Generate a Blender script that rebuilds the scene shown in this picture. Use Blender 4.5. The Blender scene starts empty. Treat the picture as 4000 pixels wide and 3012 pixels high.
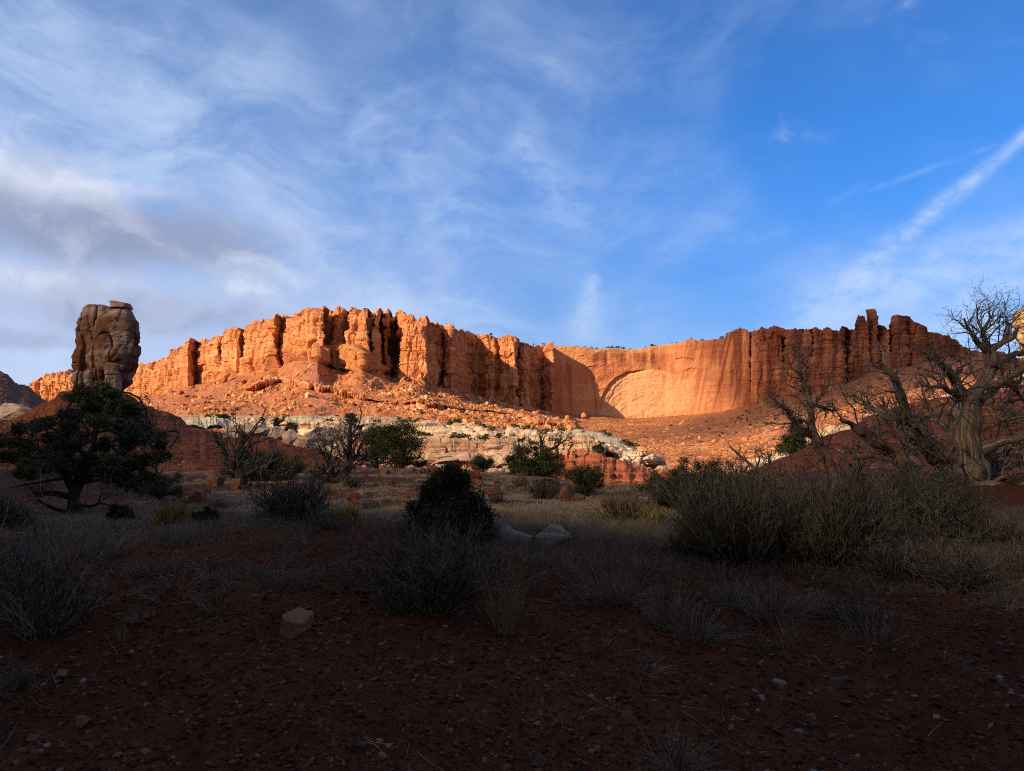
import bpy, bmesh, math
import numpy as np
from mathutils import Vector

RNG = np.random.default_rng(7)
SC = bpy.context.scene
COL = SC.collection

# ------------------------------------------------------------------ camera frame helpers
FP = 2753.0                      # focal length in pixels of the 4000 px wide photograph
EYE = 1.65
TH = math.atan((1772 - 1506) / FP)
CT, ST = math.cos(TH), math.sin(TH)


def ray(px, py):
    a = (np.asarray(px, float) - 2000) / FP
    b = (1506 - np.asarray(py, float)) / FP
    fy = CT - b * ST
    return a / fy, (ST + b * CT) / fy


def at(px, py, Y):
    rx, rz = ray(px, py)
    Y = np.asarray(Y, float)
    return np.stack(np.broadcast_arrays(rx * Y, Y, EYE + rz * Y), -1)


# ------------------------------------------------------------------ noise
def _h(ix, iy, iz, seed):
    h = (ix.astype(np.uint32) * np.uint32(374761393) + iy.astype(np.uint32) * np.uint32(668265263)
         + iz.astype(np.uint32) * np.uint32(2246822519) + np.uint32((seed * 3266489917) & 0xffffffff))
    h = (h ^ (h >> np.uint32(13))) * np.uint32(1274126177)
    h = (h ^ (h >> np.uint32(16))) * np.uint32(2654435761)
    h ^= h >> np.uint32(15)
    return (h & np.uint32(0xffffff)).astype(np.float32) / np.float32(0xffffff)


def vn(P, seed=0):
    P = np.asarray(P, np.float32)
    I = np.floor(P)
    f = P - I
    I = I.astype(np.int64)
    u = f * f * f * (f * (f * 6 - 15) + 10)
    r = 0
    for dx in (0, 1):
        wx = u[..., 0] if dx else 1 - u[..., 0]
        for dy in (0, 1):
            wy = u[..., 1] if dy else 1 - u[..., 1]
            for dz in (0, 1):
                wz = u[..., 2] if dz else 1 - u[..., 2]
                r = r + wx * wy * wz * _h(I[..., 0] + dx, I[..., 1] + dy, I[..., 2] + dz, seed)
    return r * 2 - 1


def fbm(P, octv=4, seed=0, gain=0.5, lac=2.03):
    P = np.asarray(P, np.float32)
    s, a, n = 0, 1.0, 0.0
    for o in range(octv):
        s = s + a * vn(P + 17.3 * o, seed + o)
        n += a
        a *= gain
        P = P * lac
    return s / n


def ridge(P, octv=3, seed=0):
    s, a, n = 0, 1.0, 0.0
    P = np.asarray(P, np.float32)
    for o in range(octv):
        s = s + a * (1 - 2 * np.abs(vn(P + 9.1 * o, seed + o)))
        n += a
        a *= 0.5
        P = P * 2.1
    return s / n


def sst(a, b, x):
    t = np.clip((np.asarray(x, float) - a) / (b - a), 0, 1)
    return t * t * (3 - 2 * t)


# ------------------------------------------------------------------ materials
def nodes_of(name):
    m = bpy.data.materials.new(name)
    m.use_nodes = True
    nt = m.node_tree
    bs = nt.nodes['Principled BSDF']
    bs.inputs['Specular IOR Level'].default_value = 0.15
    return m, nt, bs


def N(nt, t, **kw):
    n = nt.nodes.new(t)
    for k, v in kw.items():
        setattr(n, k, v)
    return n


def mathn(nt, op, a, b=None, clamp=False):
    n = N(nt, 'ShaderNodeMath', operation=op)
    n.use_clamp = clamp
    for i, v in enumerate((a, b)):
        if v is None:
            continue
        if isinstance(v, (int, float)):
            n.inputs[i].default_value = v
        else:
            nt.links.new(v, n.inputs[i])
    return n.outputs[0]


def noise_tex(nt, vec, scale, detail=5, rough=0.6, dist=0.0):
    n = N(nt, 'ShaderNodeTexNoise')
    n.inputs['Scale'].default_value = scale
    n.inputs['Detail'].default_value = detail
    n.inputs['Roughness'].default_value = rough
    n.inputs['Distortion'].default_value = dist
    nt.links.new(vec, n.inputs['Vector'])
    return n.outputs['Fac']


def mapping(nt, vec, scale=(1, 1, 1), rot=(0, 0, 0), loc=(0, 0, 0)):
    n = N(nt, 'ShaderNodeMapping')
    n.inputs['Scale'].default_value = scale
    n.inputs['Rotation'].default_value = rot
    n.inputs['Location'].default_value = loc
    nt.links.new(vec, n.inputs['Vector'])
    return n.outputs[0]


def rampn(nt, fac, stops, interp='LINEAR'):
    n = N(nt, 'ShaderNodeValToRGB')
    cr = n.color_ramp
    cr.interpolation = interp
    while len(cr.elements) < len(stops):
        cr.elements.new(0.5)
    for e, (p, c) in zip(cr.elements, stops):
        e.position = p
        e.color = (*c, 1) if len(c) == 3 else c
    nt.links.new(fac, n.inputs[0])
    return n.outputs[0]


def mixc(nt, fac, a, b, mode='MIX'):
    n = N(nt, 'ShaderNodeMix', data_type='RGBA', blend_type=mode)
    for s, v in ((n.inputs['Factor'], fac), (n.inputs['A'], a), (n.inputs['B'], b)):
        if isinstance(v, (int, float)):
            s.default_value = v
        elif isinstance(v, tuple):
            s.default_value = (*v, 1)
        else:
            nt.links.new(v, s)
    return n.outputs['Result']


def bump(nt, bs, h, strength=0.5, dist=0.1):
    b = N(nt, 'ShaderNodeBump')
    b.inputs['Strength'].default_value = strength
    b.inputs['Distance'].default_value = dist
    nt.links.new(h, b.inputs['Height'])
    nt.links.new(b.outputs[0], bs.inputs['Normal'])


def attr(nt, name):
    a = N(nt, 'ShaderNodeAttribute')
    a.attribute_name = name
    return a


def mat_rock(name, stops, sc=1.0, band=(), band_amt=0.4, band_scale=0.3, streak=None, streak_amt=0.5,
             streak_sc=(0.25, 0.25, 0.012), bump_s=0.6, bump_d=1.0, mask=None, mask2=None, rough=0.95, bias=0.0):
    """rock: noise driven base colour, optional bedding bands in height, varnish streaks and a painted-in zone of other rock"""
    m, nt, bs = nodes_of(name)
    tc = N(nt, 'ShaderNodeTexCoord').outputs['Object']
    n1 = noise_tex(nt, tc, 0.05 * sc, 7, 0.62, 0.4)
    n2 = noise_tex(nt, tc, 0.6 * sc, 6, 0.65)
    f = mathn(nt, 'ADD', mathn(nt, 'MULTIPLY', n1, 0.6), mathn(nt, 'MULTIPLY', n2, 0.4))
    f = mathn(nt, 'ADD', mathn(nt, 'MULTIPLY', mathn(nt, 'SUBTRACT', f, 0.5), 2.6), 0.5 + bias, True)
    col = rampn(nt, f, stops)
    if band:
        w = mapping(nt, tc, (0.006, 0.006, band_scale))
        bn = noise_tex(nt, w, 1.0, 5, 0.7, 0.2)
        bn = mathn(nt, 'ADD', mathn(nt, 'MULTIPLY', mathn(nt, 'SUBTRACT', bn, 0.5), 3.2), 0.5, True)
        col = mixc(nt, band_amt, col, rampn(nt, bn, band))
    if streak:
        w = mapping(nt, tc, streak_sc)
        sn = noise_tex(nt, w, 1.0, 6, 0.7, 0.3)
        sf = mathn(nt, 'MULTIPLY', mathn(nt, 'SUBTRACT', sn, 0.5), 6.0, True)
        col = mixc(nt, mathn(nt, 'MULTIPLY', sf, streak_amt), col, streak)
    for mk in (mask, mask2):
        if mk:
            an = attr(nt, mk[0]).outputs['Fac']
            amt = mathn(nt, 'ADD', an, mathn(nt, 'MULTIPLY', mathn(nt, 'SUBTRACT', n2, 0.5), mk[2]), True)
            amt = mathn(nt, 'MULTIPLY', amt, mathn(nt, 'GREATER_THAN', an, 0.01))
            c2 = mixc(nt, n1, mk[1], tuple(c * 0.75 for c in mk[1]))
            col = mixc(nt, amt, col, c2)
    nt.links.new(col, bs.inputs['Base Color'])
    bs.inputs['Roughness'].default_value = rough
    hb = mathn(nt, 'ADD', noise_tex(nt, tc, 0.9 * sc, 8, 0.7), mathn(nt, 'MULTIPLY', noise_tex(nt, mapping(nt, tc, (1, 1, 5)), 0.5 * sc, 4, 0.6), 0.5))
    bump(nt, bs, hb, bump_s, 0.24 / sc)
    return m


def mat_tint(name, c0, c1, rough=0.9, trans=0.0):
    """colour varied piece by piece through the mesh attribute 'tint'"""
    m, nt, bs = nodes_of(name)
    f = attr(nt, 'tint').outputs['Fac']
    col = rampn(nt, f, [(0, c0), (1, c1)] if len(c1) == 3 and not isinstance(c1[0], tuple) else c0)
    nt.links.new(col, bs.inputs['Base Color'])
    bs.inputs['Roughness'].default_value = rough
    return m


def mat_ramp_tint(name, stops, rough=0.95, sc=40.0):
    m, nt, bs = nodes_of(name)
    f = attr(nt, 'tint').outputs['Fac']
    tc = N(nt, 'ShaderNodeTexCoord').outputs['Object']
    n = noise_tex(nt, tc, sc, 4, 0.6)
    col = rampn(nt, f, stops)
    col = mixc(nt, 1.0, col, rampn(nt, n, [(0.3, (0.6, 0.6, 0.6)), (0.7, (1.25, 1.25, 1.25))]), 'MULTIPLY')
    nt.links.new(col, bs.inputs['Base Color'])
    bs.inputs['Roughness'].default_value = rough
    return m


def mat_wood(name, dark, mid, light, orange, scale=1.0):
    """weathered wood with long grain: attribute 'grain' holds (around, along, random)"""
    m, nt, bs = nodes_of(name)
    g = attr(nt, 'grain').outputs['Vector']
    w = mapping(nt, g, (26 * scale, 1.1 * scale, 3))
    n1 = noise_tex(nt, w, 1.0, 5, 0.65, 0.5)
    n2 = noise_tex(nt, mapping(nt, g, (5 * scale, 0.5 * scale, 3)), 1.0, 4, 0.6, 0.3)
    col = rampn(nt, n1, [(0.28, dark), (0.5, mid), (0.72, light)])
    of = mathn(nt, 'MULTIPLY', mathn(nt, 'SUBTRACT', n2, 0.5), 5.0, True)
    col = mixc(nt, mathn(nt, 'MULTIPLY', of, 0.75), col, orange)
    nt.links.new(col, bs.inputs['Base Color'])
    bs.inputs['Roughness'].default_value = 0.9
    bump(nt, bs, n1, 0.9, 0.02)
    return m


# ------------------------------------------------------------------ mesh helpers
def mesh_np(name, V, F, mat=None, smooth=False, parent=None, attrs=None, loc=None):
    """V (n,3); F (m,3) or (m,4) index array, or list of such arrays"""
    V = np.ascontiguousarray(V, np.float32)
    Fs = [f for f in (F if isinstance(F, list) else [F]) if len(f)]
    me = bpy.data.meshes.new(name)
    nl = sum(f.size for f in Fs)
    nf = sum(len(f) for f in Fs)
    me.vertices.add(len(V))
    me.vertices.foreach_set('co', V.ravel())
    me.loops.add(nl)
    me.loops.foreach_set('vertex_index', np.concatenate([f.ravel() for f in Fs]).astype(np.int32))
    me.polygons.add(nf)
    tot = np.concatenate([np.full(len(f), f.shape[1], np.int32) for f in Fs])
    st = np.concatenate([[0], np.cumsum(tot)[:-1]]).astype(np.int32)
    me.polygons.foreach_set('loop_start', st)
    me.polygons.foreach_set('use_smooth', np.full(nf, smooth, bool))
    for k, v in (attrs or {}).items():
        v = np.asarray(v, np.float32)
        if v.ndim == 1:
            me.attributes.new(k, 'FLOAT', 'POINT').data.foreach_set('value', v)
        else:
            me.attributes.new(k, 'FLOAT_VECTOR', 'POINT').data.foreach_set('vector', v.ravel())
    me.update(calc_edges=True)
    if mat:
        me.materials.append(mat)
    o = bpy.data.objects.new(name, me)
    COL.objects.link(o)
    if parent:
        o.parent = parent
    if loc is not None:
        o.location = loc
    return o


def tag(o, label, cat=None, group=None, kind=None):
    o['label'] = label
    if cat:
        o['category'] = cat
    if group:
        o['group'] = group
    if kind:
        o['kind'] = kind
    return o


def empty(name, loc, label, cat, group=None, rz=0):
    o = bpy.data.objects.new(name, None)
    o.empty_display_size = 0.2
    COL.objects.link(o)
    o.location = loc
    o.rotation_euler = (0, 0, rz)
    return tag(o, label, cat, group)


def dup(o, loc, rz, label, scale=None, group=None):
    c = o.copy()
    COL.objects.link(c)
    c.location = loc
    c.rotation_euler = (0, 0, rz)
    if scale is not None:
        c.scale = scale if hasattr(scale, '__len__') else (scale,) * 3
    c['label'] = label
    if group:
        c['group'] = group
    for ch in o.children:
        d = ch.copy()
        COL.objects.link(d)
        d.parent = c
    return c


def grid_faces(nv, nx, wrap=False):
    i = np.arange(nv - 1)[:, None]
    j = np.arange(nx if wrap else nx - 1)[None, :]
    a = i * nx + j
    b = i * nx + (j + 1) % nx
    return np.stack([a, b, b + nx, a + nx], -1).reshape(-1, 4)


def tri(n, k):
    return None


def tubes(P, R, sides=4, grain=False, flute=0.0, fl_sc=1.0):
    """batch of tubes. P (N,K,3), R (N,K) -> V, F, attrs"""
    P = np.asarray(P, float)
    R = np.asarray(R, float)
    n, K = P.shape[:2]
    T = np.gradient(P, axis=1)
    T /= np.linalg.norm(T, axis=2, keepdims=True) + 1e-9
    m = T.mean(1)
    ref = np.where((np.abs(m[:, 2:3]) > 0.8) * np.ones((1, 3), bool), np.array([[1.0, 0.05, 0]]), np.array([[0, 0.05, 1.0]]))
    A = np.cross(T, ref[:, None, :])
    A /= np.linalg.norm(A, axis=2, keepdims=True) + 1e-9
    B = np.cross(T, A)
    ang = np.arange(sides) / sides * 2 * np.pi
    RM = np.ones((n, K, sides))
    if flute:
        L = np.concatenate([np.zeros((n, 1)), np.cumsum(np.linalg.norm(np.diff(P, axis=1), axis=2), 1)], 1)
        q = np.stack(np.broadcast_arrays(1.6 * np.cos(ang)[None, None] + 7 * np.arange(n)[:, None, None], 1.6 * np.sin(ang)[None, None], fl_sc * L[:, :, None]), -1)
        RM = 1 + flute * fbm(q, 3, 71)
    V = (P[:, :, None, :] + (R[:, :, None] * RM)[..., None] * (np.cos(ang)[None, None, :, None] * A[:, :, None, :] + np.sin(ang)[None, None, :, None] * B[:, :, None, :]))
    g = grid_faces(K, sides, True)
    F = (g[None] + (np.arange(n) * K * sides)[:, None, None]).reshape(-1, 4)
    at_ = {}
    if grain:
        L = np.concatenate([np.zeros((n, 1)), np.cumsum(np.linalg.norm(np.diff(P, axis=1), axis=2), 1)], 1)
        rnd = RNG.random(n) * 50
        G = np.zeros((n, K, sides, 3))
        aa = np.abs(ang / np.pi - 1.0)            # mirrored so that the seam does not show
        G[..., 0] = aa[None, None, :] * (0.4 + R.mean(1)[:, None, None] * 3)
        G[..., 1] = L[:, :, None]
        G[..., 2] = rnd[:, None, None]
        at_['grain'] = G.reshape(-1, 3)
    return V.reshape(-1, 3), F, at_


class Bag:
    """collects tubes / faces for one mesh"""

    def __init__(self):
        self.V, self.F, self.A, self.n = [], [], {}, 0

    def add(self, V, F, A=None):
        for f in (F if isinstance(F, list) else [F]):
            self.F.append(np.asarray(f) + self.n)
        self.V.append(V)
        for k, v in (A or {}).items():
            self.A.setdefault(k, []).append(v)
        self.n += len(V)

    def build(self, name, mat, parent=None, smooth=True, loc=None):
        V = np.concatenate(self.V)
        if loc is not None:
            V = V - np.asarray(loc)
        q = [f for f in self.F if f.shape[1] == 4]
        t = [f for f in self.F if f.shape[1] == 3]
        F = ([np.concatenate(q)] if q else []) + ([np.concatenate(t)] if t else [])
        return mesh_np(name, V, F, mat, smooth, parent, {k: np.concatenate(v) for k, v in self.A.items()})


def resample(pts, k):
    """smooth polyline through pts (m,d) with k points (Catmull-Rom)"""
    pts = np.asarray(pts, float)
    m = len(pts)
    if m == 2:
        t = np.linspace(0, 1, k)[:, None]
        return pts[0] * (1 - t) + pts[1] * t
    E = np.vstack([2 * pts[0] - pts[1], pts, 2 * pts[-1] - pts[-2]])
    u = np.linspace(0, m - 1, k)
    i = np.minimum(u.astype(int), m - 2)
    t = (u - i)[:, None]
    p0, p1, p2, p3 = E[i], E[i + 1], E[i + 2], E[i + 3]
    return 0.5 * (2 * p1 + (p2 - p0) * t + (2 * p0 - 5 * p1 + 4 * p2 - p3) * t ** 2 + (3 * p1 - p0 - 3 * p2 + p3) * t ** 3)


def ico(sub):
    bm = bmesh.new()
    bmesh.ops.create_icosphere(bm, subdivisions=sub, radius=1)
    V = np.array([v.co[:] for v in bm.verts])
    F = np.array([[v.index for v in f.verts] for f in bm.faces])
    bm.free()
    return V, F


ICO = {s: ico(s) for s in (1, 2, 3, 4, 5)}


def rock_shape(rng, sub=3, planes=10, rough=0.06, lo=0.55, hi=0.95, round_=0.5):
    U, F = ICO[sub]
    n = rng.normal(size=(planes, 3))
    n /= np.linalg.norm(n, axis=1, keepdims=True)
    off = rng.uniform(lo, hi, planes)
    d = U @ n.T
    r = np.where(d > 0.05, off[None] / np.maximum(d, 0.05), 9).min(1)
    r = np.minimum(r, 1.0)
    r = r * (1 - round_ * 0.3) + round_ * 0.3 * 0.8
    V = U * r[:, None]
    sd = int(rng.integers(1e6))
    V = V * (1 + rough * fbm(V * 2.5 + 5, 4, sd))[:, None]
    return V, F


def rotm(rng, n, flat=False):
    a = rng.random(n) * 2 * np.pi
    if flat:
        tx, ty = rng.normal(0, 0.25, n), rng.normal(0, 0.25, n)
    else:
        tx, ty = rng.random(n) * 6.3, rng.random(n) * 6.3
    ca, sa = np.cos(a), np.sin(a)
    Z = np.zeros((n, 3, 3))
    Z[:, 0, 0], Z[:, 0, 1], Z[:, 1, 0], Z[:, 1, 1], Z[:, 2, 2] = ca, -sa, sa, ca, 1
    X = np.zeros((n, 3, 3))
    X[:, 0, 0], X[:, 1, 1], X[:, 1, 2], X[:, 2, 1], X[:, 2, 2] = 1, np.cos(tx), -np.sin(tx), np.sin(tx), np.cos(tx)
    Y = np.zeros((n, 3, 3))
    Y[:, 1, 1], Y[:, 0, 0], Y[:, 0, 2], Y[:, 2, 0], Y[:, 2, 2] = 1, np.cos(ty), np.sin(ty), -np.sin(ty), np.cos(ty)
    return Z @ X @ Y


def rubble(name, pos, size, mat, rng, sub=1, flat=False, squash=(0.5, 0.9), nvar=14, planes=8, tint=None):
    """many stones in one mesh"""
    n = len(pos)
    Vs = [rock_shape(rng, sub, planes + 8, 0.05, 0.42, 0.78, 0.0) for _ in range(nvar)]
    R = rotm(rng, n, flat)
    var = rng.integers(nvar, size=n)
    sc = np.stack([size * rng.uniform(0.8, 1.3, n), size * rng.uniform(0.6, 1.0, n), size * rng.uniform(*squash, n)], 1)
    tint = rng.random(n) if tint is None else tint
    bag = Bag()
    for v in range(nvar):
        ix = np.where(var == v)[0]
        if not len(ix):
            continue
        V0, F0 = Vs[v]
        W = np.einsum('nij,nvj->nvi', R[ix], V0[None] * sc[ix][:, None, :]) + pos[ix][:, None, :]
        F = (F0[None] + (np.arange(len(ix)) * len(V0))[:, None, None]).reshape(-1, 3)
        bag.add(W.reshape(-1, 3), F, {'tint': np.repeat(tint[ix], len(V0))})
    return bag.build(name, mat, None, False)


def interp_row(row, xs):
    r = np.array(row, float)
    return np.interp(xs, r[:, 0], r[:, 1]), np.interp(xs, r[:, 0], r[:, 2])


def loft(rows, xs, segs):
    """rows (top to bottom) of (px,py,Y) tables -> grid (nv,nx,3) and row parameter (nv,)"""
    L = []
    for r in rows:
        if callable(r):
            L.append(r(xs))
        else:
            py, Y = interp_row(r, xs)
            L.append(at(xs, py, Y))
    G, v = [], []
    for i, s in enumerate(segs):
        for k in range(s):
            t = k / s
            G.append(L[i] * (1 - t) + L[i + 1] * t)
            v.append(i + t)
    G.append(L[-1])
    v.append(len(segs))
    return np.array(G), np.array(v)


def gnormals(G):
    du = np.gradient(G, axis=1)
    dv = np.gradient(G, axis=0)
    n = np.cross(dv, du)
    n /= np.linalg.norm(n, axis=2, keepdims=True) + 1e-9
    s = np.sign((n * (np.array([0, 0, 30.0]) - G)).sum(2).mean())
    return n * s


def smooth_rows(G, k):
    for _ in range(k):
        H = G.copy()
        H[1:-1] = 0.25 * G[:-2] + 0.5 * G[1:-1] + 0.25 * G[2:]
        G = H
    return G


def put_grid(name, G, mat, smooth=False, attrs=None):
    nv, nx = G.shape[:2]
    o = mesh_np(name, G.reshape(-1, 3), grid_faces(nv, nx), mat, smooth, None,
                {k: np.asarray(v).reshape(-1) for k, v in (attrs or {}).items()})
    return o


def arclen(xs, Y):
    X = (xs - 2000) / FP * Y
    return np.concatenate([[0], np.cumsum(np.hypot(np.diff(X), np.diff(Y)))])



# ------------------------------------------------------------------ camera
cd = bpy.data.cameras.new('camera')
cam = bpy.data.objects.new('camera', cd)
COL.objects.link(cam)
cam.location = (0, 0, EYE)
cam.rotation_euler = (math.pi / 2 + TH, 0, 0)
cd.sensor_width = 36
cd.lens = 36 * FP / 4000
cd.clip_start = 0.05
cd.clip_end = 20000
SC.camera = cam

# ------------------------------------------------------------------ sun and sky
SUN_AZ, SUN_EL = math.radians(48), math.radians(23)        # azimuth counted from straight behind the camera towards its left
UX, UY = -math.sin(SUN_AZ), -math.cos(SUN_AZ)              # horizontal direction towards the sun
TE = math.tan(SUN_EL)
US = Vector((UX * math.cos(SUN_EL), UY * math.cos(SUN_EL), math.sin(SUN_EL)))
VXs, VYs = -UY, UX                                         # horizontal direction across the light
sl = bpy.data.lights.new('sun', 'SUN')
sl.energy = 5.0
sl.angle = math.radians(0.53)
sl.color = (1.0, 0.73, 0.43)
so = bpy.data.objects.new('sun', sl)
COL.objects.link(so)
so.rotation_euler = US.to_track_quat('Z', 'Y').to_euler()

W = bpy.data.worlds.new('World')
SC.world = W
W.use_nodes = True
nt = W.node_tree
bg = nt.nodes['Background']
sky = N(nt, 'ShaderNodeTexSky', sky_type='NISHITA')
sky.sun_disc = False
sky.sun_elevation = SUN_EL
sky.sun_rotation = math.atan2(UX, UY)
sky.altitude = 1600
sky.air_density = 1.0
sky.dust_density = 0.6
sky.ozone_density = 2.5
D = N(nt, 'ShaderNodeTexCoord').outputs['Generated']
sep = N(nt, 'ShaderNodeSeparateXYZ')
nt.links.new(D, sep.inputs[0])
dx, dy, dz = sep.outputs


def lin(*terms):
    r = None
    for s, k in terms:
        x = mathn(nt, 'MULTIPLY', s, k)
        r = x if r is None else mathn(nt, 'ADD', r, x)
    return r


def mr(v, a, b, c=0.0, d=1.0):
    n = N(nt, 'ShaderNodeMapRange', interpolation_type='SMOOTHSTEP')
    nt.links.new(v, n.inputs['Value'])
    for k, x in zip(('From Min', 'From Max', 'To Min', 'To Max'), (a, b, c, d)):
        n.inputs[k].default_value = x
    return n.outputs[0]


def mul(*a):
    r = a[0]
    for x in a[1:]:
        r = mathn(nt, 'MULTIPLY', r, x)
    return r


# bearing and height of a view direction: h = x/y (0 ahead, left negative), e = z / hypot(x, y)
hor = mathn(nt, 'SQRT', mathn(nt, 'ADD', mul(dx, dx), mul(dy, dy)))
az = mathn(nt, 'ARCTAN2', dx, dy)
el = mathn(nt, 'ARCTAN2', dz, hor)
# sheet of high cloud: where the view direction meets a flat layer
den = mathn(nt, 'ADD', mathn(nt, 'MAXIMUM', dz, 0.0), 0.32)
cv = N(nt, 'ShaderNodeCombineXYZ')
nt.links.new(mathn(nt, 'DIVIDE', dx, den), cv.inputs[0])
nt.links.new(mathn(nt, 'DIVIDE', dy, den), cv.inputs[1])
P = cv.outputs[0]
base = sky.outputs[0]
hs = N(nt, 'ShaderNodeHueSaturation')
hs.inputs['Saturation'].default_value = 1.15
nt.links.new(base, hs.inputs['Color'])
base = hs.outputs[0]
front = mr(dy, 0.05, 0.3)
base = mixc(nt, 1.0, base, mixc(nt, mr(el, 0.02, 0.42), (0.62, 0.66, 0.86), (0.58, 1.13, 1.62)), 'MULTIPLY')


def n2d(vec, detail, rough=0.6, dist=0.0):
    n = N(nt, 'ShaderNodeTexNoise', noise_dimensions='2D')
    n.inputs['Scale'].default_value = 1.0
    n.inputs['Detail'].default_value = detail
    n.inputs['Roughness'].default_value = rough
    n.inputs['Distortion'].default_value = dist
    nt.links.new(vec, n.inputs['Vector'])
    return n.outputs['Fac']


ae = N(nt, 'ShaderNodeCombineXYZ')
nt.links.new(az, ae.inputs[0])
nt.links.new(el, ae.inputs[1])
AE = ae.outputs[0]
WOB = n2d(mapping(nt, AE, (3.2, 4.2, 1)), 3, 0.55)
NZ = n2d(mapping(nt, AE, (15, 24, 1), (0, 0, math.radians(24))), 5, 0.68)
wc = N(nt, 'ShaderNodeCombineXYZ')
nt.links.new(mathn(nt, 'MULTIPLY', WOB, 0.17), wc.inputs[0])
nt.links.new(mathn(nt, 'MULTIPLY', WOB, -0.12), wc.inputs[1])
va = N(nt, 'ShaderNodeVectorMath', operation='ADD')
nt.links.new(AE, va.inputs[0])
nt.links.new(wc.outputs[0], va.inputs[1])
AW = va.outputs[0]
# broken high cloud: broad patches, finer torn structure, and fibres
c0 = n2d(mapping(nt, AW, (2.1, 3.4, 1), (0, 0, math.radians(-24)), (1.9, 0.3, 0)), 3, 0.5)
c1 = n2d(mapping(nt, AW, (4.2, 8.5, 1), (0, 0, math.radians(20)), (2.0, 1.2, 0)), 7, 0.64)
fine = n2d(mapping(nt, AW, (5.0, 30.0, 1), (0, 0, math.radians(33))), 4, 0.66)
leftv = mr(az, 0.45, -0.5)
veil = mathn(nt, 'ADD', mathn(nt, 'MULTIPLY', leftv, 0.42), mathn(nt, 'MULTIPLY', mr(el, 0.46, 0.03), 0.60))
wisps = mul(mr(c0, 0.32, 0.66), mathn(nt, 'ADD', mathn(nt, 'MULTIPLY', mr(c1, 0.32, 0.70), 0.75), 0.22), mathn(nt, 'ADD', mathn(nt, 'MULTIPLY', fine, 0.85), 0.50))
vamt = mathn(nt, 'ADD', mul(wisps, mathn(nt, 'ADD', mathn(nt, 'MULTIPLY', veil, 0.95), 0.17)), mathn(nt, 'ADD', mathn(nt, 'MULTIPLY', mul(veil, veil), 0.36), mathn(nt, 'MULTIPLY', leftv, 0.13)), True)
cloudw = (4.9, 6.15, 8.2)
col = mixc(nt, mathn(nt, 'MULTIPLY', vamt, 0.95), base, cloudw)


def skydir(px, py):
    rx, rz = ray(px, py)
    v = Vector((float(rx), 1.0, float(rz))).normalized()
    return v


def streak(p0, p1, w0, w1, amt, seed, col):
    """a straight streak between two directions of the sky (a contrail or a cirrus filament)"""
    a, b = skydir(*p0), skydir(*p1)
    n = a.cross(b).normalized()
    tdir = (b - a).normalized()
    L = (b - a).length
    dn = lin((dx, n.x), (dy, n.y), (dz, n.z))
    al = mathn(nt, 'DIVIDE', mathn(nt, 'SUBTRACT', lin((dx, tdir.x), (dy, tdir.y), (dz, tdir.z)), a.dot(tdir)), L)
    nz, wob = NZ, WOB
    dn = mathn(nt, 'ADD', dn, mathn(nt, 'MULTIPLY', mathn(nt, 'SUBTRACT', wob, 0.5), w0 * 1.6))
    w = mathn(nt, 'ADD', mathn(nt, 'MULTIPLY', mathn(nt, 'SUBTRACT', al, 0.0), w1 - w0), w0)
    q = mathn(nt, 'DIVIDE', dn, mathn(nt, 'MAXIMUM', w, 0.001))
    g = mathn(nt, 'POWER', 2.718, mathn(nt, 'MULTIPLY', mul(q, q), -1.0))
    ends = mul(mr(al, -0.08, 0.12), mr(al, 1.25, 0.8))
    f = mul(g, ends, mathn(nt, 'ADD', mathn(nt, 'MULTIPLY', mr(nz, 0.30, 0.72), 1.05), 0.18), front)
    return mixc(nt, mathn(nt, 'MULTIPLY', f, amt, True), col, cloudw)


col = streak((4100, 440), (3230, 1180), 0.0055, 0.015, 0.55, 1.0, col)
col = streak((3900, 560), (3350, 760), 0.003, 0.004, 0.13, 2.0, col)
col = streak((3390, 715), (3230, 800), 0.004, 0.005, 0.09, 3.0, col)
col = streak((4200, 930), (3100, 1260), 0.045, 0.05, 0.45, 4.0, col)
col = streak((2010, 520), (2370, 890), 0.040, 0.030, 0.30, 5.0, col)
col = streak((2830, 940), (3060, 900), 0.006, 0.012, 0.16, 6.0, col)
col = streak((2330, 1060), (2270, 1330), 0.008, 0.030, 0.40, 7.0, col)
col = streak((1530, 1110), (1600, 1240), 0.012, 0.018, 0.22, 9.0, col)
col = streak((900, 800), (1500, 1150), 0.05, 0.07, 0.30, 10.0, col)


def blob(cx, cy, rx_, ry_, soft=1.0):
    d = skydir(cx, cy)
    a0 = math.atan2(d.x, d.y)
    e0 = math.atan2(d.z, math.hypot(d.x, d.y))
    u = mathn(nt, 'DIVIDE', mathn(nt, 'SUBTRACT', az, a0), rx_ / FP)
    w = mathn(nt, 'DIVIDE', mathn(nt, 'SUBTRACT', el, e0), ry_ / FP)
    return mathn(nt, 'POWER', 2.718, mathn(nt, 'MULTIPLY', mathn(nt, 'ADD', mul(u, u), mul(w, w)), -soft))


CM = mapping(nt, AW, (8.0, 12.0, 1), (0, 0, math.radians(9)), (0.3, 0.15, 0))
k1 = n2d(CM, 8, 0.60)
k1b = n2d(mapping(nt, CM, (1, 1, 1), (0, 0, 0), (-0.10, 0.30, 0)), 5, 0.58)
# the side towards the sun is white, the underside lilac grey
lit = mr(mathn(nt, 'SUBTRACT', k1, k1b), -0.12, 0.16)
CW = (5.9, 6.4, 7.6)
CG = (2.45, 2.90, 4.35)


def cloud(col, m, c, lo, hi, amt=1.0):
    f = mr(mathn(nt, 'ADD', mathn(nt, 'MULTIPLY', m, 0.62), mathn(nt, 'MULTIPLY', k1, 0.75)), lo, hi)
    return mixc(nt, mul(f, front, amt), col, c)


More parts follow.
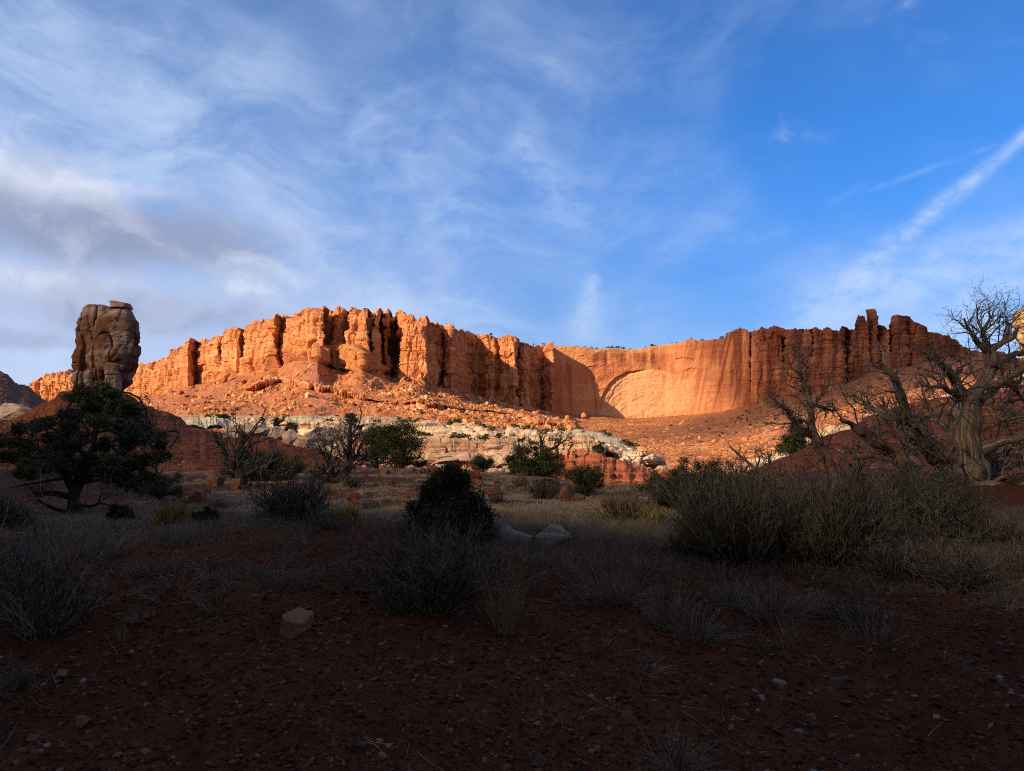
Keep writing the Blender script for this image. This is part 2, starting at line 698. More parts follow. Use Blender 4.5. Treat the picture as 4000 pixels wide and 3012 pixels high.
shade = mixc(nt, lit, CG, CW)
grey = mixc(nt, mathn(nt, 'MULTIPLY', lit, 0.55), CG, (4.6, 5.0, 6.6))
col = cloud(col, blob(200, 1180, 1300, 400), (4.3, 5.2, 7.4), 0.42, 0.98, 0.85)
col = cloud(col, blob(150, 740, 300, 150), mixc(nt, mathn(nt, 'ADD', mathn(nt, 'MULTIPLY', lit, 0.6), 0.4, True), (4.0, 4.5, 6.2), (6.3, 6.8, 7.9)), 0.50, 0.92, 0.9)
col = cloud(col, blob(200, 900, 760, 150), grey, 0.50, 0.98, 0.92)
col = cloud(col, blob(800, 960, 420, 130), grey, 0.55, 0.98, 0.6)
col = cloud(col, blob(120, 1090, 520, 90), mixc(nt, 0.5, shade, CW), 0.55, 1.0, 0.7)
col = cloud(col, blob(560, 1220, 560, 110), grey, 0.55, 1.0, 0.75)
col = cloud(col, blob(1000, 1090, 260, 90), mixc(nt, 0.6, shade, (5.4, 6.4, 8.3)), 0.60, 1.0, 0.7)
col = cloud(col, blob(90, 1330, 330, 50), grey, 0.58, 1.0, 0.5)
# unseen sky overhead and behind, tinted warm grey to neutralise blue ambient light
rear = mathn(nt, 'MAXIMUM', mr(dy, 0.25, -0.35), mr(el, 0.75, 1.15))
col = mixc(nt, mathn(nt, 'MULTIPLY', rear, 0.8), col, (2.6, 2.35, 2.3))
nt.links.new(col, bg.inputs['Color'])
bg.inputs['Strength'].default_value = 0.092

W.cycles.sampling_method = 'MANUAL'
W.cycles.sample_map_resolution = 512
# unseen clouds added behind the photographer to dim right-hand cliffs, hill and valley floor


def shade_cloud(name, s, q, t, rs, rq, rt, tau, pw, label):
    m = bpy.data.materials.new(name)
    m.use_nodes = True
    n_ = m.node_tree
    n_.nodes.clear()
    out = n_.nodes.new('ShaderNodeOutputMaterial')
    v = n_.nodes.new('ShaderNodeVolumeScatter')
    v.inputs['Color'].default_value = (1, 1, 1, 1)
    m.cycles.homogeneous_volume = True
    v.inputs['Density'].default_value = tau / (2 * rt)
    n_.links.new(v.outputs[0], out.inputs['Volume'])
    U, F = ICO[4]
    # axes: across the light, along the light, and the third at right angles
    a = Vector((VXs, VYs, 0))
    l = US
    b = l.cross(a)
    if b.z < 0:
        b = -b
    r2 = np.clip(U[:, 0] ** 2 + U[:, 2] ** 2, 0, 1)
    V = U.copy()
    V[:, 1] = np.sign(U[:, 1]) * (1 - r2) ** pw
    V = V * np.array([rs, rt, rq])
    V[:, [0, 2]] *= (1 + 0.10 * fbm(U * 1.6 + s * 0.01, 3, 5))[:, None]
    Mx = np.array([a[:], l[:], b[:]])
    if np.linalg.det(Mx) < 0:
        F = F[:, ::-1]
    o = mesh_np(name, V @ Mx, F, m, True, None, None, (UX * t + VXs * s, UY * t + VYs * s, q + t * TE))
    return tag(o, label, 'cloud', kind='stuff')


shade_cloud('cloud', -60, -70, 1500, 380, 120, 300, 1.65, 0.9, 'unseen low cloud added behind the camera to shade the valley floor')
shade_cloud('cloud', -262, 470, 1500, 200, 300, 260, 3.2, 1.3, 'unseen cloud added behind the camera to shade the spired cliff')
shade_cloud('cloud', -5, 50, 1500, 70, 60, 120, 0.45, 1.0, 'small unseen cloud added behind the camera to shade the red hill on the right')

SC.view_settings.view_transform = 'Standard'
SC.view_settings.look = 'None'
SC.view_settings.exposure = 0.4
SC.view_settings.gamma = 1.0
SC.cycles.max_bounces = 5
SC.cycles.transparent_max_bounces = 24
SC.cycles.diffuse_bounces = 3
SC.cycles.volume_bounces = 0
SC.cycles.use_denoising = False
SC.cycles.filter_width = 1.0

# ------------------------------------------------------------------ ground sheet


def gz(x, y):
    """height of the ground without its small roughness"""
    x = np.asarray(x, float)
    y = np.asarray(y, float)
    r = np.hypot(x, y)
    yy = np.where(y > 0, y, -y * 0.4)
    z = np.interp(yy, [0, 2.2, 3.4, 5.2, 6.6, 8, 10, 14, 20, 30, 45, 55, 70, 100, 170, 400, 3000],
                  [-0.02, 0.0, 0.03, 0.33, 0.52, 0.6, 0.62, 0.58, 0.44, 0.38, 0.36, -0.2, -2.6, -4.6, -6.2, -7, -9])
    # rise to the right under the dead trees, shallow dip of the wash on the far right front
    z = z + sst(3.0, 9.5, x) * sst(7.5, 15, y) * (1 - sst(22, 40, y)) * 0.62
    z = z + 0.30 * np.exp(-((x + 2.3) / 1.6) ** 2 - ((y - 7.0) / 2.2) ** 2)
    z = z + sst(1, -7, x) * sst(17, 34, y) * (1 - sst(48, 62, y)) * 0.22
    # the bench breaks off to the right of centre, the gully shows there
    brk = sst(1.0, 5.0, x - 0.02 * y) * sst(24, 40, y)
    z = z - brk * 1.6 * (1 - sst(70, 120, y))
    z = z + 0.16 * fbm(np.stack([x / 5.0, y / 5.0, 0 * x], -1), 2, 3) * sst(2, 6, r)
    return z


def on(px, py, ymax=75):
    """ground point seen at a pixel"""
    rx, rz = ray(px, py)
    Y = np.geomspace(2.0, ymax, 900)
    zz = EYE + rz * Y
    g = gz(rx * Y, Y)
    i = np.argmax(zz <= g)
    if zz[i] > g[i]:
        i = len(Y) - 1
    return np.array([rx * Y[i], Y[i], g[i]])


th = np.unique(np.concatenate([np.radians(np.arange(-56, 56.01, 0.13)), np.radians(np.arange(58, 303, 5.0))]))
rr = np.concatenate([np.geomspace(0.4, 2.2, 24)[:-1], np.geomspace(2.2, 75, 620)[:-1], np.geomspace(75, 6000, 40)])
TT, RR = np.meshgrid(th, rr)
X, Y = RR * np.sin(TT), RR * np.cos(TT)
Z = gz(X, Y)
Pn = np.stack([X, Y, 0 * X], -1)
near = 1 - sst(35, 80, RR)
lumpy = 0.060 * fbm(Pn / 0.8, 3, 11) + 0.042 * fbm(Pn / 0.22, 3, 12) + 0.030 * np.abs(fbm(Pn / 0.07, 2, 13)) * (RR < 12)
erod = 0.075 * ridge(np.stack([(X * 0.8 + Y * 0.5) / 0.9, (Y * 0.8 - X * 0.5) / 2.5, 0 * X], -1), 3, 14) * (1 - sst(6, 9, RR))
Z = Z + near * (lumpy + erod) * sst(1.0, 2.5, RR)
Z = Z + sst(60, 90, RR) * 0.8 * fbm(Pn / 12, 3, 15)
Z = Z - sst(300, 900, RR) * 8

m, nt, bs = nodes_of('red_soil')
tc = N(nt, 'ShaderNodeTexCoord').outputs['Object']
n1 = noise_tex(nt, tc, 0.35, 6, 0.65)
n2 = noise_tex(nt, tc, 6.0, 8, 0.7)
n3 = noise_tex(nt, tc, 40.0, 6, 0.7)
c = rampn(nt, mathn(nt, 'ADD', mathn(nt, 'MULTIPLY', n1, 0.5), mathn(nt, 'MULTIPLY', n2, 0.5)),
          [(0.34, (0.034, 0.013, 0.006)), (0.5, (0.084, 0.028, 0.0115)), (0.66, (0.140, 0.050, 0.022))])
c = mixc(nt, mathn(nt, 'MULTIPLY', mathn(nt, 'SUBTRACT', n3, 0.62), 6.0, True), c, (0.17, 0.10, 0.07))
c = mixc(nt, mathn(nt, 'MULTIPLY', mathn(nt, 'SUBTRACT', 0.40, n3), 6.0, True), c, (0.035, 0.014, 0.009))
nt.links.new(c, bs.inputs['Base Color'])
bs.inputs['Roughness'].default_value = 1.0
bump(nt, bs, mathn(nt, 'ADD', n2, n3), 0.9, 0.03)
M_SOIL = m
G = np.stack([X, Y, Z], -1)
nv_, nx_ = G.shape[:2]
o = mesh_np('ground', G.reshape(-1, 3), grid_faces(nv_, nx_, True), M_SOIL, True)
tag(o, 'red dirt bank and flat of the valley floor in shade', 'ground', kind='structure')


def rough_z(x, y):
    return gz(x, y)


# unseen hill behind and left of the photographer, shaped to shade the foreground
s = np.arange(-260, 260, 1.5)
rows_t = np.array([20, 34, 46, 56, 62, 66, 80, 110, 160])
prof = np.array([-2, 0.25, 0.6, 0.9, 1.0, 0.98, 0.8, 0.4, -0.1])
h0 = 3.7 + 0.5 * fbm(np.stack([s / 9, 0 * s, 0 * s], -1), 4, 31) + 1.5 * sst(-60, -240, s)
top = h0 + 62 * TE
H = np.array([np.where(p <= 0, p, p) * top for p in prof])
H[0] = -2
Gx = rows_t[:, None] * UX + s[None] * VXs
Gy = rows_t[:, None] * UY + s[None] * VYs
Gh = np.stack([Gx, Gy, H], -1)
mh = mat_rock('shade_hill_rock', [(0.2, (0.10, 0.045, 0.03)), (0.8, (0.22, 0.09, 0.055))], 1.0)
o = put_grid('hill', Gh, mh)
tag(o, 'unseen red hill behind the camera, shaped to shade the foreground', 'hill', kind='structure')
#PART3

# ------------------------------------------------------------------ rock materials
M_CLIFF = mat_rock('orange_sandstone', [(0.12, (0.27, 0.095, 0.048)), (0.36, (0.50, 0.190, 0.080)), (0.6, (0.66, 0.285, 0.115)), (0.9, (0.72, 0.41, 0.24))],
                   1.0, [(0.25, (0.36, 0.13, 0.065)), (0.5, (0.64, 0.28, 0.12)), (0.8, (0.74, 0.45, 0.27))], 0.38, 0.16,
                   (0.22, 0.075, 0.048), 0.65, (0.20, 0.20, 0.010), 0.8, 1.2, bias=0.06)
M_TALUS = mat_rock('rubble_soil', [(0.12, (0.17, 0.052, 0.026)), (0.4, (0.34, 0.122, 0.056)), (0.62, (0.49, 0.205, 0.092)), (0.92, (0.58, 0.31, 0.18))],
                   2.5, bump_s=1.0, mask=('chute', (0.45, 0.185, 0.115), 0.9), mask2=('tier', (0.58, 0.25, 0.105), 0.7))
M_WALL = mat_rock('alcove_sandstone', [(0.1, (0.42, 0.135, 0.07)), (0.45, (0.62, 0.235, 0.11)), (0.7, (0.70, 0.32, 0.16)), (0.95, (0.74, 0.42, 0.24))],
                  0.6, [(0.3, (0.50, 0.18, 0.09)), (0.7, (0.72, 0.36, 0.19))], 0.3, 0.10,
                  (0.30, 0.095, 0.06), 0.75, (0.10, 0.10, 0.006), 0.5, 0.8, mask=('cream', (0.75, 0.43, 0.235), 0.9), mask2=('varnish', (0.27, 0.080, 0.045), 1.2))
M_WHITE = mat_rock('white_sandstone', [(0.15, (0.27, 0.15, 0.09)), (0.42, (0.48, 0.345, 0.245)), (0.78, (0.66, 0.54, 0.41))], 6.0,
                   [(0.28, (0.28, 0.145, 0.085)), (0.45, (0.52, 0.38, 0.27)), (0.75, (0.68, 0.57, 0.44))], 0.55, 0.55,
                   (0.45, 0.22, 0.13), 0.55, (0.5, 0.5, 0.06), 0.7, 0.5, mask=('red', (0.40, 0.115, 0.055), 0.9))
M_REDBED = mat_rock('red_mudstone', [(0.1, (0.22, 0.060, 0.032)), (0.5, (0.36, 0.105, 0.050)), (0.9, (0.46, 0.17, 0.085))], 5.0,
                    [(0.3, (0.22, 0.06, 0.032)), (0.6, (0.42, 0.13, 0.06)), (0.85, (0.50, 0.21, 0.11))], 0.6, 1.6, None, bump_s=0.7, bump_d=0.3)
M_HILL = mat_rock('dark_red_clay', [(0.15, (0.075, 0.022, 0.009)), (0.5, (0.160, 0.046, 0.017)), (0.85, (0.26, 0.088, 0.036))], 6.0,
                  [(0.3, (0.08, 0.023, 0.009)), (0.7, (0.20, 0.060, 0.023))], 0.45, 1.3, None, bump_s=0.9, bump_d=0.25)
M_GREEN = mat_rock('green_clay', [(0.15, (0.27, 0.21, 0.11)), (0.5, (0.42, 0.39, 0.29)), (0.85, (0.52, 0.52, 0.43))], 4.0,
                   [(0.3, (0.36, 0.27, 0.13)), (0.7, (0.50, 0.51, 0.44))], 0.5, 0.8, None, bump_s=0.5, bump_d=0.3)
M_GREYROCK = mat_rock('grey_brown_sandstone', [(0.15, (0.13, 0.072, 0.052)), (0.45, (0.24, 0.165, 0.130)), (0.8, (0.38, 0.325, 0.295))], 1.6,
                      [(0.35, (0.20, 0.105, 0.07)), (0.75, (0.40, 0.33, 0.28))], 0.35, 0.5,
                      (0.10, 0.045, 0.03), 0.6, (0.35, 0.35, 0.06), mask=('brown', (0.135, 0.058, 0.036), 0.9))
M_DARKHILL = mat_rock('dark_rubble', [(0.1, (0.06, 0.032, 0.024)), (0.5, (0.12, 0.065, 0.048)), (0.9, (0.20, 0.12, 0.09))], 6.0, bump_s=1.0, bump_d=0.6)


def lathe_grid_faces(nv, nx):
    return grid_faces(nv, nx, True)


def cliff_disp(G, s, amp=(4.0, 2.6, 0.9), seed=0, w=(24.0, 8.5, 3.0)):
    """displacement along the face: buttress waves, jointed blocks and small roughness; s is the length along the cliff"""
    z = G[..., 2]
    S = np.broadcast_to(s[None], z.shape)
    q = np.stack([S / w[0], z / 70, 0 * z], -1)
    d = amp[0] * ridge(q, 2, 40 + seed)
    cs = S / w[1] + 0.7 * fbm(np.stack([S / 30, z / 22, 0 * z], -1), 2, 41 + seed)
    ci = np.floor(cs)
    cz = z / 17 + 3.0 * _h(ci.astype(np.int64), 0 * ci.astype(np.int64), 0 * ci.astype(np.int64), 42 + seed)
    cj = np.floor(cz + 0.3 * vn(np.stack([S / 6, z / 9, 0 * z], -1), 5))
    d += amp[1] * (_h(ci.astype(np.int64), cj.astype(np.int64), 0 * ci.astype(np.int64), 43 + seed) - 0.5)
    c2 = np.floor(S / w[2] + 0.5 * fbm(np.stack([S / 9, z / 9, 0 * z], -1), 2, 47)).astype(np.int64)
    cj2 = np.floor(z / 6.5 + 2 * _h(c2, 0 * c2, 0 * c2, 48)).astype(np.int64)
    d += amp[1] * 0.45 * (_h(c2, cj2, 0 * c2, 49 + seed) - 0.5)
    fr = cs - ci
    d -= amp[1] * 0.5 * np.exp(-(np.minimum(fr, 1 - fr) * w[1] / 0.7) ** 2)      # joints
    d += amp[2] * fbm(G / 3.5, 4, 44 + seed) + 0.55 * amp[2] * np.abs(fbm(G / np.array([1.3, 1.3, 2.4]), 3, 46 + seed)) * 2
    d += amp[2] * 0.7 * ridge(np.stack([S / 40, z / 2.6, 0 * z], -1), 2, 45 + seed)  # bedding
    return d


# ------------------------------------------------------------------ left mesa: cliff and rubble slope
xs = np.linspace(30, 2245, 1560)
TOP = [(0, 1520), (100, 1512), (115, 1508), (127, 1479), (149, 1470), (192, 1458), (231, 1455), (245, 1447), (257, 1439), (269, 1453), (300, 1462), (400, 1470), (514, 1465), (538, 1415), (576, 1418), (600, 1412),
       (639, 1383), (668, 1362), (692, 1363), (706, 1350), (735, 1325), (768, 1326), (778, 1320), (816, 1322), (836, 1311), (869, 1314), (889, 1287), (908, 1275), (937, 1278), (970, 1266),
       (999, 1249), (1032, 1240), (1056, 1244), (1068, 1225), (1100, 1224), (1128, 1232), (1152, 1218), (1191, 1203), (1200, 1199), (1229, 1201), (1272, 1203), (1306, 1194), (1340, 1202),
       (1368, 1201), (1407, 1205), (1445, 1207), (1465, 1210), (1493, 1206), (1534, 1217), (1558, 1215), (1582, 1227), (1612, 1227), (1618, 1246), (1658, 1244), (1682, 1251), (1735, 1261), (1750, 1272),
       (1769, 1282), (1788, 1279), (1831, 1287), (1846, 1295), (1884, 1304), (1932, 1311), (1980, 1309), (2004, 1313), (2023, 1318), (2028, 1335), (2052, 1342), (2067, 1347), (2124, 1346),
       (2148, 1342), (2158, 1349), (2175, 1358), (2245, 1358)]
BASE = [(0, 1600), (115, 1560), (280, 1560), (490, 1552), (576, 1542), (648, 1532), (720, 1508), (817, 1489), (889, 1465), (961, 1456), (1032, 1446), (1080, 1431), (1130, 1405), (1176, 1366), (1250, 1352),
        (1330, 1336), (1400, 1345), (1450, 1380), (1490, 1430), (1512, 1450), (1600, 1455), (1644, 1467), (1716, 1462), (1788, 1496), (1855, 1505), (1908, 1520), (1956, 1544), (2028, 1549),
        (2076, 1563), (2124, 1577), (2172, 1601), (2245, 1628)]
PLAN = [(0, 880), (60, 860), (115, 820), (140, 812), (150, 822), (165, 822), (172, 808), (290, 790), (515, 715), (600, 690), (660, 668), (735, 640), (768, 664), (776, 655), (800, 645), (855, 622), (866, 634), (880, 616), (930, 596), (942, 607), (955, 590), (1000, 577), (1064, 556),
        (1098, 582), (1110, 566), (1150, 548), (1200, 528), (1258, 514), (1272, 560), (1302, 566), (1312, 546), (1338, 545), (1350, 556), (1372, 522), (1430, 511), (1445, 542), (1460, 552), (1468, 522), (1478, 530), (1484, 566), (1500, 578), (1505, 546), (1516, 549),
        (1522, 580), (1550, 590), (1557, 546), (1590, 527), (1655, 520), (1668, 566), (1735, 618), (1744, 598), (1766, 590), (1782, 642), (1840, 694), (1888, 700), (1900, 682), (1932, 678), (1945, 686), (1958, 676), (2012, 668), (2024, 706), (2031, 694), (2050, 690),
        (2062, 730), (2120, 756), (2142, 738), (2156, 728), (2166, 775), (2200, 790), (2245, 800)]


def row2(tab, px):
    a = np.array(tab, float)
    return np.interp(px, a[:, 0], a[:, 1])


pl = row2(PLAN, xs)
tpy, bpy_ = row2(TOP, xs), row2(BASE, xs)
tpy = tpy + 2.2 * fbm(np.stack([xs / 14, 0 * xs, 0 * xs], -1), 3, 60) + 1.5 * np.floor(2 * vn(np.stack([xs / 9, 0 * xs, 0 * xs], -1), 61))
ksm = np.ones(61) / 61
pls = np.convolve(np.pad(pl, 30, mode='edge'), ksm, 'valid')
pl = pls + 1.0 * (pl - pls)
Ltop = at(xs, tpy, pl + 7)
Ltop[:, 2] = 0.35 * Ltop[:, 2] + 0.65 * at(xs, tpy, pls + 7)[:, 2]
back = Ltop.copy()
back[:, 1] += 160
back[:, 0] = back[:, 0] * (1 + 160 / pl)
back[:, 2] = np.convolve(np.pad(back[:, 2], 30, mode='edge'), ksm, 'valid') - 6
edge2 = Ltop.copy()
edge2[:, 1] += 14
edge2[:, 2] = 0.5 * edge2[:, 2] + 0.5 * np.convolve(np.pad(edge2[:, 2], 30, mode='edge'), ksm, 'valid') - 1.0
Lbase = at(xs, bpy_, pl - 2)
under = Lbase.copy()
under[:, 2] -= 25
under[:, 1] -= 2
G, v = loft([lambda x: back, lambda x: edge2, lambda x: Ltop, lambda x: Lbase, lambda x: under], xs, [4, 8, 170, 18])
face = (v >= 2)
G0 = G.copy()
s_ = arclen(xs, pls)
n = gnormals(G)
i2 = int(np.argmin(np.abs(v - 2)))
n[:i2 + 5] = n[i2 + 5][None]
n = n * np.array([1, 1, 0.25])
d = cliff_disp(G, s_, (1.6, 4.4, 1.1), 0, (36.0, 12.5, 4.2))
t = np.clip(v - 2, 0, 1)
fade = np.where(v < 2, 0.35 * sst(1, 2, v), 1.0)[:, None]
d = d * fade
hgt = (Ltop[:, 2] - Lbase[:, 2])[None]
crown = 1 - np.clip((t[:, None] * hgt) / 11.0, 0, 1)
back_off = 6.5 * crown ** 2 * np.where(v >= 2, 1.0, sst(0.0, 1.0, v))[:, None] * (0.6 + 0.8 * _h(np.floor(s_ / 11).astype(np.int64), 0 * s_.astype(np.int64), 0 * s_.astype(np.int64), 77)[None])
# slabs fallen from the foot: the lower third stands forward in broken pillars
foot = sst(0.55, 0.95, t)[:, None]
d = d + foot * 3.0 * sst(0.0, 0.5, fbm(np.stack([np.broadcast_to(s_, d.shape) / 6.0, G[..., 2] / 40, 0 * d], -1), 3, 78))
Dv = n * d[..., None]
wv = sst(0.0, 1.0, v)[:, None, None]
Dv = np.where((v < 2)[:, None, None], Dv[i2][None] * wv * np.array([1, 1, 0.0]), Dv)
G = G + Dv
G[..., 1] += back_off
G[..., 2] += 0.8 * fbm(G0 / 5, 3, 79) * (fade > 0.3)
o = put_grid('cliff', G, M_CLIFF, False)
tag(o, 'sunlit orange sandstone cliff of the mesa with dark clefts', 'cliff', kind='structure')

TT_ = [(0, 4), (1120, 4), (1150, 1398), (1176, 1378), (1230, 1356), (1290, 1350), (1330, 1342), (1380, 1352), (1430, 1376), (1480, 1405), (1520, 1452), (1535, 4), (2245, 4)]
TB_ = [(0, 12), (1120, 12), (1150, 1408), (1180, 1408), (1224, 1413), (1290, 1430), (1330, 1448), (1368, 1446), (1420, 1448), (1480, 1455), (1520, 1464), (1535, 12), (2245, 12)]


def tier(tab, px):
    a = np.array([(x, y if y > 100 else row2(BASE, x) + y) for x, y in tab], float)
    return np.maximum(np.interp(px, a[:, 0], a[:, 1]), row2(BASE, px) + 2)


intier = sst(1118, 1160, xs) * (1 - sst(1500, 1534, xs))
ttp = tier(TT_, xs)
tbp = np.maximum(tier(TB_, xs), ttp + 3)
TOE = [(0, 1700, 520), (300, 1660, 470), (480, 1640, 440), (696, 1634, 400), (840, 1628, 390), (936, 1640, 380), (1080, 1637, 380), (1152, 1622, 385), (1320, 1636, 380), (1512, 1634, 375), (1596, 1656, 350), (1788, 1666, 335),
       (1980, 1680, 320), (2052, 1690, 310), (2148, 1694, 300), (2364, 1699, 290), (2460, 1752, 262), (2600, 1850, 240)]
base_sm = np.convolve(np.pad(pl, 14, mode='edge'), np.ones(29) / 29, 'valid')
Lb0 = Lbase.copy()
Lb0[:, 1] += 10
Lb0[:, 2] += 3
LtT = at(xs, ttp, base_sm - 4 - 18 * intier)
LtB = at(xs, tbp, base_sm - 7 - 24 * intier)
xs2 = xs


def toe_row(px):
    py, Y = interp_row(TOE, px)
    return at(px, py, Y)


Ltoe = toe_row(xs)
Lund = Ltoe.copy()
Lund[:, 1] -= 12
Lund[:, 2] -= 9
mid = 0.5 * LtB + 0.5 * Ltoe
mid[:, 2] -= 0.06 * (LtB[:, 2] - Ltoe[:, 2])
k2 = np.ones(121) / 121
for c in range(3):
    mid[:, c] = np.convolve(np.pad(mid[:, c], 60, mode='reflect', reflect_type='odd'), k2, 'valid')
G, v = loft([lambda x: Lb0, lambda x: LtT, lambda x: LtB, lambda x: mid, lambda x: Ltoe, lambda x: Lund], xs, [8, 34, 80, 80, 6])
n = gnormals(smooth_rows(G, 3))
sT = arclen(xs, base_sm)
isT = ((v >= 1) & (v <= 2)).astype(float)[:, None] * intier[None]
dt = cliff_disp(G, sT, (1.5, 4.2, 1.1), 9, (12.0, 6.0, 2.6)) + 2.0
sl_ = sst(2.0, 2.25, v)[:, None] * (1 - sst(4.0, 5.0, v))[:, None]
dtal = 2.0 * ridge(np.stack([G[..., 0] / 30, G[..., 1] / 90, 0 * G[..., 0]], -1), 3, 90) + 2.0 * fbm(G / 16, 4, 91) + 0.9 * fbm(G / 3.0, 3, 92)
d = isT * dt * (np.minimum(1, 4 * np.clip(v - 1, 0, 1)))[:, None] + sl_ * dtal
# a broken rock band across the slope: its lower face is steep and in shade
xb = np.broadcast_to(xs[None], G.shape[:2])
pyc = row2([(0, 1590), (800, 1560), (960, 1515), (1030, 1482), (1075, 1473), (1150, 1481), (1225, 1500), (1320, 1519), (1370, 1530), (1450, 1555), (1560, 1572), (1640, 1560), (1780, 1590), (2000, 1610), (2100, 1640), (2300, 1680)], xs)
amt = row2([(0, 0), (940, 0), (1010, 1), (1380, 1), (1440, 0.25), (1530, 0.25), (1650, 0.75), (1790, 0.7), (1850, 0.2), (1960, 0.5), (2070, 0.9), (2300, 0.8), (2390, 0)], xs)
ryG = (G[..., 2] - EYE) / G[..., 1]
pyG = 1506 - FP * (ryG * CT - ST) / (CT + ryG * ST)
jag = 5 * vn(np.stack([xb / 9, pyG / 30, 0 * xb], -1), 95) + 6 * vn(np.stack([xb / 40, 0 * xb, 0 * xb], -1), 96)
rel = pyG - (pyc + jag)
d = d + 0 * amt[None] * 5.5 * np.exp(-np.clip(-rel, 0, None) / 18) * (rel < 0) * (v >= 2)[:, None] - amt[None] * 1.5 * np.exp(-np.clip(rel, 0, None) / 10) * (rel >= 0) * (v >= 2)[:, None]
G = G + n * d[..., None]
G_TAL = G
it = np.where((v >= 1))[0]
ch = np.clip(2.2 * fbm(np.stack([(G[..., 0] + 0.2 * G[..., 1]) / 11, G[..., 1] / 130, 0 * G[..., 0]], -1), 3, 93) - 0.1, 0, 1) * (v > 2.0)[:, None]
CH_T = ch
o = put_grid('talus_slope', G, M_TALUS, False, {'chute': ch * (1 - isT), 'tier': isT * 0.9})
tag(o, 'rubble slope fanning out under the sunlit mesa cliff', 'slope', kind='structure')
V_TAL = v

# a broken rock ledge that crops out across the rubble, its faces turned away from the sun
ry_ = (G[..., 2] - EYE) / G[..., 1]
py_ = 1506 - FP * (ry_ * CT - ST) / (CT + ry_ * ST)
i0 = int(np.argmax(v >= 2.05))
top_ = pyc + 5 * vn(np.stack([xs / 40, 0 * xs, 0 * xs], -1), 96) + 3 * vn(np.stack([xs / 9, 0 * xs, 0 * xs], -1), 95)
hh_ = amt * 24 * (0.75 + 0.5 * vn(np.stack([xs / 26, 0 * xs, 0 * xs], -1), 97))
Yt_ = np.array([np.interp(top_[j] + hh_[j] + 3, py_[i0:, j], G[i0:, j, 1]) for j in range(len(xs))])
Yt_ = np.convolve(np.pad(Yt_, 20, mode='edge'), np.ones(41) / 41, 'valid')
per = 17 + 14 * vn(np.stack([xs / 22, 0 * xs, 0 * xs], -1), 98)
ph = np.cumsum(np.gradient(xs) / per)
saw = 2.5 * fbm(np.stack([xs / 12, 0 * xs, 0 * xs], -1), 3, 88) + (ph - np.floor(ph)) * (1.4 + 3.4 * _h(np.floor(ph).astype(np.int64), 0 * ph.astype(np.int64), 0 * ph.astype(np.int64), 99))
sink = np.where(amt < 0.06, 30.0, 0.0)
La = at(xs, top_ - 5, Yt_ + 12)
Lb = at(xs, top_, Yt_ - 7.0 + saw)
Lc = at(xs, top_ + 0.35 * hh_, Yt_ - 7.4 + saw)
Ld = at(xs, top_ + hh_, Yt_ - 5 + saw)
Le = at(xs, top_ + hh_ + 10, Yt_ - 1 + saw)
for q in (La, Lb, Lc, Ld, Le):
    q[:, 2] -= sink
Gl, vl = loft([lambda x: La, lambda x: Lb, lambda x: Lc, lambda x: Ld, lambda x: Le], xs, [6, 8, 14, 4])
Gl = Gl + np.array([0, -1, 0]) * (1.6 * fbm(Gl / 2.4, 4, 94))[..., None]
keepc = (xs > 930) & (xs < 2400)
o = put_grid('ledge', Gl[:, keepc], M_CLIFF, False)
tag(o, 'broken dark ledge cropping out across the rubble below the mesa cliff', 'ledge', kind='structure')

# ------------------------------------------------------------------ alcove wall and the spired cliff on the right
xr = np.linspace(2130, 4330, 1500)
TOPR = [(2130, 1356), (2172, 1352), (2220, 1352), (2292, 1356), (2340, 1364), (2388, 1361), (2460, 1364), (2500, 1364), (2513, 1359), (2547, 1354), (2580, 1349), (2628, 1344), (2667, 1337), (2681, 1328), (2705, 1323),
        (2724, 1332), (2772, 1328), (2832, 1323), (2835, 1304), (2864, 1294), (2892, 1284), (2916, 1287), (2926, 1299), (2960, 1294), (2979, 1281), (2996, 1287), (3027, 1276), (3061, 1284), (3067, 1289),
        (3154, 1289), (3192, 1284), (3206, 1292), (3245, 1284), (3259, 1294), (3283, 1294), (3286, 1277), (3307, 1284), (3331, 1294), (3341, 1284), (3342, 1265), (3349, 1246), (3353, 1236), (3379, 1239),
        (3384, 1260), (3388, 1241), (3394, 1236), (3395, 1210), (3413, 1209), (3419, 1222), (3425, 1236), (3423, 1265), (3432, 1270), (3456, 1276), (3466, 1294), (3476, 1289), (3490, 1265), (3493, 1246), (3495, 1234), (3521, 1233),
        (3524, 1241), (3552, 1240), (3569, 1258), (3586, 1265), (3608, 1277), (3612, 1299), (3634, 1303), (3668, 1304), (3682, 1316), (3706, 1311), (3716, 1325), (3740, 1342), (3764, 1361), (3788, 1376), (3841, 1381),
        (3913, 1376), (3927, 1390), (4000, 1409), (4330, 1430)]
BASER = [(2130, 1590), (2259, 1622), (2359, 1621), (2436, 1633), (2532, 1630), (2700, 1618), (2820, 1606), (2892, 1587), (2964, 1573), (3000, 1549), (3096, 1549), (3240, 1515), (3336, 1481), (3432, 1438), (3528, 1433),
         (3600, 1413), (3672, 1398), (3764, 1378), (3800, 1388), (3913, 1386), (4000, 1420), (4330, 1440)]
PLANR = [(2130, 764), (2172, 768), (2250, 774), (2350, 782), (2450, 790), (2600, 795), (2800, 784), (2925, 772), (2932, 786), (2940, 771), (3052, 752), (3060, 764), (3068, 748), (3164, 728), (3172, 742), (3180, 726), (3280, 708), (3296, 716), (3304, 734), (3320, 722), (3330, 708), (3390, 700),
         (3396, 712), (3408, 706), (3424, 696), (3428, 708), (3470, 690), (3476, 704), (3492, 690), (3530, 684), (3538, 694), (3600, 680), (3640, 690), (3760, 720), (3900, 760), (4330, 800)]
pl = row2(PLANR, xr)
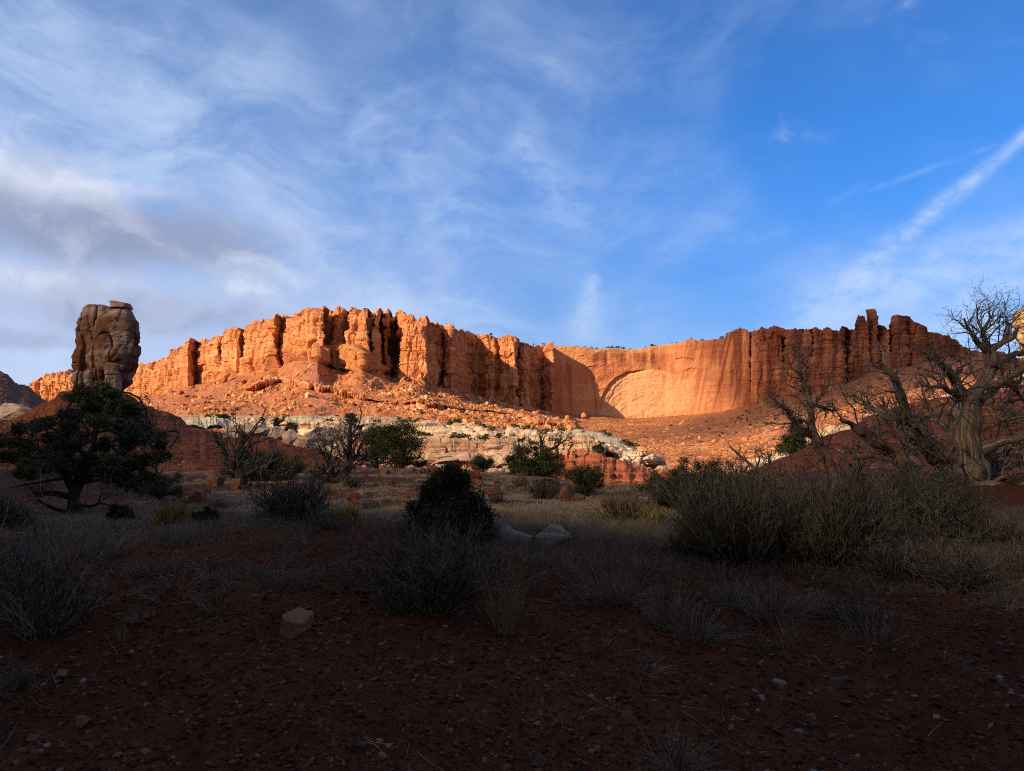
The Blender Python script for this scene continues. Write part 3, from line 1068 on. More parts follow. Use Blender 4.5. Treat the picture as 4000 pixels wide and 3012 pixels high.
tpy = row2(TOPR, xr) - 2.2 * np.abs(np.floor(2.5 * vn(np.stack([xr / 7, 0 * xr, 0 * xr], -1), 161))) * sst(2800, 2900, xr) + 1.6 * fbm(np.stack([xr / 9, 0 * xr, 0 * xr], -1), 3, 160)
tsm = row2([(2130, 1356), (2500, 1366), (2667, 1342), (2832, 1328), (3061, 1296), (3331, 1302), (3466, 1302), (3612, 1312), (3764, 1372), (3913, 1392), (4330, 1440)], xr)
Ltop = at(xr, tpy, pl + 5)
bk1 = at(xr, np.maximum(tsm, tpy) + 3, pl + 22)
bk2 = at(xr, tsm + 14, pl + 150)
Lbase = at(xr, row2(BASER, xr), pl - 3)
under = Lbase.copy()
under[:, 2] -= 25
cap = at(xr, tpy - 0.5, pl + 10)
G, v = loft([lambda x: bk2, lambda x: bk1, lambda x: cap, lambda x: Ltop, lambda x: Lbase, lambda x: under], xr, [3, 6, 3, 150, 14])
t = np.clip(v - 3, 0, 1)
s_ = arclen(xr, np.convolve(np.pad(pl, 30, mode='edge'), ksm, 'valid'))
n = gnormals(G) * np.array([1, 1, 0.2])
i3 = int(np.argmin(np.abs(v - 3)))
n[:i3 + 5] = n[i3 + 5][None]
ryG = (G[..., 2] - EYE) / G[..., 1]
pyG = 1506 - FP * (ryG * CT - ST) / (CT + ryG * ST)
XB = np.broadcast_to(xr[None], pyG.shape)
rgh = sst(2840, 3030, XB)
d = cliff_disp(G, s_, (0.9, 3.4, 1.1), 20, (44.0, 11.0, 3.6)) * (0.10 + 0.9 * rgh)
d = d + rgh * (1.3 * ridge(np.stack([np.broadcast_to(s_, d.shape) / 50, G[..., 2] / 4.5, 0 * d], -1), 3, 30) + 1.8 * sst(0.30, 0.34, t[:, None] + 0.10 * vn(np.stack([np.broadcast_to(s_, d.shape) / 25, 0 * d, 0 * d], -1), 31)) + 1.2 * sst(0.62, 0.65, t[:, None] + 0.12 * vn(np.stack([np.broadcast_to(s_, d.shape) / 18, 0 * d, 0 * d], -1), 32)))
d = d + (1 - rgh) * (0.9 * fbm(G / np.array([14, 14, 9]), 4, 21) + 0.5 * ridge(np.stack([XB / 60 + pyG / 50, pyG / 24 - XB / 110, 0 * XB], -1), 2, 22))
# the great arch: rock inside has peeled away
AX = np.array([(2340, 1622), (2341, 1597), (2346, 1573), (2355, 1544), (2369, 1515), (2388, 1491), (2412, 1472), (2436, 1458), (2465, 1450), (2499, 1444), (2523, 1442), (2540, 1443), (2580, 1447), (2622, 1456), (2656, 1475), (2682, 1515), (2698, 1560), (2708, 1600), (2712, 1622)], float)
ax_ = resample(AX, 160)
wob = 1.6 * fbm(np.stack([XB / 12, pyG / 12, 0 * XB], -1), 3, 23) + 2.2 * vn(np.stack([XB / 36, pyG / 36, 0 * XB], -1), 29)
ytop = np.interp(XB + wob, ax_[:, 0], ax_[:, 1])
inside = sst(-1.0, 1.0, pyG + wob - ytop) * (XB > 2340) * (XB < 2712)
deep = 2.6 * (1 - sst(2430, 2550, XB)) + 0.15
edge_ = np.abs(pyG + wob - ytop) / np.sqrt(1 + np.gradient(ytop, axis=1) ** 2)
d = d - inside * deep * (1 - sst(1585, 1625, pyG)) - inside * 2.6 * np.exp(-(edge_ / 9) ** 2) * (1 - sst(2470, 2550, XB)) * (1 - sst(1600, 1632, pyG))
ax2 = resample(np.array([(2366, 1600), (2376, 1572), (2392, 1540), (2404, 1512), (2430, 1490), (2450, 1478), (2470, 1472)], float), 60)
ins2 = sst(-1.0, 1.0, pyG + 1.5 * wob - np.interp(XB, ax2[:, 0], ax2[:, 1])) * (XB > 2366) * (1 - sst(2400, 2480, XB))
d = d - ins2 * 1.0 * (1 - sst(1585, 1625, pyG))
for (x0, y0, x1, y1, dep, wd) in ((2372, 1612, 2412, 1592, 1.4, 5), (2640, 1412, 2668, 1396, 1.4, 7), (2668, 1396, 2708, 1412, 1.2, 6), (2672, 1442, 2722, 1438, 1.6, 6), (2276, 1440, 2330, 1424, 1.2, 6), (2340, 1432, 2370, 1426, 1.0, 5), (2250, 1400, 2300, 1396, 0.8, 5), (2596, 1460, 2640, 1560, 0.8, 8), (2742, 1450, 2760, 1560, 1.2, 9), (2780, 1440, 2806, 1590, 1.0, 9), (2850, 1470, 2870, 1590, 1.3, 8)):
    # flakes of rock standing out above a curved edge
    L2 = (x1 - x0) ** 2 + (y1 - y0) ** 2
    u = ((XB - x0) * (x1 - x0) + (pyG - y0) * (y1 - y0)) / L2
    w = ((XB - x0) * (y1 - y0) - (pyG - y0) * (x1 - x0)) / math.sqrt(L2) + 3 * wob - 5 * np.sin(np.clip(u, 0, 1) * math.pi)
    d = d + dep * np.exp(-np.clip(w, 0, None) / wd / 2.5) * (w > 0) * sst(-0.1, 0.25, u) * (1 - sst(0.75, 1.1, u))
rc = np.hypot((XB - 2520) / 1.15, pyG - 1640)
d = d + inside * (0.55 * ridge(np.stack([rc / 16, np.arctan2(XB - 2520, 1640 - pyG) * 2.0, 0 * XB], -1), 3, 26) + 0.25 * fbm(np.stack([XB / 9 + pyG / 14, pyG / 5, 0 * XB], -1), 4, 27))
d = d + (1 - rgh) * (1 - inside) * 0.35 * ridge(np.stack([rc / 20, np.arctan2(XB - 2520, 1640 - pyG) * 3.0, 0 * XB], -1), 3, 28) * sst(1372, 1400, pyG)
cream = np.clip(inside * (1 - sst(2520, 2705, XB)) * 0.95 + 0.45 * np.exp(-((XB - 2640) / 110) ** 2 - ((pyG - 1560) / 60) ** 2) + 0.6 * (1 - sst(4, 17, pyG - tpy[None] - 4 * wob)) * (1 - sst(2560, 2660, XB)) * (v >= 2)[:, None], 0, 1)
st1 = fbm(np.stack([XB / 17, pyG / 150, 0 * XB], -1), 4, 24)
st2 = fbm(np.stack([XB / 9 + pyG / 40, pyG / 190, 0 * XB + 4], -1), 3, 25)
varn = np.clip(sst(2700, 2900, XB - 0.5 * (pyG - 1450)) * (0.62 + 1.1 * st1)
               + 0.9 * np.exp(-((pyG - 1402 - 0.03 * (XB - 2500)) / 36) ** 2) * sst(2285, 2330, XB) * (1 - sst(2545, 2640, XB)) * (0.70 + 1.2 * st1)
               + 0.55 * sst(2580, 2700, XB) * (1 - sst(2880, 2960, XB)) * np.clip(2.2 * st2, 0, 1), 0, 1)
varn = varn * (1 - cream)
d = d * np.where(v < 3, 0.3 * sst(1, 3, v), 1.0)[:, None]
G = G + n * d[..., None]
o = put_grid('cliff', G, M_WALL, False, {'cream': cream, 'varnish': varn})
tag(o, 'smooth red alcove wall with a great pale arch, rising to spires on its right', 'cliff', kind='structure')

# rubble slope below the alcove and the spires
TOER = [(2130, 1775, 300), (2460, 1800, 262), (2600, 1856, 246), (2892, 1862, 215), (3050, 1790, 200), (3200, 1735, 195), (3307, 1700, 195), (3500, 1640, 200), (3700, 1590, 210), (4330, 1560, 240)]
Lb0 = Lbase.copy()
Lb0[:, 1] += 8
Lb0[:, 2] += 2
py, Yt = interp_row(TOER, xr)
Ltoe = at(xr, py, Yt)
b1 = at(xr, row2(BASER, xr) + 4, pl - 6)
mid = 0.5 * b1 + 0.5 * Ltoe
mid[:, 2] -= 0.10 * (b1[:, 2] - Ltoe[:, 2])
und = Ltoe.copy()
und[:, 1] -= 15
und[:, 2] -= 12
G, v = loft([lambda x: Lb0, lambda x: b1, lambda x: mid, lambda x: Ltoe, lambda x: und], xr, [4, 70, 90, 6])
n = gnormals(G)
d = (2.5 * fbm(G / 30, 4, 101) + 1.2 * fbm(G / 5, 3, 102)) * sst(1.0, 1.2, v)[:, None]
G = G + n * d[..., None]
G_TAR, V_TAR = G, v
ch = np.clip(2.2 * fbm(np.stack([(G[..., 0] - 0.25 * G[..., 1]) / 15, G[..., 1] / 150, 0 * G[..., 0]], -1), 3, 103) - 0.2, 0, 1) * (v > 1.0)[:, None]
CH_R = ch
o = put_grid('talus_slope', G, M_TALUS, False, {'chute': ch, 'tier': 0 * ch})
tag(o, 'broad orange rubble slope below the alcove wall', 'slope', kind='structure')

# ------------------------------------------------------------------ white ledges of the bench
xw = np.linspace(640, 2760, 1500)
# upper bench: from the talus toe forward to a ragged white rim, two steps
RIM1 = [(640, 1640, 300), (820, 1655, 262), (1000, 1660, 255), (1150, 1664, 250), (1270, 1662, 246), (1380, 1660, 245), (1500, 1662, 242), (1596, 1660, 240), (1700, 1664, 238), (1850, 1672, 234), (2000, 1682, 230), (2150, 1697, 222), (2280, 1710, 214), (2360, 1738, 204), (2395, 1764, 198), (2505, 1766, 192), (2530, 1778, 196), (2600, 1846, 225), (2700, 1900, 240), (2760, 1930, 245)]
FT1 = [(640, 1662, 296), (820, 1668, 258), (1000, 1690, 250), (1150, 1705, 245), (1270, 1712, 240), (1380, 1712, 238), (1500, 1705, 235), (1596, 1700, 233), (1700, 1712, 228), (1850, 1716, 222), (2000, 1728, 214), (2150, 1742, 206), (2280, 1752, 202), (2360, 1770, 198), (2395, 1806, 194), (2505, 1812, 188), (2530, 1826, 192), (2600, 1880, 224), (2700, 1930, 238), (2760, 1950, 243)]
RIM2 = [(640, 1690, 250), (820, 1690, 225), (1000, 1705, 215), (1150, 1725, 205), (1380, 1735, 195), (1500, 1730, 190), (1640, 1726, 186), (1750, 1724, 184), (1770, 1728, 184), (1880, 1738, 182), (1915, 1742, 184), (1935, 1734, 181), (1990, 1736, 180), (2030, 1752, 184), (2100, 1755, 186), (2185, 1730, 178), (2210, 1720, 176), (2278, 1716, 175), (2330, 1730, 175), (2362, 1745, 176), (2366, 1775, 184), (2400, 1806, 186), (2500, 1814, 184), (2540, 1835, 188), (2760, 1960, 240)]
FT2 = [(640, 1705, 246), (820, 1710, 221), (1000, 1740, 210), (1150, 1770, 200), (1380, 1800, 190), (1500, 1815, 185), (1640, 1824, 181), (1770, 1834, 179), (1880, 1836, 177), (1990, 1836, 175), (2030, 1828, 178), (2100, 1815, 180), (2185, 1770, 174), (2278, 1793, 171), (2330, 1798, 170), (2362, 1792, 171), (2380, 1800, 178), (2400, 1812, 183), (2500, 1822, 181), (2540, 1845, 185), (2760, 1975, 236)]
SL2 = [(640, 1800, 150), (1000, 1850, 120), (1500, 1870, 110), (1700, 1878, 108), (1900, 1880, 108), (2030, 1880, 110), (2100, 1880, 150), (2185, 1870, 172), (2278, 1880, 172), (2400, 1895, 178), (2540, 1905, 180), (2760, 1990, 230)]


def rowf(tab, jit=0.0, sd=0, st=0.0):
    def f(px):
        py, Y = interp_row(tab, px)
        jx = np.stack([px / 26, 0 * px, 0 * px], -1)
        return at(px, py + jit * fbm(jx, 4, sd), Y + st * fbm(jx * 0.8 + 30, 4, sd + 1))
    return f


def backrow(px):
    py, Y = interp_row([(640, 1618, 420), (1500, 1622, 395), (1980, 1668, 340), (2364, 1688, 305), (2460, 1730, 280), (2600, 1835, 262), (2760, 1860, 262)], px)
    return at(px, py, Y)


def gapped(rim, ft, sd, lo, hi, jit, st, x0, x1):
    # a rim that is broken down to its foot in places
    fr_, ff_ = rowf(rim, jit, sd, st), rowf(ft, jit * 0.6, sd + 1, st)

    def f(px):
        g = sst(lo, hi, fbm(np.stack([px / 70, 0 * px, 0 * px], -1), 3, sd + 7)) * 0.8
        g = g * sst(x0, x0 + 60, px) * (1 - sst(x1 - 60, x1, px))
        stp = np.floor(3 * vn(np.stack([px / 34, 0 * px, 0 * px], -1), sd + 8)) / 3
        g = np.clip(g + 0.22 * stp * sst(x0, x0 + 60, px) * (1 - sst(x1 - 60, x1, px)), 0, 0.9)[:, None]
        return fr_(px) * (1 - g) + ff_(px) * g
    return f


rim2 = gapped(RIM2, FT2, 112, 0.05, 0.30, 5, 4, 900, 1640)
rows = [backrow, gapped(RIM1, FT1, 110, 0.0, 0.28, 4, 6, 760, 2180), rowf(FT1, 4, 111, 5), rim2, rowf(FT2, 4, 113, 4), rowf(SL2)]
G, v = loft(rows, xw, [26, 44, 24, 64, 50])
sW = arclen(xw, np.full(len(xw), 200.0))
n = gnormals(smooth_rows(G, 2)) * np.array([1, 1, 0.6])
isface = (((v >= 1) & (v <= 2)) | ((v >= 3) & (v <= 4))).astype(float)[:, None]
XB = np.broadcast_to(xw[None], G.shape[:2])
ZB = G[..., 2]


def blocky(S, z, seed, w, hz):
    """irregular jointed blocks: widths and bed heights change along the face"""
    zw = z + 0.9 * fbm(np.stack([S / 16, 0 * z, 0 * z], -1), 3, seed + 5)
    bed = np.floor(zw / hz + 0.6 * vn(np.stack([S / 40, 0 * z, 0 * z], -1), seed + 6)).astype(np.int64)
    ws = w * (0.6 + 1.3 * _h(bed, 0 * bed, 0 * bed, seed + 7))
    cs = S / ws + 9 * _h(bed, 0 * bed + 1, 0 * bed, seed + 8) + 0.8 * fbm(np.stack([S / 9, z / 4, 0 * z], -1), 3, seed)
    ci = np.floor(cs).astype(np.int64)
    fr = cs - ci
    fz = zw / hz + 0.6 * vn(np.stack([S / 40, 0 * z, 0 * z], -1), seed + 6) - bed
    h = _h(ci, bed, 0 * ci, seed + 2)
    gap = np.exp(-(np.minimum(fr, 1 - fr) * ws / 0.2) ** 2) * (h > 0.25) + 0.55 * np.exp(-(np.minimum(fz, 1 - fz) * hz / 0.16) ** 2)
    return (h - 0.4) * 2.0 + 0.5 * (1 - (2 * fr - 1) ** 4) - 0.8 * gap


SB = np.broadcast_to(sW[None], G.shape[:2])
frontb = ((v >= 3) & (v <= 4)).astype(float)[:, None] * np.ones((1, G.shape[1]))
d = isface * ((1.5 + 0.9 * frontb) * blocky(SB, ZB, 120, 7.5, 6.5) + 0.4 * blocky(SB, ZB, 130, 2.4, 1.5) + 1.6 * fbm(G / 7, 3, 123) + 0.6 * fbm(G / 1.5, 4, 124))
flat = 1 - isface
d = d + flat * (0.5 * fbm(G / 6, 3, 125) + 0.25 * fbm(G / 1.3, 3, 126)) * (v > 0.1)[:, None]
flu = ((v >= 4)).astype(float)[:, None] * sst(4, 4.2, v)[:, None]
d = d + flu * (0.9 * ridge(np.stack([SB / 3.5, ZB / 20, 0 * ZB], -1), 3, 127) + 0.35 * ridge(np.stack([SB / 30, ZB / 0.8, 0 * ZB], -1), 2, 128))
G = G + n * d[..., None]
# terraces on the bench between the rims
red = np.zeros(G.shape[:2])
red[(v > 4.02)] = 1
red += ((v > 3.55) & (v <= 4.02)).astype(float)[:, None] * sst(2150, 2260, XB) * 0.9
red += ((v > 1.75) & (v < 2.3)).astype(float)[:, None] * sst(2380, 2420, XB) * 0.9
red += ((v > 2.1) & (v < 2.9)).astype(float)[:, None] * 0.55 * (0.5 + 0.5 * np.sign(vn(np.stack([XB / 60, ZB / 2, 0 * XB], -1), 9)))
red += frontb * 0.30 * sst(-0.3, 0.5, fbm(G / 6, 3, 18)) * (XB < 2100)
red += ((v > 2.0) & (v <= 4.02)).astype(float)[:, None] * (1 - sst(1480, 1640, XB)) * sst(-0.25, 0.2, fbm(G / 7, 3, 17)) * 0.9
red += ((v < 0.75)).astype(float)[:, None] * 0.5 * (0.5 + fbm(np.stack([XB / 50, 0 * XB + 3 * v[:, None], 0 * XB], -1), 3, 19))
o = put_grid('ledge', G, M_WHITE, False, {'red': np.clip(red, 0, 1)})
tag(o, 'pale sandstone ledges stepping down to red mudstone along the bench', 'ledge', kind='structure')
G_BENCH, V_BENCH = G, v

# red mudstone spur running down from the sunlit ledge end
xm = np.linspace(2120, 2900, 420)
R1 = [(2120, 1800, 172), (2230, 1790, 170), (2310, 1778, 168), (2360, 1788, 166), (2400, 1800, 166), (2440, 1806, 165), (2500, 1822, 166), (2560, 1850, 170), (2640, 1872, 176), (2900, 1930, 190)]
R2 = [(2120, 1842, 160), (2230, 1846, 158), (2310, 1848, 155), (2440, 1868, 153), (2560, 1884, 156), (2640, 1892, 160), (2900, 1950, 176)]
R3 = [(2120, 1870, 156), (2230, 1878, 154), (2310, 1882, 151), (2440, 1890, 150), (2560, 1900, 152), (2640, 1905, 156), (2900, 1965, 172)]
R4 = [(2120, 1990, 120), (2440, 2000, 115), (2900, 2040, 120)]


def bk(px):
    a = rowf(R1)(px)
    a[:, 1] += 10
    a[:, 2] -= 5
    return a


G, v = loft([bk, rowf(R1, 6, 140, 3), rowf(R2, 3, 141, 3), rowf(R3, 2, 142, 2), rowf(R4)], xm, [5, 60, 36, 40])
n = gnormals(smooth_rows(G, 2))
SB = np.broadcast_to(arclen(xm, np.full(len(xm), 160.0))[None], G.shape[:2])
ZB = G[..., 2]
d = 0.7 * ridge(np.stack([SB / 4.5, ZB / 30, 0 * ZB], -1), 3, 143) + 0.45 * ridge(np.stack([SB / 60, ZB / 0.9, 0 * ZB], -1), 2, 144) + 0.3 * fbm(G / 1.2, 3, 145)
G = G + n * (d * sst(0.5, 1.2, v)[:, None])[..., None]
o = put_grid('hillside', G, M_REDBED, False)
tag(o, 'banded red mudstone spur below the end of the white ledges', 'hillside', kind='structure')


# clay mounds at the foot of the rubble
def mound(name, rows, mat, label, x0, x1, nx=220, segs=None, amp=0.5, sc=5.0, flute=0.5, seed=0, kind='structure', terr=0.0):
    xm = np.linspace(x0, x1, nx)
    R = [rowf(r, 2.0, 200 + seed + i, 1.0) for i, r in enumerate(rows)]

    def bk(px):
        a = R[0](px)
        a[:, 1] *= 1.12
        a[:, 0] *= 1.12
        a[:, 2] -= 0.035 * a[:, 1]
        return a
    G, v = loft([bk] + R, xm, segs or [8] + [40] * (len(rows) - 1))
    G = smooth_rows(G, 3)
    n = gnormals(G)
    d = amp * fbm(G / sc, 4, 210 + seed) + 0.25 * amp * fbm(G / (sc / 6), 3, 211 + seed)
    if flute:
        SB = np.broadcast_to(arclen(xm, np.full(nx, float(rows[0][0][2])))[None], d.shape)
        d = d + flute * ridge(np.stack([SB / (sc * 0.8), v[:, None] * np.ones_like(SB) * 0.4, 0 * SB], -1), 3, 212 + seed) * sst(0.6, 1.4, v)[:, None]
    d = d + terr * (ridge(np.stack([G[..., 0] / 6, G[..., 1] / 6, G[..., 2] / 0.45], -1), 2, 216 + seed) + 0.8 * fbm(G / 0.35, 3, 217 + seed))
    G = G + n * d[..., None]
    o = put_grid(name, G, mat, True)
    tag(o, label, name.replace('_', ' '), kind=kind)
    return G, v


mound('mound', [[(2150, 1712, 262), (2200, 1684, 258), (2260, 1680, 255), (2330, 1690, 250), (2370, 1694, 246), (2420, 1716, 240), (2470, 1752, 232), (2540, 1800, 225)],
                [(2150, 1722, 240), (2200, 1716, 232), (2278, 1716, 226), (2360, 1752, 212), (2420, 1768, 204), (2480, 1774, 200), (2540, 1815, 205)]], M_GREEN,
      'grey green clay mound beside the sunlit white ledge', 2150, 2540, amp=0.8, sc=7, flute=0.7, seed=1)
mound('mound', [[(690, 1662, 260), (735, 1640, 258), (800, 1630, 255), (850, 1628, 252), (890, 1640, 250), (930, 1660, 250)],
                [(690, 1672, 235), (735, 1668, 230), (800, 1668, 226), (850, 1664, 226), (930, 1676, 230)]], M_GREEN,
      'pale grey clay mound behind the crest of the dark red hill', 690, 930, amp=0.8, sc=6, flute=0.9, seed=2)
mound('mound', [[(1050, 1650, 300), (1120, 1628, 296), (1180, 1622, 292), (1260, 1636, 288), (1400, 1650, 284), (1500, 1656, 280)],
                [(1050, 1662, 275), (1180, 1660, 268), (1400, 1664, 262), (1500, 1668, 262)]], M_GREEN,
      'low tan clay apron above the middle of the white ledges', 1050, 1500, amp=0.8, sc=9, flute=0.8, seed=3)

# ------------------------------------------------------------------ dark red hill on the left, under the pinnacle
CREST = [(-900, 1600, 110), (-300, 1640, 105), (0, 1655, 100), (100, 1620, 97), (200, 1556, 93), (232, 1528, 91), (300, 1518, 90), (485, 1522, 88), (528, 1556, 86), (600, 1600, 84), (682, 1630, 82), (744, 1662, 80), (816, 1677, 78), (936, 1697, 76), (1056, 1711, 74), (1128, 1735, 72), (1200, 1758, 70), (1272, 1774, 68), (1368, 1822, 66), (1440, 1845, 64), (1650, 1900, 62)]
MIDR = [(-900, 1850, 60), (0, 1825, 58), (250, 1780, 58), (500, 1770, 57), (700, 1775, 58), (900, 1790, 58), (1128, 1805, 60), (1300, 1832, 58), (1440, 1890, 56), (1650, 1930, 55)]
FOOT = [(-900, 2060, 22), (0, 2030, 23), (300, 1990, 26), (520, 1950, 30), (650, 1925, 34), (800, 1876, 40), (1000, 1846, 46), (1300, 1846, 50), (1650, 1930, 50)]
FOOT2 = [(x, y + 120, Y * 0.96) for x, y, Y in FOOT]
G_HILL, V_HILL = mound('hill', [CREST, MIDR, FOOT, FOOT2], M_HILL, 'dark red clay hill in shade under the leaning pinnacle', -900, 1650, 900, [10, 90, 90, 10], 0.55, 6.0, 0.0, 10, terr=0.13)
# bank of bright red earth behind the big juniper
mound('bank', [[(-300, 1960, 30), (40, 1935, 29), (150, 1925, 28.5), (330, 1945, 28), (480, 1965, 28), (600, 1990, 27)], [(-300, 2040, 21), (100, 2030, 21.5), (330, 2035, 22), (600, 2030, 23)], [(-300, 2150, 19), (600, 2150, 20)]],
      M_REDBED, 'low bank of red earth behind the trunk of the big juniper', -300, 600, 260, [8, 40, 8], 0.2, 1.6, 0.15, 11)
# rubble hill far left
mound('hill', [[(-900, 1330, 250), (-300, 1400, 240), (0, 1453, 232), (29, 1465, 231), (62, 1494, 229), (106, 1508, 226), (125, 1527, 224), (168, 1556, 220), (202, 1575, 216), (300, 1640, 210), (420, 1700, 205)],
               [(-900, 1600, 150), (0, 1640, 140), (420, 1740, 140)], [(-900, 1800, 110), (420, 1800, 110)]], M_DARKHILL,
      'dark stony hill at the far left edge, in shade', -900, 420, 420, [8, 70, 30], 1.0, 7.0, 0.0, 12, terr=0.3)
# red hill on the right behind the dead trees
CR = [(2780, 1905, 74), (2880, 1868, 76), (3000, 1814, 78), (3096, 1771, 80), (3216, 1703, 83), (3307, 1673, 85), (3394, 1624, 88), (3461, 1606, 91), (3528, 1580, 94), (3672, 1552, 100), (3850, 1525, 105), (4000, 1505, 108), (4600, 1460, 120)]
MR_ = [(2780, 1930, 60), (3000, 1880, 56), (3300, 1810, 55), (3600, 1760, 55), (4000, 1720, 56), (4600, 1700, 60)]
FR = [(2780, 1990, 40), (3000, 1960, 34), (3300, 1930, 28), (3600, 1920, 26), (4000, 1930, 24), (4600, 1950, 24)]
FR2 = [(x, y + 130, Y * 0.96) for x, y, Y in FR]
G_HILR, V_HILR = mound('hill', [CR, MR_, FR, FR2], M_HILL, 'dark red stony hill behind the dead junipers on the right', 2780, 4600, 620, [10, 80, 70, 8], 0.5, 5.0, 0.0, 13, terr=0.13)
# white ledge showing above the right hill
mound('ledge', [[(2640, 1870, 160), (2760, 1850, 160), (2892, 1806, 158), (2960, 1790, 156), (3060, 1752, 152), (3120, 1728, 150), (3192, 1690, 150), (3290, 1652, 150), (3340, 1650, 150), (3480, 1600, 150), (3700, 1535, 150), (3800, 1520, 150)],
                [(2640, 1905, 156), (2892, 1842, 154), (3060, 1780, 148), (3192, 1716, 146), (3290, 1690, 145), (3480, 1620, 146), (3700, 1560, 146), (3800, 1545, 146)],
                [(2640, 1950, 140), (3300, 1760, 130), (3800, 1650, 130)]], M_WHITE, 'strip of sunlit white ledge above the red hill on the right', 2640, 3800, 520, [8, 40, 20], 0.9, 2.5, 0.5, 14)
#PART4

# ------------------------------------------------------------------ rock pinnacles
def stack(eL, eR, y0, y1, Yc, ratio, nv=150, nx=150, seed=0, rough=0.35, pw=2.6, brown=(0.0, 1240, 0.8)):
    """rounded tower between a left and a right outline, given as (px,py) tables"""
    ys = np.linspace(y0, y1, nv)
    a = np.array(eL, float)
    b = np.array(eR, float)
    l = np.interp(ys, a[:, 1], a[:, 0])
    r = np.interp(ys, b[:, 1], b[:, 0])
    pl_, pr_ = at(l, ys, Yc), at(r, ys, Yc)
    c = 0.5 * (pl_ + pr_)
    hw = 0.5 * (pr_[:, 0] - pl_[:, 0])
    dep = np.convolve(np.pad(hw, 12, mode='edge'), np.ones(25) / 25, 'valid') * ratio
    u = np.arange(nx) / nx * 2 * np.pi
    cu, su = np.cos(u), np.sin(u)
    k = (np.abs(cu) ** pw + np.abs(su) ** pw) ** (-1 / pw)
    G = np.empty((nv, nx, 3))
    G[..., 0] = c[:, None, 0] + hw[:, None] * (k * cu)[None]
    G[..., 1] = Yc - dep[:, None] * (k * su)[None]
    G[..., 2] = c[:, None, 2]
    nrm = np.stack(np.broadcast_arrays(cu[None], -su[None], 0 * hw[:, None]), -1)
    Sa = np.broadcast_to((u * 0.5 * (hw.mean() + dep.mean()))[None], G.shape[:2])
    d = -rough * 0.55 + rough * 0.40 * blocky(Sa, G[..., 2], seed + 20, 2.6, 4.6) * sst(0.0, 0.06, np.linspace(0, 1, nv))[:, None]
    d += rough * 1.5 * fbm(G / 3.0, 4, seed) + rough * 0.30 * ridge(np.stack([G[..., 0] / 4, G[..., 1] / 4, G[..., 2] / 0.8], -1), 3, seed + 3) + rough * 0.5 * fbm(G / 0.6, 4, seed + 5)
    d -= rough * 1.5 * np.exp(-(vn(G / np.array([2.0, 2.0, 6.5]), seed + 6) / 0.07) ** 2)
    G = G + nrm * d[..., None]
    top = G[0].mean(0) + np.array([0, 0, 0.10])
    V = np.concatenate([G.reshape(-1, 3), top[None]])
    F = grid_faces(nv, nx, True)
    j = np.arange(nx)
    T = np.stack([j, (j + 1) % nx, np.full(nx, nv * nx)], 1)
    bz = brown[0] * sst(brown[1], brown[1] + 25, ys)[:, None] + 1.3 * brown[2] * sst(0.0, 0.35, fbm(G / np.array([2.2, 2.2, 3.0]), 3, seed + 8)) * sst(brown[1] - 10, brown[1] + 20, ys)[:, None] + 0 * d
    return V, [F, T], {'brown': np.concatenate([np.clip(bz, 0, 1).ravel(), [0.0]])}


pb = Bag()
pb.add(*stack([(352, 1194), (338, 1200), (322, 1230), (310, 1263), (307, 1316), (306, 1359), (291, 1398), (290, 1427), (294, 1450), (300, 1480), (296, 1530)],
              [(420, 1194), (436, 1204), (450, 1230), (450, 1300), (450, 1400), (440, 1450), (430, 1530)], 1195, 1532, 89.8, 0.75, seed=301, brown=(0.75, 1232, 0.5)))
pb.add(*stack([(446, 1190), (438, 1200), (424, 1228), (392, 1256), (379, 1290), (377, 1330), (370, 1372), (352, 1396), (346, 1420), (354, 1450), (372, 1480), (388, 1535)],
              [(500, 1190), (511, 1199), (519, 1230), (533, 1263), (547, 1302), (545, 1345), (545, 1388), (533, 1417), (514, 1465), (502, 1499), (484, 1518), (470, 1535)], 1190, 1535, 87.4, 0.7, seed=311, rough=0.42))
pb.add(*stack([(436, 1352), (412, 1362), (402, 1385), (404, 1402), (414, 1412)], [(452, 1352), (472, 1362), (481, 1382), (478, 1402), (468, 1412)], 1352, 1412, 85.7, 0.9, 60, 80, 321, 0.25, 2.0))
pb.add(*stack([(440, 1400), (408, 1412), (400, 1450), (404, 1500), (420, 1520)], [(445, 1400), (470, 1412), (468, 1450), (474, 1500), (470, 1520)], 1400, 1520, 85.9, 0.8, 70, 80, 322, 0.28, 2.2))
pb.add(*stack([(372, 1420), (356, 1440), (352, 1470), (368, 1500)], [(380, 1420), (400, 1440), (408, 1470), (402, 1500)], 1420, 1500, 86.2, 0.8, 60, 70, 323, 0.25, 2.2))
pb.add(*stack([(300, 1444), (282, 1456), (276, 1474), (282, 1500), (286, 1530)], [(316, 1444), (328, 1456), (332, 1474), (330, 1500), (326, 1530)], 1444, 1530, 86.3, 1.0, 60, 70, 324, 0.25, 2.0))
pb.add(*stack([(340, 1440), (330, 1452), (326, 1480), (330, 1520)], [(352, 1440), (362, 1452), (366, 1480), (362, 1520)], 1440, 1520, 85.6, 1.0, 60, 60, 325, 0.25, 2.0))
pb.add(*stack([(436, 1179), (434, 1182), (440, 1188), (440, 1206)], [(466, 1179), (512, 1188), (516, 1194), (514, 1206)], 1179, 1206, 87.4, 1.1, 24, 80, 326, 0.12, 2.6))
c0 = at(430, 1532, 88)
o = pb.build('rock_pinnacle', M_GREYROCK, None, False, c0)
o.location = c0
tag(o, 'tall brown and grey rock pinnacle with split top standing on the dark red hill', 'rock pinnacle')

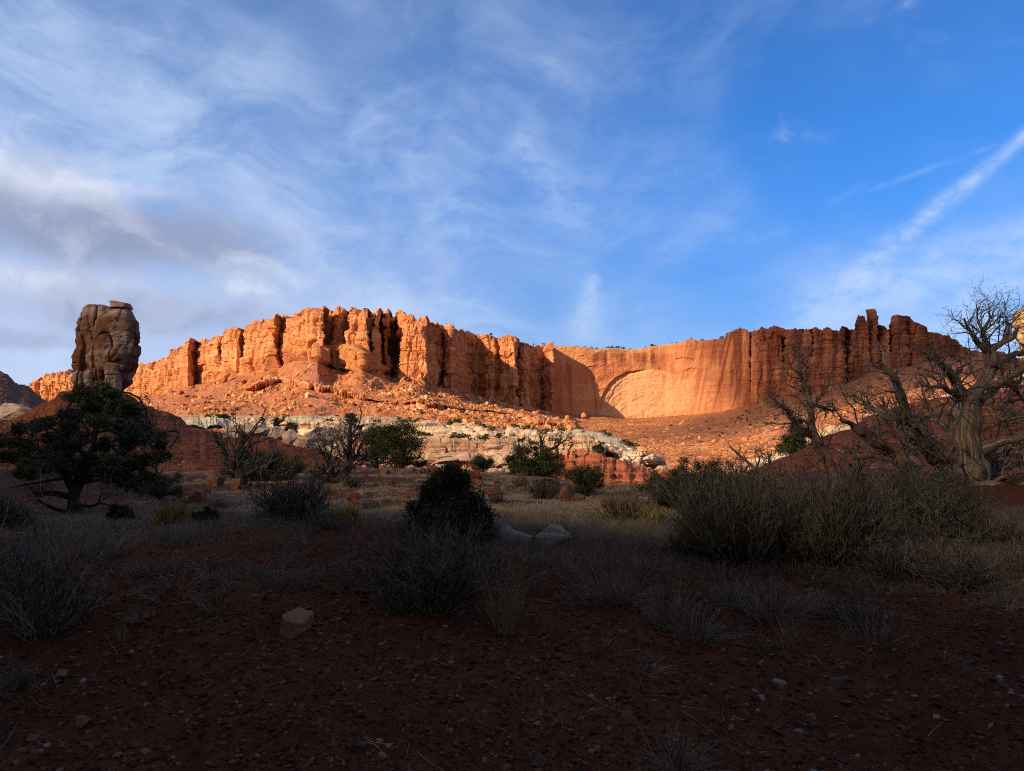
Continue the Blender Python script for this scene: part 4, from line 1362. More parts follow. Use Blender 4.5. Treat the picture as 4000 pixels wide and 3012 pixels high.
pb = Bag()
pb.add(*stack([(3990, 1206), (3974, 1214), (3970, 1228), (3973, 1252), (3974, 1270), (3986, 1286), (3992, 1318), (4010, 1420), (4010, 1560)], [(4090, 1206), (4100, 1214), (4110, 1240), (4106, 1270), (4096, 1290), (4090, 1318), (4080, 1420), (4090, 1560)], 1206, 1560, 130, 0.9, seed=331, rough=0.4))
c0 = at(4050, 1560, 130)
M_TANROCK = mat_rock('tan_sandstone', [(0.12, (0.36, 0.20, 0.09)), (0.5, (0.58, 0.38, 0.19)), (0.85, (0.70, 0.52, 0.31))], 8.0, [(0.3, (0.36, 0.2, 0.1)), (0.7, (0.66, 0.48, 0.28))], 0.5, 2.2, None, bump_s=0.9, bump_d=0.3)
o = pb.build('rock_pinnacle', M_TANROCK, None, False, c0)
o.location = c0
tag(o, 'sunlit tan rock pinnacle cut by the right edge behind the dead juniper', 'rock pinnacle')

# ------------------------------------------------------------------ rubble on the slopes
def scatter(G, m, n, rng, dens=None):
    """n random points on the grid cells where the row/column mask holds, spread by area"""
    A = np.linalg.norm(np.cross(G[1:, :-1] - G[:-1, :-1], G[:-1, 1:] - G[:-1, :-1]), axis=2)
    A = A * m[:-1, :-1]
    if dens is not None:
        A = A * dens[:-1, :-1]
    c = np.cumsum(A.ravel())
    k = np.searchsorted(c, rng.random(n) * c[-1])
    i, j = np.divmod(k, A.shape[1])
    a, b = rng.random((2, n, 1))
    return (G[i, j] * (1 - a) + G[i + 1, j] * a) * (1 - b) + (G[i, j + 1] * (1 - a) + G[i + 1, j + 1] * a) * b


M_RUB = mat_ramp_tint('rubble_stone', [(0.0, (0.24, 0.080, 0.042)), (0.3, (0.48, 0.190, 0.085)), (0.7, (0.66, 0.31, 0.135)), (1.0, (0.72, 0.45, 0.28))], sc=0.5)
rng = np.random.default_rng(21)
mT = np.broadcast_to(((V_TAL > 2.1) & (V_TAL < 4.25))[:, None], G_TAL.shape[:2])
colx = np.broadcast_to(xs[None], mT.shape)
dn = (0.06 + np.clip(1.6 * fbm(G_TAL / 14, 4, 400) + 0.35, 0, 1.4) ** 2) * (1 + 1.4 * sst(1400, 1700, colx)) * (1 - 0.8 * CH_T)
for n_, lo_, hi_, sub_, ex_ in ((70000, 0.26, 0.7, 1, -0.45), (9000, 0.7, 3.6, 2, -0.5)):
    pos = scatter(G_TAL, mT * (colx > 250), n_, rng, dn)
    sz = np.clip(lo_ * rng.random(n_) ** ex_, lo_, hi_)
    o = rubble('rubble', pos, sz, M_RUB, rng, sub_, sub_ == 1, (0.3, 0.85), 20, 6)
    tag(o, 'fine orange debris covering the slope under the mesa cliff' if sub_ == 1 else 'big loose orange stones on the slope under the mesa cliff', 'rubble', kind='stuff')
mR = np.broadcast_to(((V_TAR > 1.25) & (V_TAR < 3.3))[:, None], G_TAR.shape[:2])
colr = np.broadcast_to(xr[None], mR.shape)
dn = (0.07 + np.clip(1.6 * fbm(G_TAR / 15, 4, 401) + 0.35, 0, 1.4) ** 2) * (1 - 0.8 * CH_R)
for n_, lo_, hi_, sub_, ex_ in ((64000, 0.22, 0.6, 1, -0.45), (5000, 0.6, 2.4, 2, -0.45)):
    pos = scatter(G_TAR, mR * (colr > 2250) * (colr < 4050), n_, rng, dn)
    sz = np.clip(lo_ * rng.random(n_) ** ex_, lo_, hi_)
    o = rubble('rubble', pos, sz, M_RUB, rng, sub_, True, (0.25, 0.7), 20, 6)
    tag(o, 'fine orange debris covering the slope under the alcove' if sub_ == 1 else 'big loose orange stones on the slope under the alcove', 'rubble', kind='stuff')
M_WRUB = mat_ramp_tint('pale_rubble_stone', [(0.0, (0.30, 0.15, 0.09)), (0.4, (0.52, 0.38, 0.28)), (1.0, (0.70, 0.60, 0.48))], sc=0.8)
mW = np.broadcast_to(((V_BENCH > 0.5) & (V_BENCH < 1.0) | (V_BENCH > 1.7) & (V_BENCH < 3.0) | (V_BENCH > 4.0) & (V_BENCH < 4.6))[:, None], G_BENCH.shape[:2])
colb = np.broadcast_to(xw[None], mW.shape)
pos = scatter(G_BENCH, mW * (colb > 760) * (colb < 2520), 5200, rng, 0.1 + np.clip(1.5 * fbm(G_BENCH / 9, 3, 402) + 0.3, 0, 1.3) ** 2)
o = rubble('rubble', pos, np.clip(0.25 * rng.random(5200) ** -0.55, 0.25, 2.2), M_WRUB, rng, 2, True, (0.4, 0.9), 20, 6)
tag(o, 'broken pale blocks and stones littering the white ledges', 'rubble', kind='stuff')
M_HRUB = mat_ramp_tint('hill_stone', [(0.0, (0.10, 0.035, 0.022)), (0.6, (0.22, 0.08, 0.045)), (0.9, (0.30, 0.14, 0.09)), (1.0, (0.42, 0.30, 0.22))], sc=3)
mH = np.broadcast_to(((V_HILR > 1.0) & (V_HILR < 3.4))[:, None], G_HILR.shape[:2])
pos = scatter(G_HILR, mH, 9000, rng)
o = rubble('rubble', pos, np.clip(0.07 * rng.random(9000) ** -0.5, 0.07, 0.5), M_HRUB, rng, 1, True, (0.3, 0.6))
tag(o, 'flat red stones strewn over the hill on the right', 'rubble', kind='stuff')
mH = np.broadcast_to(((V_HILL > 1.0) & (V_HILL < 3.3))[:, None], G_HILL.shape[:2])
pos = scatter(G_HILL, mH, 7000, rng)
o = rubble('rubble', pos, np.clip(0.05 * rng.random(7000) ** -0.5, 0.05, 0.45), M_HRUB, rng, 1, True, (0.3, 0.6))
tag(o, 'small red stones strewn over the dark hill on the left', 'rubble', kind='stuff')

# ------------------------------------------------------------------ boulders
M_BROWN = mat_rock('brown_boulder', [(0.1, (0.085, 0.038, 0.024)), (0.5, (0.175, 0.090, 0.058)), (0.9, (0.27, 0.17, 0.12))], 12.0, bump_s=0.8, bump_d=0.05)
M_REDB = mat_rock('red_boulder', [(0.1, (0.085, 0.026, 0.015)), (0.5, (0.17, 0.052, 0.028)), (0.9, (0.24, 0.095, 0.055))], 12.0, bump_s=0.8, bump_d=0.05)
M_PALE = mat_rock('pale_boulder', [(0.1, (0.34, 0.22, 0.15)), (0.5, (0.52, 0.40, 0.31)), (0.9, (0.64, 0.57, 0.50))], 12.0, [(0.3, (0.40, 0.24, 0.16)), (0.7, (0.62, 0.55, 0.48))], 0.4, 2.5, (0.40, 0.20, 0.13), 0.5, (0.8, 0.8, 0.1), 0.9, 0.15)
M_ORB = mat_rock('orange_boulder', [(0.1, (0.40, 0.14, 0.07)), (0.5, (0.60, 0.26, 0.11)), (0.9, (0.70, 0.38, 0.2))], 3.0, bump_s=0.8, bump_d=0.3)


def boulder(x0, y0, x1, y1, mat, label, Y=None, seed=0, rough=0.07, planes=9, deep=0.8, tilt=0.0, group='boulders', sub=4, lo=0.55, name='boulder', round_=0.5, sink=0.12, cat='boulder', shape=None):
    """a boulder that fills the pixel box x0..x1, y0..y1 of the photograph (full size pixels) at its foot's distance"""
    if Y is None:
        c = on(0.5 * (x0 + x1), y1)
        Y = c[1]
    c = at(0.5 * (x0 + x1), 0.5 * (y0 + y1), Y)
    w = (x1 - x0) / FP * Y
    h = (y1 - y0) / FP * Y
    V, F = rock_shape(np.random.default_rng(seed + 900), sub, planes + 5, rough, lo, 0.80, round_)
    if shape == 'block':
        U, F = ICO[5]
        pl = np.array([[0.15, -0.25, 0.95, 0.50], [-0.98, -0.1, 0.15, 0.62], [0.95, -0.2, 0.1, 0.70], [-0.35, -0.93, 0.05, 0.55], [0.55, -0.80, -0.2, 0.60], [0.0, 1.0, 0.0, 0.7], [0.1, 0.1, -1.0, 0.6], [0.7, -0.3, 0.65, 0.74], [-0.6, 0.3, 0.75, 0.72]])
        nn = pl[:, :3] / np.linalg.norm(pl[:, :3], axis=1, keepdims=True)
        dd = U @ nn.T
        r = np.where(dd > 0.05, pl[None, :, 3] / np.maximum(dd, 0.05), 9).min(1)
        V = U * r[:, None]
        V = V + U * (0.03 * fbm(V * 3, 4, 71) + 0.015 * fbm(V * 11, 3, 72))[:, None]
    V = V - 0.5 * (V.max(0) + V.min(0))
    V = V / (V.max(0) - V.min(0))
    if tilt:
        a = math.radians(tilt)
        V0 = V * np.array([w, w * deep, h])
        V = V0 @ np.array([[math.cos(a), 0, math.sin(a)], [0, 1, 0], [-math.sin(a), 0, math.cos(a)]])
        V = V / (V.max(0) - V.min(0))
    V = V * np.array([w, w * deep, h * (1 + sink)])
    V[:, 2] -= h * sink * 0.5
    base = np.array([c[0], c[1] + 0.3 * w * deep, c[2] - 0.5 * h])
    V[:, 2] += 0.5 * h
    V = V + 0.012 * (w + h) * fbm(V / (0.05 * (w + h)), 3, seed)[:, None] * np.sign(V)
    o = mesh_np(name, V, F, mat, False, None, None, base)
    return tag(o, label, cat, group)


BL = [
    (796, 1845, 868, 1900, M_BROWN, 'rounded brown boulder on the grass below the red hill, biggest left of the snag', None, 30),
    (898, 1868, 940, 1912, M_BROWN, 'upright brown boulder against the foot of the dark snag', None, 0),
    (728, 1912, 800, 1966, M_BROWN, 'hollowed tan boulder lying on the grass slope behind the yellow green bush', None, 15),
    (698, 1940, 732, 1970, M_BROWN, 'small tan stone at the left of the hollowed boulder', None, 0),
    (790, 1908, 822, 1936, M_REDB, 'small red boulder at the right of the hollowed boulder', None, 0),
    (1663, 1812, 1728, 1860, M_BROWN, 'dark brown block standing above the dense round juniper', None, 0),
    (1638, 1824, 1668, 1850, M_BROWN, 'pinkish boulder at the left of the dark brown block', None, 0),
    (1586, 1826, 1628, 1850, M_BROWN, 'flat tan boulder two left of the dark brown block', None, 0),
    (1482, 1824, 1522, 1852, M_BROWN, 'tan boulder in the grass under the pair of junipers', None, 0),
    (1666, 1856, 1712, 1882, M_BROWN, 'low tan slab in front of the dark brown block', None, 0),
    (1512, 1876, 1545, 1906, M_REDB, 'dark square stone on the slope left of the dense juniper', None, 0),
    (1450, 1885, 1476, 1908, M_REDB, 'small dark red stone left of the dark square stone', None, 0),
    (1576, 1928, 1636, 1952, M_REDB, 'low red boulder half buried left of the dense juniper', None, 0),
    (1348, 1924, 1400, 1956, M_REDB, 'dull red boulder behind the broom shrub', None, 0),
    (1832, 1836, 1884, 1874, M_REDB, 'red boulder at the top right of the dense juniper', None, 0),
    (1838, 1872, 1890, 1902, M_BROWN, 'tan boulder below the red one right of the dense juniper', None, 0),
    (1862, 1888, 1884, 1908, M_BROWN, 'small round stone beside the tan boulder right of the dense juniper', None, 0),
    (1922, 1870, 1956, 1892, M_BROWN, 'small grey boulder in the grass below the white blocks', None, 0),
    (1884, 1903, 1964, 1940, M_REDB, 'wide rust red boulder on the grass right of the dense juniper', None, 10),
    (2162, 1872, 2194, 1946, M_BROWN, 'narrow upright stone slab, left one of the pair', None, 12),
    (2186, 1890, 2250, 1966, M_BROWN, 'leaning stone slab, right one of the pair', None, -38),
    (2236, 1928, 2290, 1962, M_BROWN, 'brown stone between the leaning slab and the juniper trunk', None, 0),
    (1300, 1872, 1336, 1890, M_REDB, 'low red stone beside the burnt snag', None, 0),
    (1100, 1888, 1130, 1904, M_REDB, 'small red stone right of the dark snag', None, 0),
    (1230, 1838, 1262, 1856, M_BROWN, 'small tan stone under the pale slanted boulder', None, 0),
    (1180, 1836, 1216, 1852, M_BROWN, 'flat tan stone at the toe of the red hill', None, 0),
    (612, 1966, 650, 1984, M_REDB, 'small red stone in the grass right of the big juniper', None, 0),
    (1410, 1850, 1440, 1868, M_REDB, 'dark stone at the top of the grassy slope', None, 0),
    (1545, 1838, 1580, 1852, M_BROWN, 'low tan stone in the row of boulders under the white blocks', None, 0),
    (960, 1880, 986, 1896, M_BROWN, 'small brown stone right of the dark snag trunk', None, 0),
]
for k, (x0, y0, x1, y1, m_, lab, Y_, tl) in enumerate(BL):
    boulder(x0, y0, x1, y1, m_, lab, Y_, k, 0.16, 11, 0.8, tl, 'boulders on the grassy flat', 4, 0.42, 'boulder', 0.0, 0.3)
# pale boulders on the hill crest and bench
for k, (x0, y0, x1, y1, m_, lab, Y_, tl) in enumerate([
    (1120, 1668, 1318, 1762, M_PALE, 'big pale boulder sliding down at the end of the red hill crest', 71, 26),
    (1150, 1718, 1204, 1760, M_PALE, 'rounded pinkish boulder under the big pale one', 70, 0),
    (1098, 1676, 1160, 1732, M_PALE, 'cracked pale boulder left of the big slanted one', 74, 0),
    (1036, 1664, 1116, 1718, M_PALE, 'rounded pale boulder on the crest, third from the slanted one', 77, 0),
    (942, 1658, 1056, 1706, M_PALE, 'long low pale boulder on the crest of the red hill', 80, 0),
    (866, 1660, 952, 1692, M_PALE, 'low greenish white rock near the grey clay mound', 84, 0),
    (824, 1676, 940, 1756, M_PALE, 'slanted pale boulder resting on the flank of the red hill', 73, 32),
    (1132, 1752, 1160, 1768, M_PALE, 'flat pale stone below the rounded pinkish boulder', 68, 0),
    (1278, 1652, 1368, 1712, M_PALE, 'square pale block standing alone on the bench', 175, 0),
    (-40, 1572, 168, 1660, M_PALE, 'grey rounded dome of rock behind the big juniper', 112, 0),
    (784, 1708, 800, 1716, M_PALE, 'tiny pale stone on the bare red hillside', 72, 0),
]):
    boulder(x0, y0, x1, y1, m_, lab, Y_, 100 + k, 0.17, 12, 0.75, tl, 'pale boulders along the bench', 5, lo=0.42, round_=0.0)
for k, (x0, y0, x1, y1, lab, Y_) in enumerate([
    (840, 1452, 888, 1490, 'dark orange boulder at the top of the rubble under the left cliff', 560),
    (2415, 1712, 2452, 1738, 'orange block lying right of the grey green clay mound', 262),
    (2205, 1658, 2246, 1690, 'triangular red block in the rubble above the clay mound', 300),
    (2205, 1622, 2226, 1648, 'upright orange rock in the rubble left of the alcove floor', 330),
    (2650, 1646, 2684, 1664, 'pale leaning slab on the alcove rubble slope', 420),
    (2490, 1744, 2530, 1768, 'orange boulder above the last white ledge', 225),
    (2780, 1716, 2808, 1732, 'orange boulder low on the alcove rubble slope', 330),
    (1720, 1600, 1764, 1632, 'big orange block in the middle of the mesa rubble', 380),
    (2270, 1610, 2292, 1632, 'orange boulder at the foot of the shaded wall', 345),
]):
    boulder(x0, y0, x1, y1, M_ORB, lab, Y_, 140 + k, 0.1, 8, 0.9, 0, 'large blocks in the rubble', 4)

# white rock and fallen pale log in the foreground
M_BLUEG = mat_rock('blue_grey_rock', [(0.1, (0.11, 0.088, 0.078)), (0.5, (0.22, 0.20, 0.20)), (0.9, (0.33, 0.31, 0.32))], 40.0, [(0.3, (0.13, 0.09, 0.065)), (0.6, (0.26, 0.24, 0.235))], 0.6, 14.0, None, bump_s=0.9)
boulder(2080, 2052, 2236, 2146, M_BLUEG, 'blue grey weathered rock with a layered top in the foreground grass', None, 173, 0.16, 11, 0.75, 8, None, 5, lo=0.5, round_=0.1, sink=0.35)
M_SQ = mat_rock('brown_flat_rock', [(0.1, (0.085, 0.042, 0.028)), (0.5, (0.17, 0.095, 0.066)), (0.9, (0.24, 0.155, 0.115))], 60.0, [(0.3, (0.10, 0.05, 0.033)), (0.7, (0.21, 0.13, 0.095))], 0.4, 12.0, None, bump_s=0.7)
boulder(1078, 2392, 1208, 2512, M_SQ, 'brown square rock stuck in the foreground dirt bank', None, 0, 0.05, 6, 0.8, 0, None, 4, name='rock', cat='rock', shape='block', sink=0.3)

# ------------------------------------------------------------------ gravel and stones of the foreground
M_GRAV = mat_ramp_tint('gravel_stone', [(0.0, (0.026, 0.012, 0.009)), (0.5, (0.066, 0.027, 0.018)), (0.85, (0.105, 0.054, 0.038)), (0.97, (0.125, 0.085, 0.066)), (1.0, (0.19, 0.16, 0.145))], sc=60)
rng = np.random.default_rng(33)
n = 130000
rad = 2.6 + (11 - 2.6) * rng.random(n) ** 1.35
ang = np.radians(rng.uniform(-46, 46, n))
x, y = rad * np.sin(ang), rad * np.cos(ang)
keep = rng.random(n) < np.clip(0.30 + 1.5 * fbm(np.stack([x / 1.1, y / 1.1, 0 * x], -1), 3, 500) + 0.65 * (1 - sst(5.2, 7.0, y)), 0.05, 1)
x, y = x[keep], y[keep]
n = len(x)
P3 = np.stack([x, y, 0 * x], -1)
zz = gz(x, y) + 0.060 * fbm(P3 / 0.8, 3, 11) + 0.042 * fbm(P3 / 0.22, 3, 12) + 0.030 * np.abs(fbm(P3 / 0.07, 2, 13)) + 0.075 * ridge(np.stack([(x * 0.8 + y * 0.5) / 0.9, (y * 0.8 - x * 0.5) / 2.5, 0 * x], -1), 3, 14) * (1 - sst(6, 9, np.hypot(x, y)))
sz = np.clip(0.0055 * rng.random(n) ** -0.6, 0.0055, 0.036)
o = rubble('gravel', np.stack([x, y, zz + 0.002], -1), sz, M_GRAV, rng, 1, True, (0.35, 0.8), 20)
tag(o, 'dark red gravel and small stones on the foreground bank', 'gravel', kind='stuff')

M_ST = [mat_rock('dark_stone', [(0.1, (0.035, 0.022, 0.021)), (0.9, (0.09, 0.062, 0.056))], 90, bump_s=0.6, bump_d=0.01),
        mat_rock('tan_stone', [(0.1, (0.09, 0.055, 0.040)), (0.9, (0.18, 0.13, 0.10))], 90, bump_s=0.6, bump_d=0.01),
        mat_rock('red_stone', [(0.1, (0.10, 0.035, 0.022)), (0.9, (0.19, 0.085, 0.055))], 90, bump_s=0.6, bump_d=0.01),
        mat_rock('grey_stone', [(0.1, (0.10, 0.088, 0.088)), (0.9, (0.20, 0.185, 0.19))], 90, bump_s=0.6, bump_d=0.01)]
for k, (cx, cy, w, h, mi, lab) in enumerate([
    (316, 2811, 48, 30, 1, 'pale tan stone low on the left of the dirt bank'), (234, 2628, 50, 24, 1, 'flat tan stone below the left foreground shrub'),
    (804, 2583, 100, 44, 2, 'long red slab half sunk in the bank, left of the square rock'), (994, 2856, 66, 28, 0, 'blackish flat stone at the lower left'),
    (1221, 2729, 36, 26, 0, 'dark grey stone below the square rock'), (1380, 2761, 28, 42, 3, 'grey upright chip of stone near the bottom'),
    (2454, 2808, 62, 60, 2, 'large dull red stone below the low grass clump'), (2748, 2716, 40, 26, 1, 'tan stone right of the low grass clump'),
    (2103, 2976, 60, 34, 0, 'dark stone at the bottom edge in the middle'), (2767, 2944, 100, 50, 0, 'dark rock at the bottom beside the last grass clump'),
    (1970, 2773, 30, 32, 0, 'dark pointed stone in the middle of the bank'), (2311, 2710, 30, 26, 3, 'grey stone left of the low grass clump'),
    (1621, 2944, 28, 34, 1, 'tan pointed stone near the bottom edge'), (3053, 2677, 60, 32, 3, 'grey slab on the right of the bank'),
    (3295, 2677, 110, 46, 0, 'long dark slab on the right slope'), (2976, 2731, 30, 24, 3, 'small bluish stone below the grey slab'),
    (3270, 2581, 84, 34, 0, 'dark slab above the long one on the right slope'), (3926, 2891, 36, 28, 1, 'round tan stone at the lower right'),
    (3365, 2470, 40, 18, 1, 'flat pale flake under the right shrubs'), (630, 2800, 34, 26, 2, 'red stone in the lower left gravel'),
    (1180, 2500, 26, 18, 2, 'small red stone at the foot of the square rock'), (880, 2790, 40, 26, 2, 'dull red stone in the gravel at the lower left'),
    (1950, 2404, 60, 34, 2, 'red clod at the right of the big twiggy shrub'), (120, 2885, 46, 24, 2, 'brownish stone at the lower left corner'),
    (1490, 2866, 54, 26, 1, 'ochre stone low in the middle'), (2640, 2814, 30, 22, 3, 'bluish grey stone under the low grass clump'),
    (3170, 2800, 36, 22, 1, 'tan stone at the lower right of the bank'), (3560, 2740, 34, 20, 2, 'red stone low on the right slope'),
    (3700, 2960, 40, 24, 0, 'dark stone at the bottom right'), (560, 2945, 50, 26, 1, 'tan stone at the bottom left edge'),
]):
    boulder(cx - w / 2, cy - h / 2, cx + w / 2, cy + h / 2, M_ST[mi], lab, None, 200 + k, 0.06, 7, 0.9, 0, 'larger stones on the bank', 4, 0.42, 'stone', 0.0, 0.5, 'stone')
#PART5

# ------------------------------------------------------------------ vegetation
M_NEEDLE = mat_ramp_tint('juniper_foliage', [(0, (0.016, 0.024, 0.010)), (0.5, (0.058, 0.072, 0.027)), (0.9, (0.115, 0.125, 0.044)), (1, (0.17, 0.165, 0.065))], 0.8, 3.0)
M_NEEDLE2 = mat_ramp_tint('dark_juniper_foliage', [(0, (0.010, 0.014, 0.007)), (0.6, (0.030, 0.037, 0.016)), (1, (0.085, 0.083, 0.040))], 0.8, 3.0)
M_BARK = mat_wood('juniper_bark', (0.018, 0.013, 0.011), (0.045, 0.034, 0.028), (0.10, 0.082, 0.070), (0.065, 0.040, 0.026))
M_DEAD = mat_wood('weathered_wood', (0.026, 0.020, 0.017), (0.120, 0.096, 0.079), (0.38, 0.325, 0.27), (0.20, 0.10, 0.048))
M_TWIG = mat_ramp_tint('dead_twig', [(0, (0.035, 0.028, 0.024)), (0.6, (0.105, 0.088, 0.074)), (1, (0.26, 0.225, 0.19))], 0.9, 20)
M_STEM = mat_ramp_tint('shrub_stem', [(0, (0.022, 0.018, 0.015)), (0.5, (0.080, 0.067, 0.056)), (1, (0.27, 0.235, 0.20))], 0.9, 20)
M_STEMG = mat_ramp_tint('green_stem', [(0, (0.026, 0.024, 0.017)), (0.5, (0.080, 0.073, 0.057)), (1, (0.25, 0.225, 0.18))], 0.9, 20)
M_STEMY = mat_ramp_tint('yellow_stem', [(0, (0.11, 0.095, 0.030)), (0.6, (0.25, 0.215, 0.065)), (1, (0.42, 0.37, 0.13))], 0.9, 20)
M_SAGE = mat_ramp_tint('sage_leaf', [(0, (0.030, 0.032, 0.022)), (0.6, (0.078, 0.080, 0.056)), (1, (0.17, 0.168, 0.12))], 0.9, 20)
M_GRASS = mat_ramp_tint('dry_grass', [(0, (0.045, 0.037, 0.030)), (0.5, (0.14, 0.118, 0.094)), (1, (0.32, 0.275, 0.215))], 0.9, 5)
M_STRAW = mat_ramp_tint('straw_grass', [(0, (0.10, 0.070, 0.042)), (0.5, (0.22, 0.155, 0.095)), (1, (0.36, 0.27, 0.17))], 0.9, 5)
M_FIELD = mat_ramp_tint('field_grass', [(0, (0.12, 0.095, 0.068)), (0.5, (0.33, 0.265, 0.185)), (1, (0.58, 0.48, 0.34))], 0.9, 1.5)


def nrm(v):
    return v / (np.linalg.norm(v, axis=-1, keepdims=True) + 1e-9)


def grow(rng, P0, D0, L, K=5, wig=0.25, up=0.0):
    """n wandering shoots from P0 along D0 -> (n,K,3)"""
    n = len(P0)
    D = nrm(D0)
    P = [P0]
    st = (np.asarray(L) / (K - 1))[:, None]
    for k in range(K - 1):
        D = nrm(D + wig * rng.normal(size=(n, 3)) + np.array([0, 0, up]))
        P.append(P[-1] + D * st)
    return np.stack(P, 1)


def sprout(rng, P, R, per, lo=0.3, hi=1.0, spread=1.0, fwd=0.6):
    """start points, directions, parent radius for shoots on parents P (N,K,3)"""
    N_, K = P.shape[:2]
    idx = np.repeat(np.arange(N_), per)
    t = rng.uniform(lo, hi, len(idx)) * (K - 1)
    i = np.minimum(t.astype(int), K - 2)
    f = (t - i)[:, None]
    p = P[idx, i] * (1 - f) + P[idx, i + 1] * f
    r = R[idx, i] * (1 - f[:, 0]) + R[idx, i + 1] * f[:, 0]
    T = nrm(P[idx, i + 1] - P[idx, i])
    s = nrm(rng.normal(size=T.shape))
    s = nrm(s - (s * T).sum(1, keepdims=True) * T)
    return p, nrm(fwd * T + spread * s), r


def taper(r0, r1, K):
    return r0[:, None] * (1 - np.linspace(0, 1, K)[None]) + r1[:, None] * np.linspace(0, 1, K)[None]


def addt(bag, rng, P, R, sides=3):
    V, F, _ = tubes(P, R, sides)
    bag.add(V, F, {'tint': np.repeat(rng.random(len(P)), P.shape[1] * sides)})


def sprays(rng, C, size, out=None, up=0.25, asp=0.32):
    """leaf-sized kites at C (n,3)"""
    n = len(C)
    d = rng.normal(size=(n, 3))
    if out is not None:
        d = d + 1.1 * out
    d[:, 2] += up
    d = nrm(d)
    s = nrm(np.cross(d, rng.normal(size=(n, 3))))
    L = size * rng.uniform(0.6, 1.4, n)[:, None]
    V = np.stack([C - d * L * 0.5, C + s * L * asp, C + d * L * 0.5, C - s * L * asp], 1).reshape(-1, 3)
    F = np.arange(4 * n).reshape(n, 4)
    return V, F


def foliage_bag(rng, centers, radii, per, size, flat=0.8):
    bag = Bag()
    cen = centers.mean(0)
    n = int(per)
    m = len(centers)
    u = nrm(rng.normal(size=(m * n, 3)))
    r = np.minimum(np.abs(rng.normal(0.55, 0.38, m * n)), 1.5)
    R_ = np.repeat(radii, n)
    A3 = np.repeat(rng.uniform(0.6, 1.35, (m, 3)), n, 0) * np.array([1, 1, flat])
    C = np.repeat(centers, n, 0) + u * (r * R_)[:, None] * A3
    V, F = sprays(rng, C, size, u, 0.3, 0.2)
    # each clump has its own tone, each spray varies a little round it
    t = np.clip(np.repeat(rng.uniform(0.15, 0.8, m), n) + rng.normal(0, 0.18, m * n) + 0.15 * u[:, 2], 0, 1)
    bag.add(V, F, {'tint': np.repeat(t, 4)})
    return bag


def limb_bag(limbs, sides=8, flute=0.18, K=14, kink=0.0):
    bag = Bag()
    for pts, r in limbs:
        p = resample(pts, K)
        rr_ = np.interp(np.linspace(0, 1, K), np.linspace(0, 1, len(r)), r)
        if kink:
            # crooked growth: sideways kinks and knots
            L = np.concatenate([[0], np.cumsum(np.linalg.norm(np.diff(p, axis=0), axis=1))])
            sd = int(abs(p[0, 0] * 991 + p[-1, 2] * 577)) % 9973
            off = np.stack([fbm(np.stack([L / 0.34, 0 * L + c_ * 7.7, 0 * L], -1), 3, sd) for c_ in range(3)], -1)
            p = p + kink * off * np.minimum(1, 0.25 + L / 0.5)[:, None] * np.clip(rr_ / 0.05, 0.35, 1.0)[:, None]
            rr_ = rr_ * (1 + 0.28 * fbm(np.stack([L / 0.22, 0 * L + 3, 0 * L], -1), 2, sd + 1))
        V, F, A = tubes(p[None], rr_[None], sides, True, flute, 1.5)
        bag.add(V, F, A)
    return bag


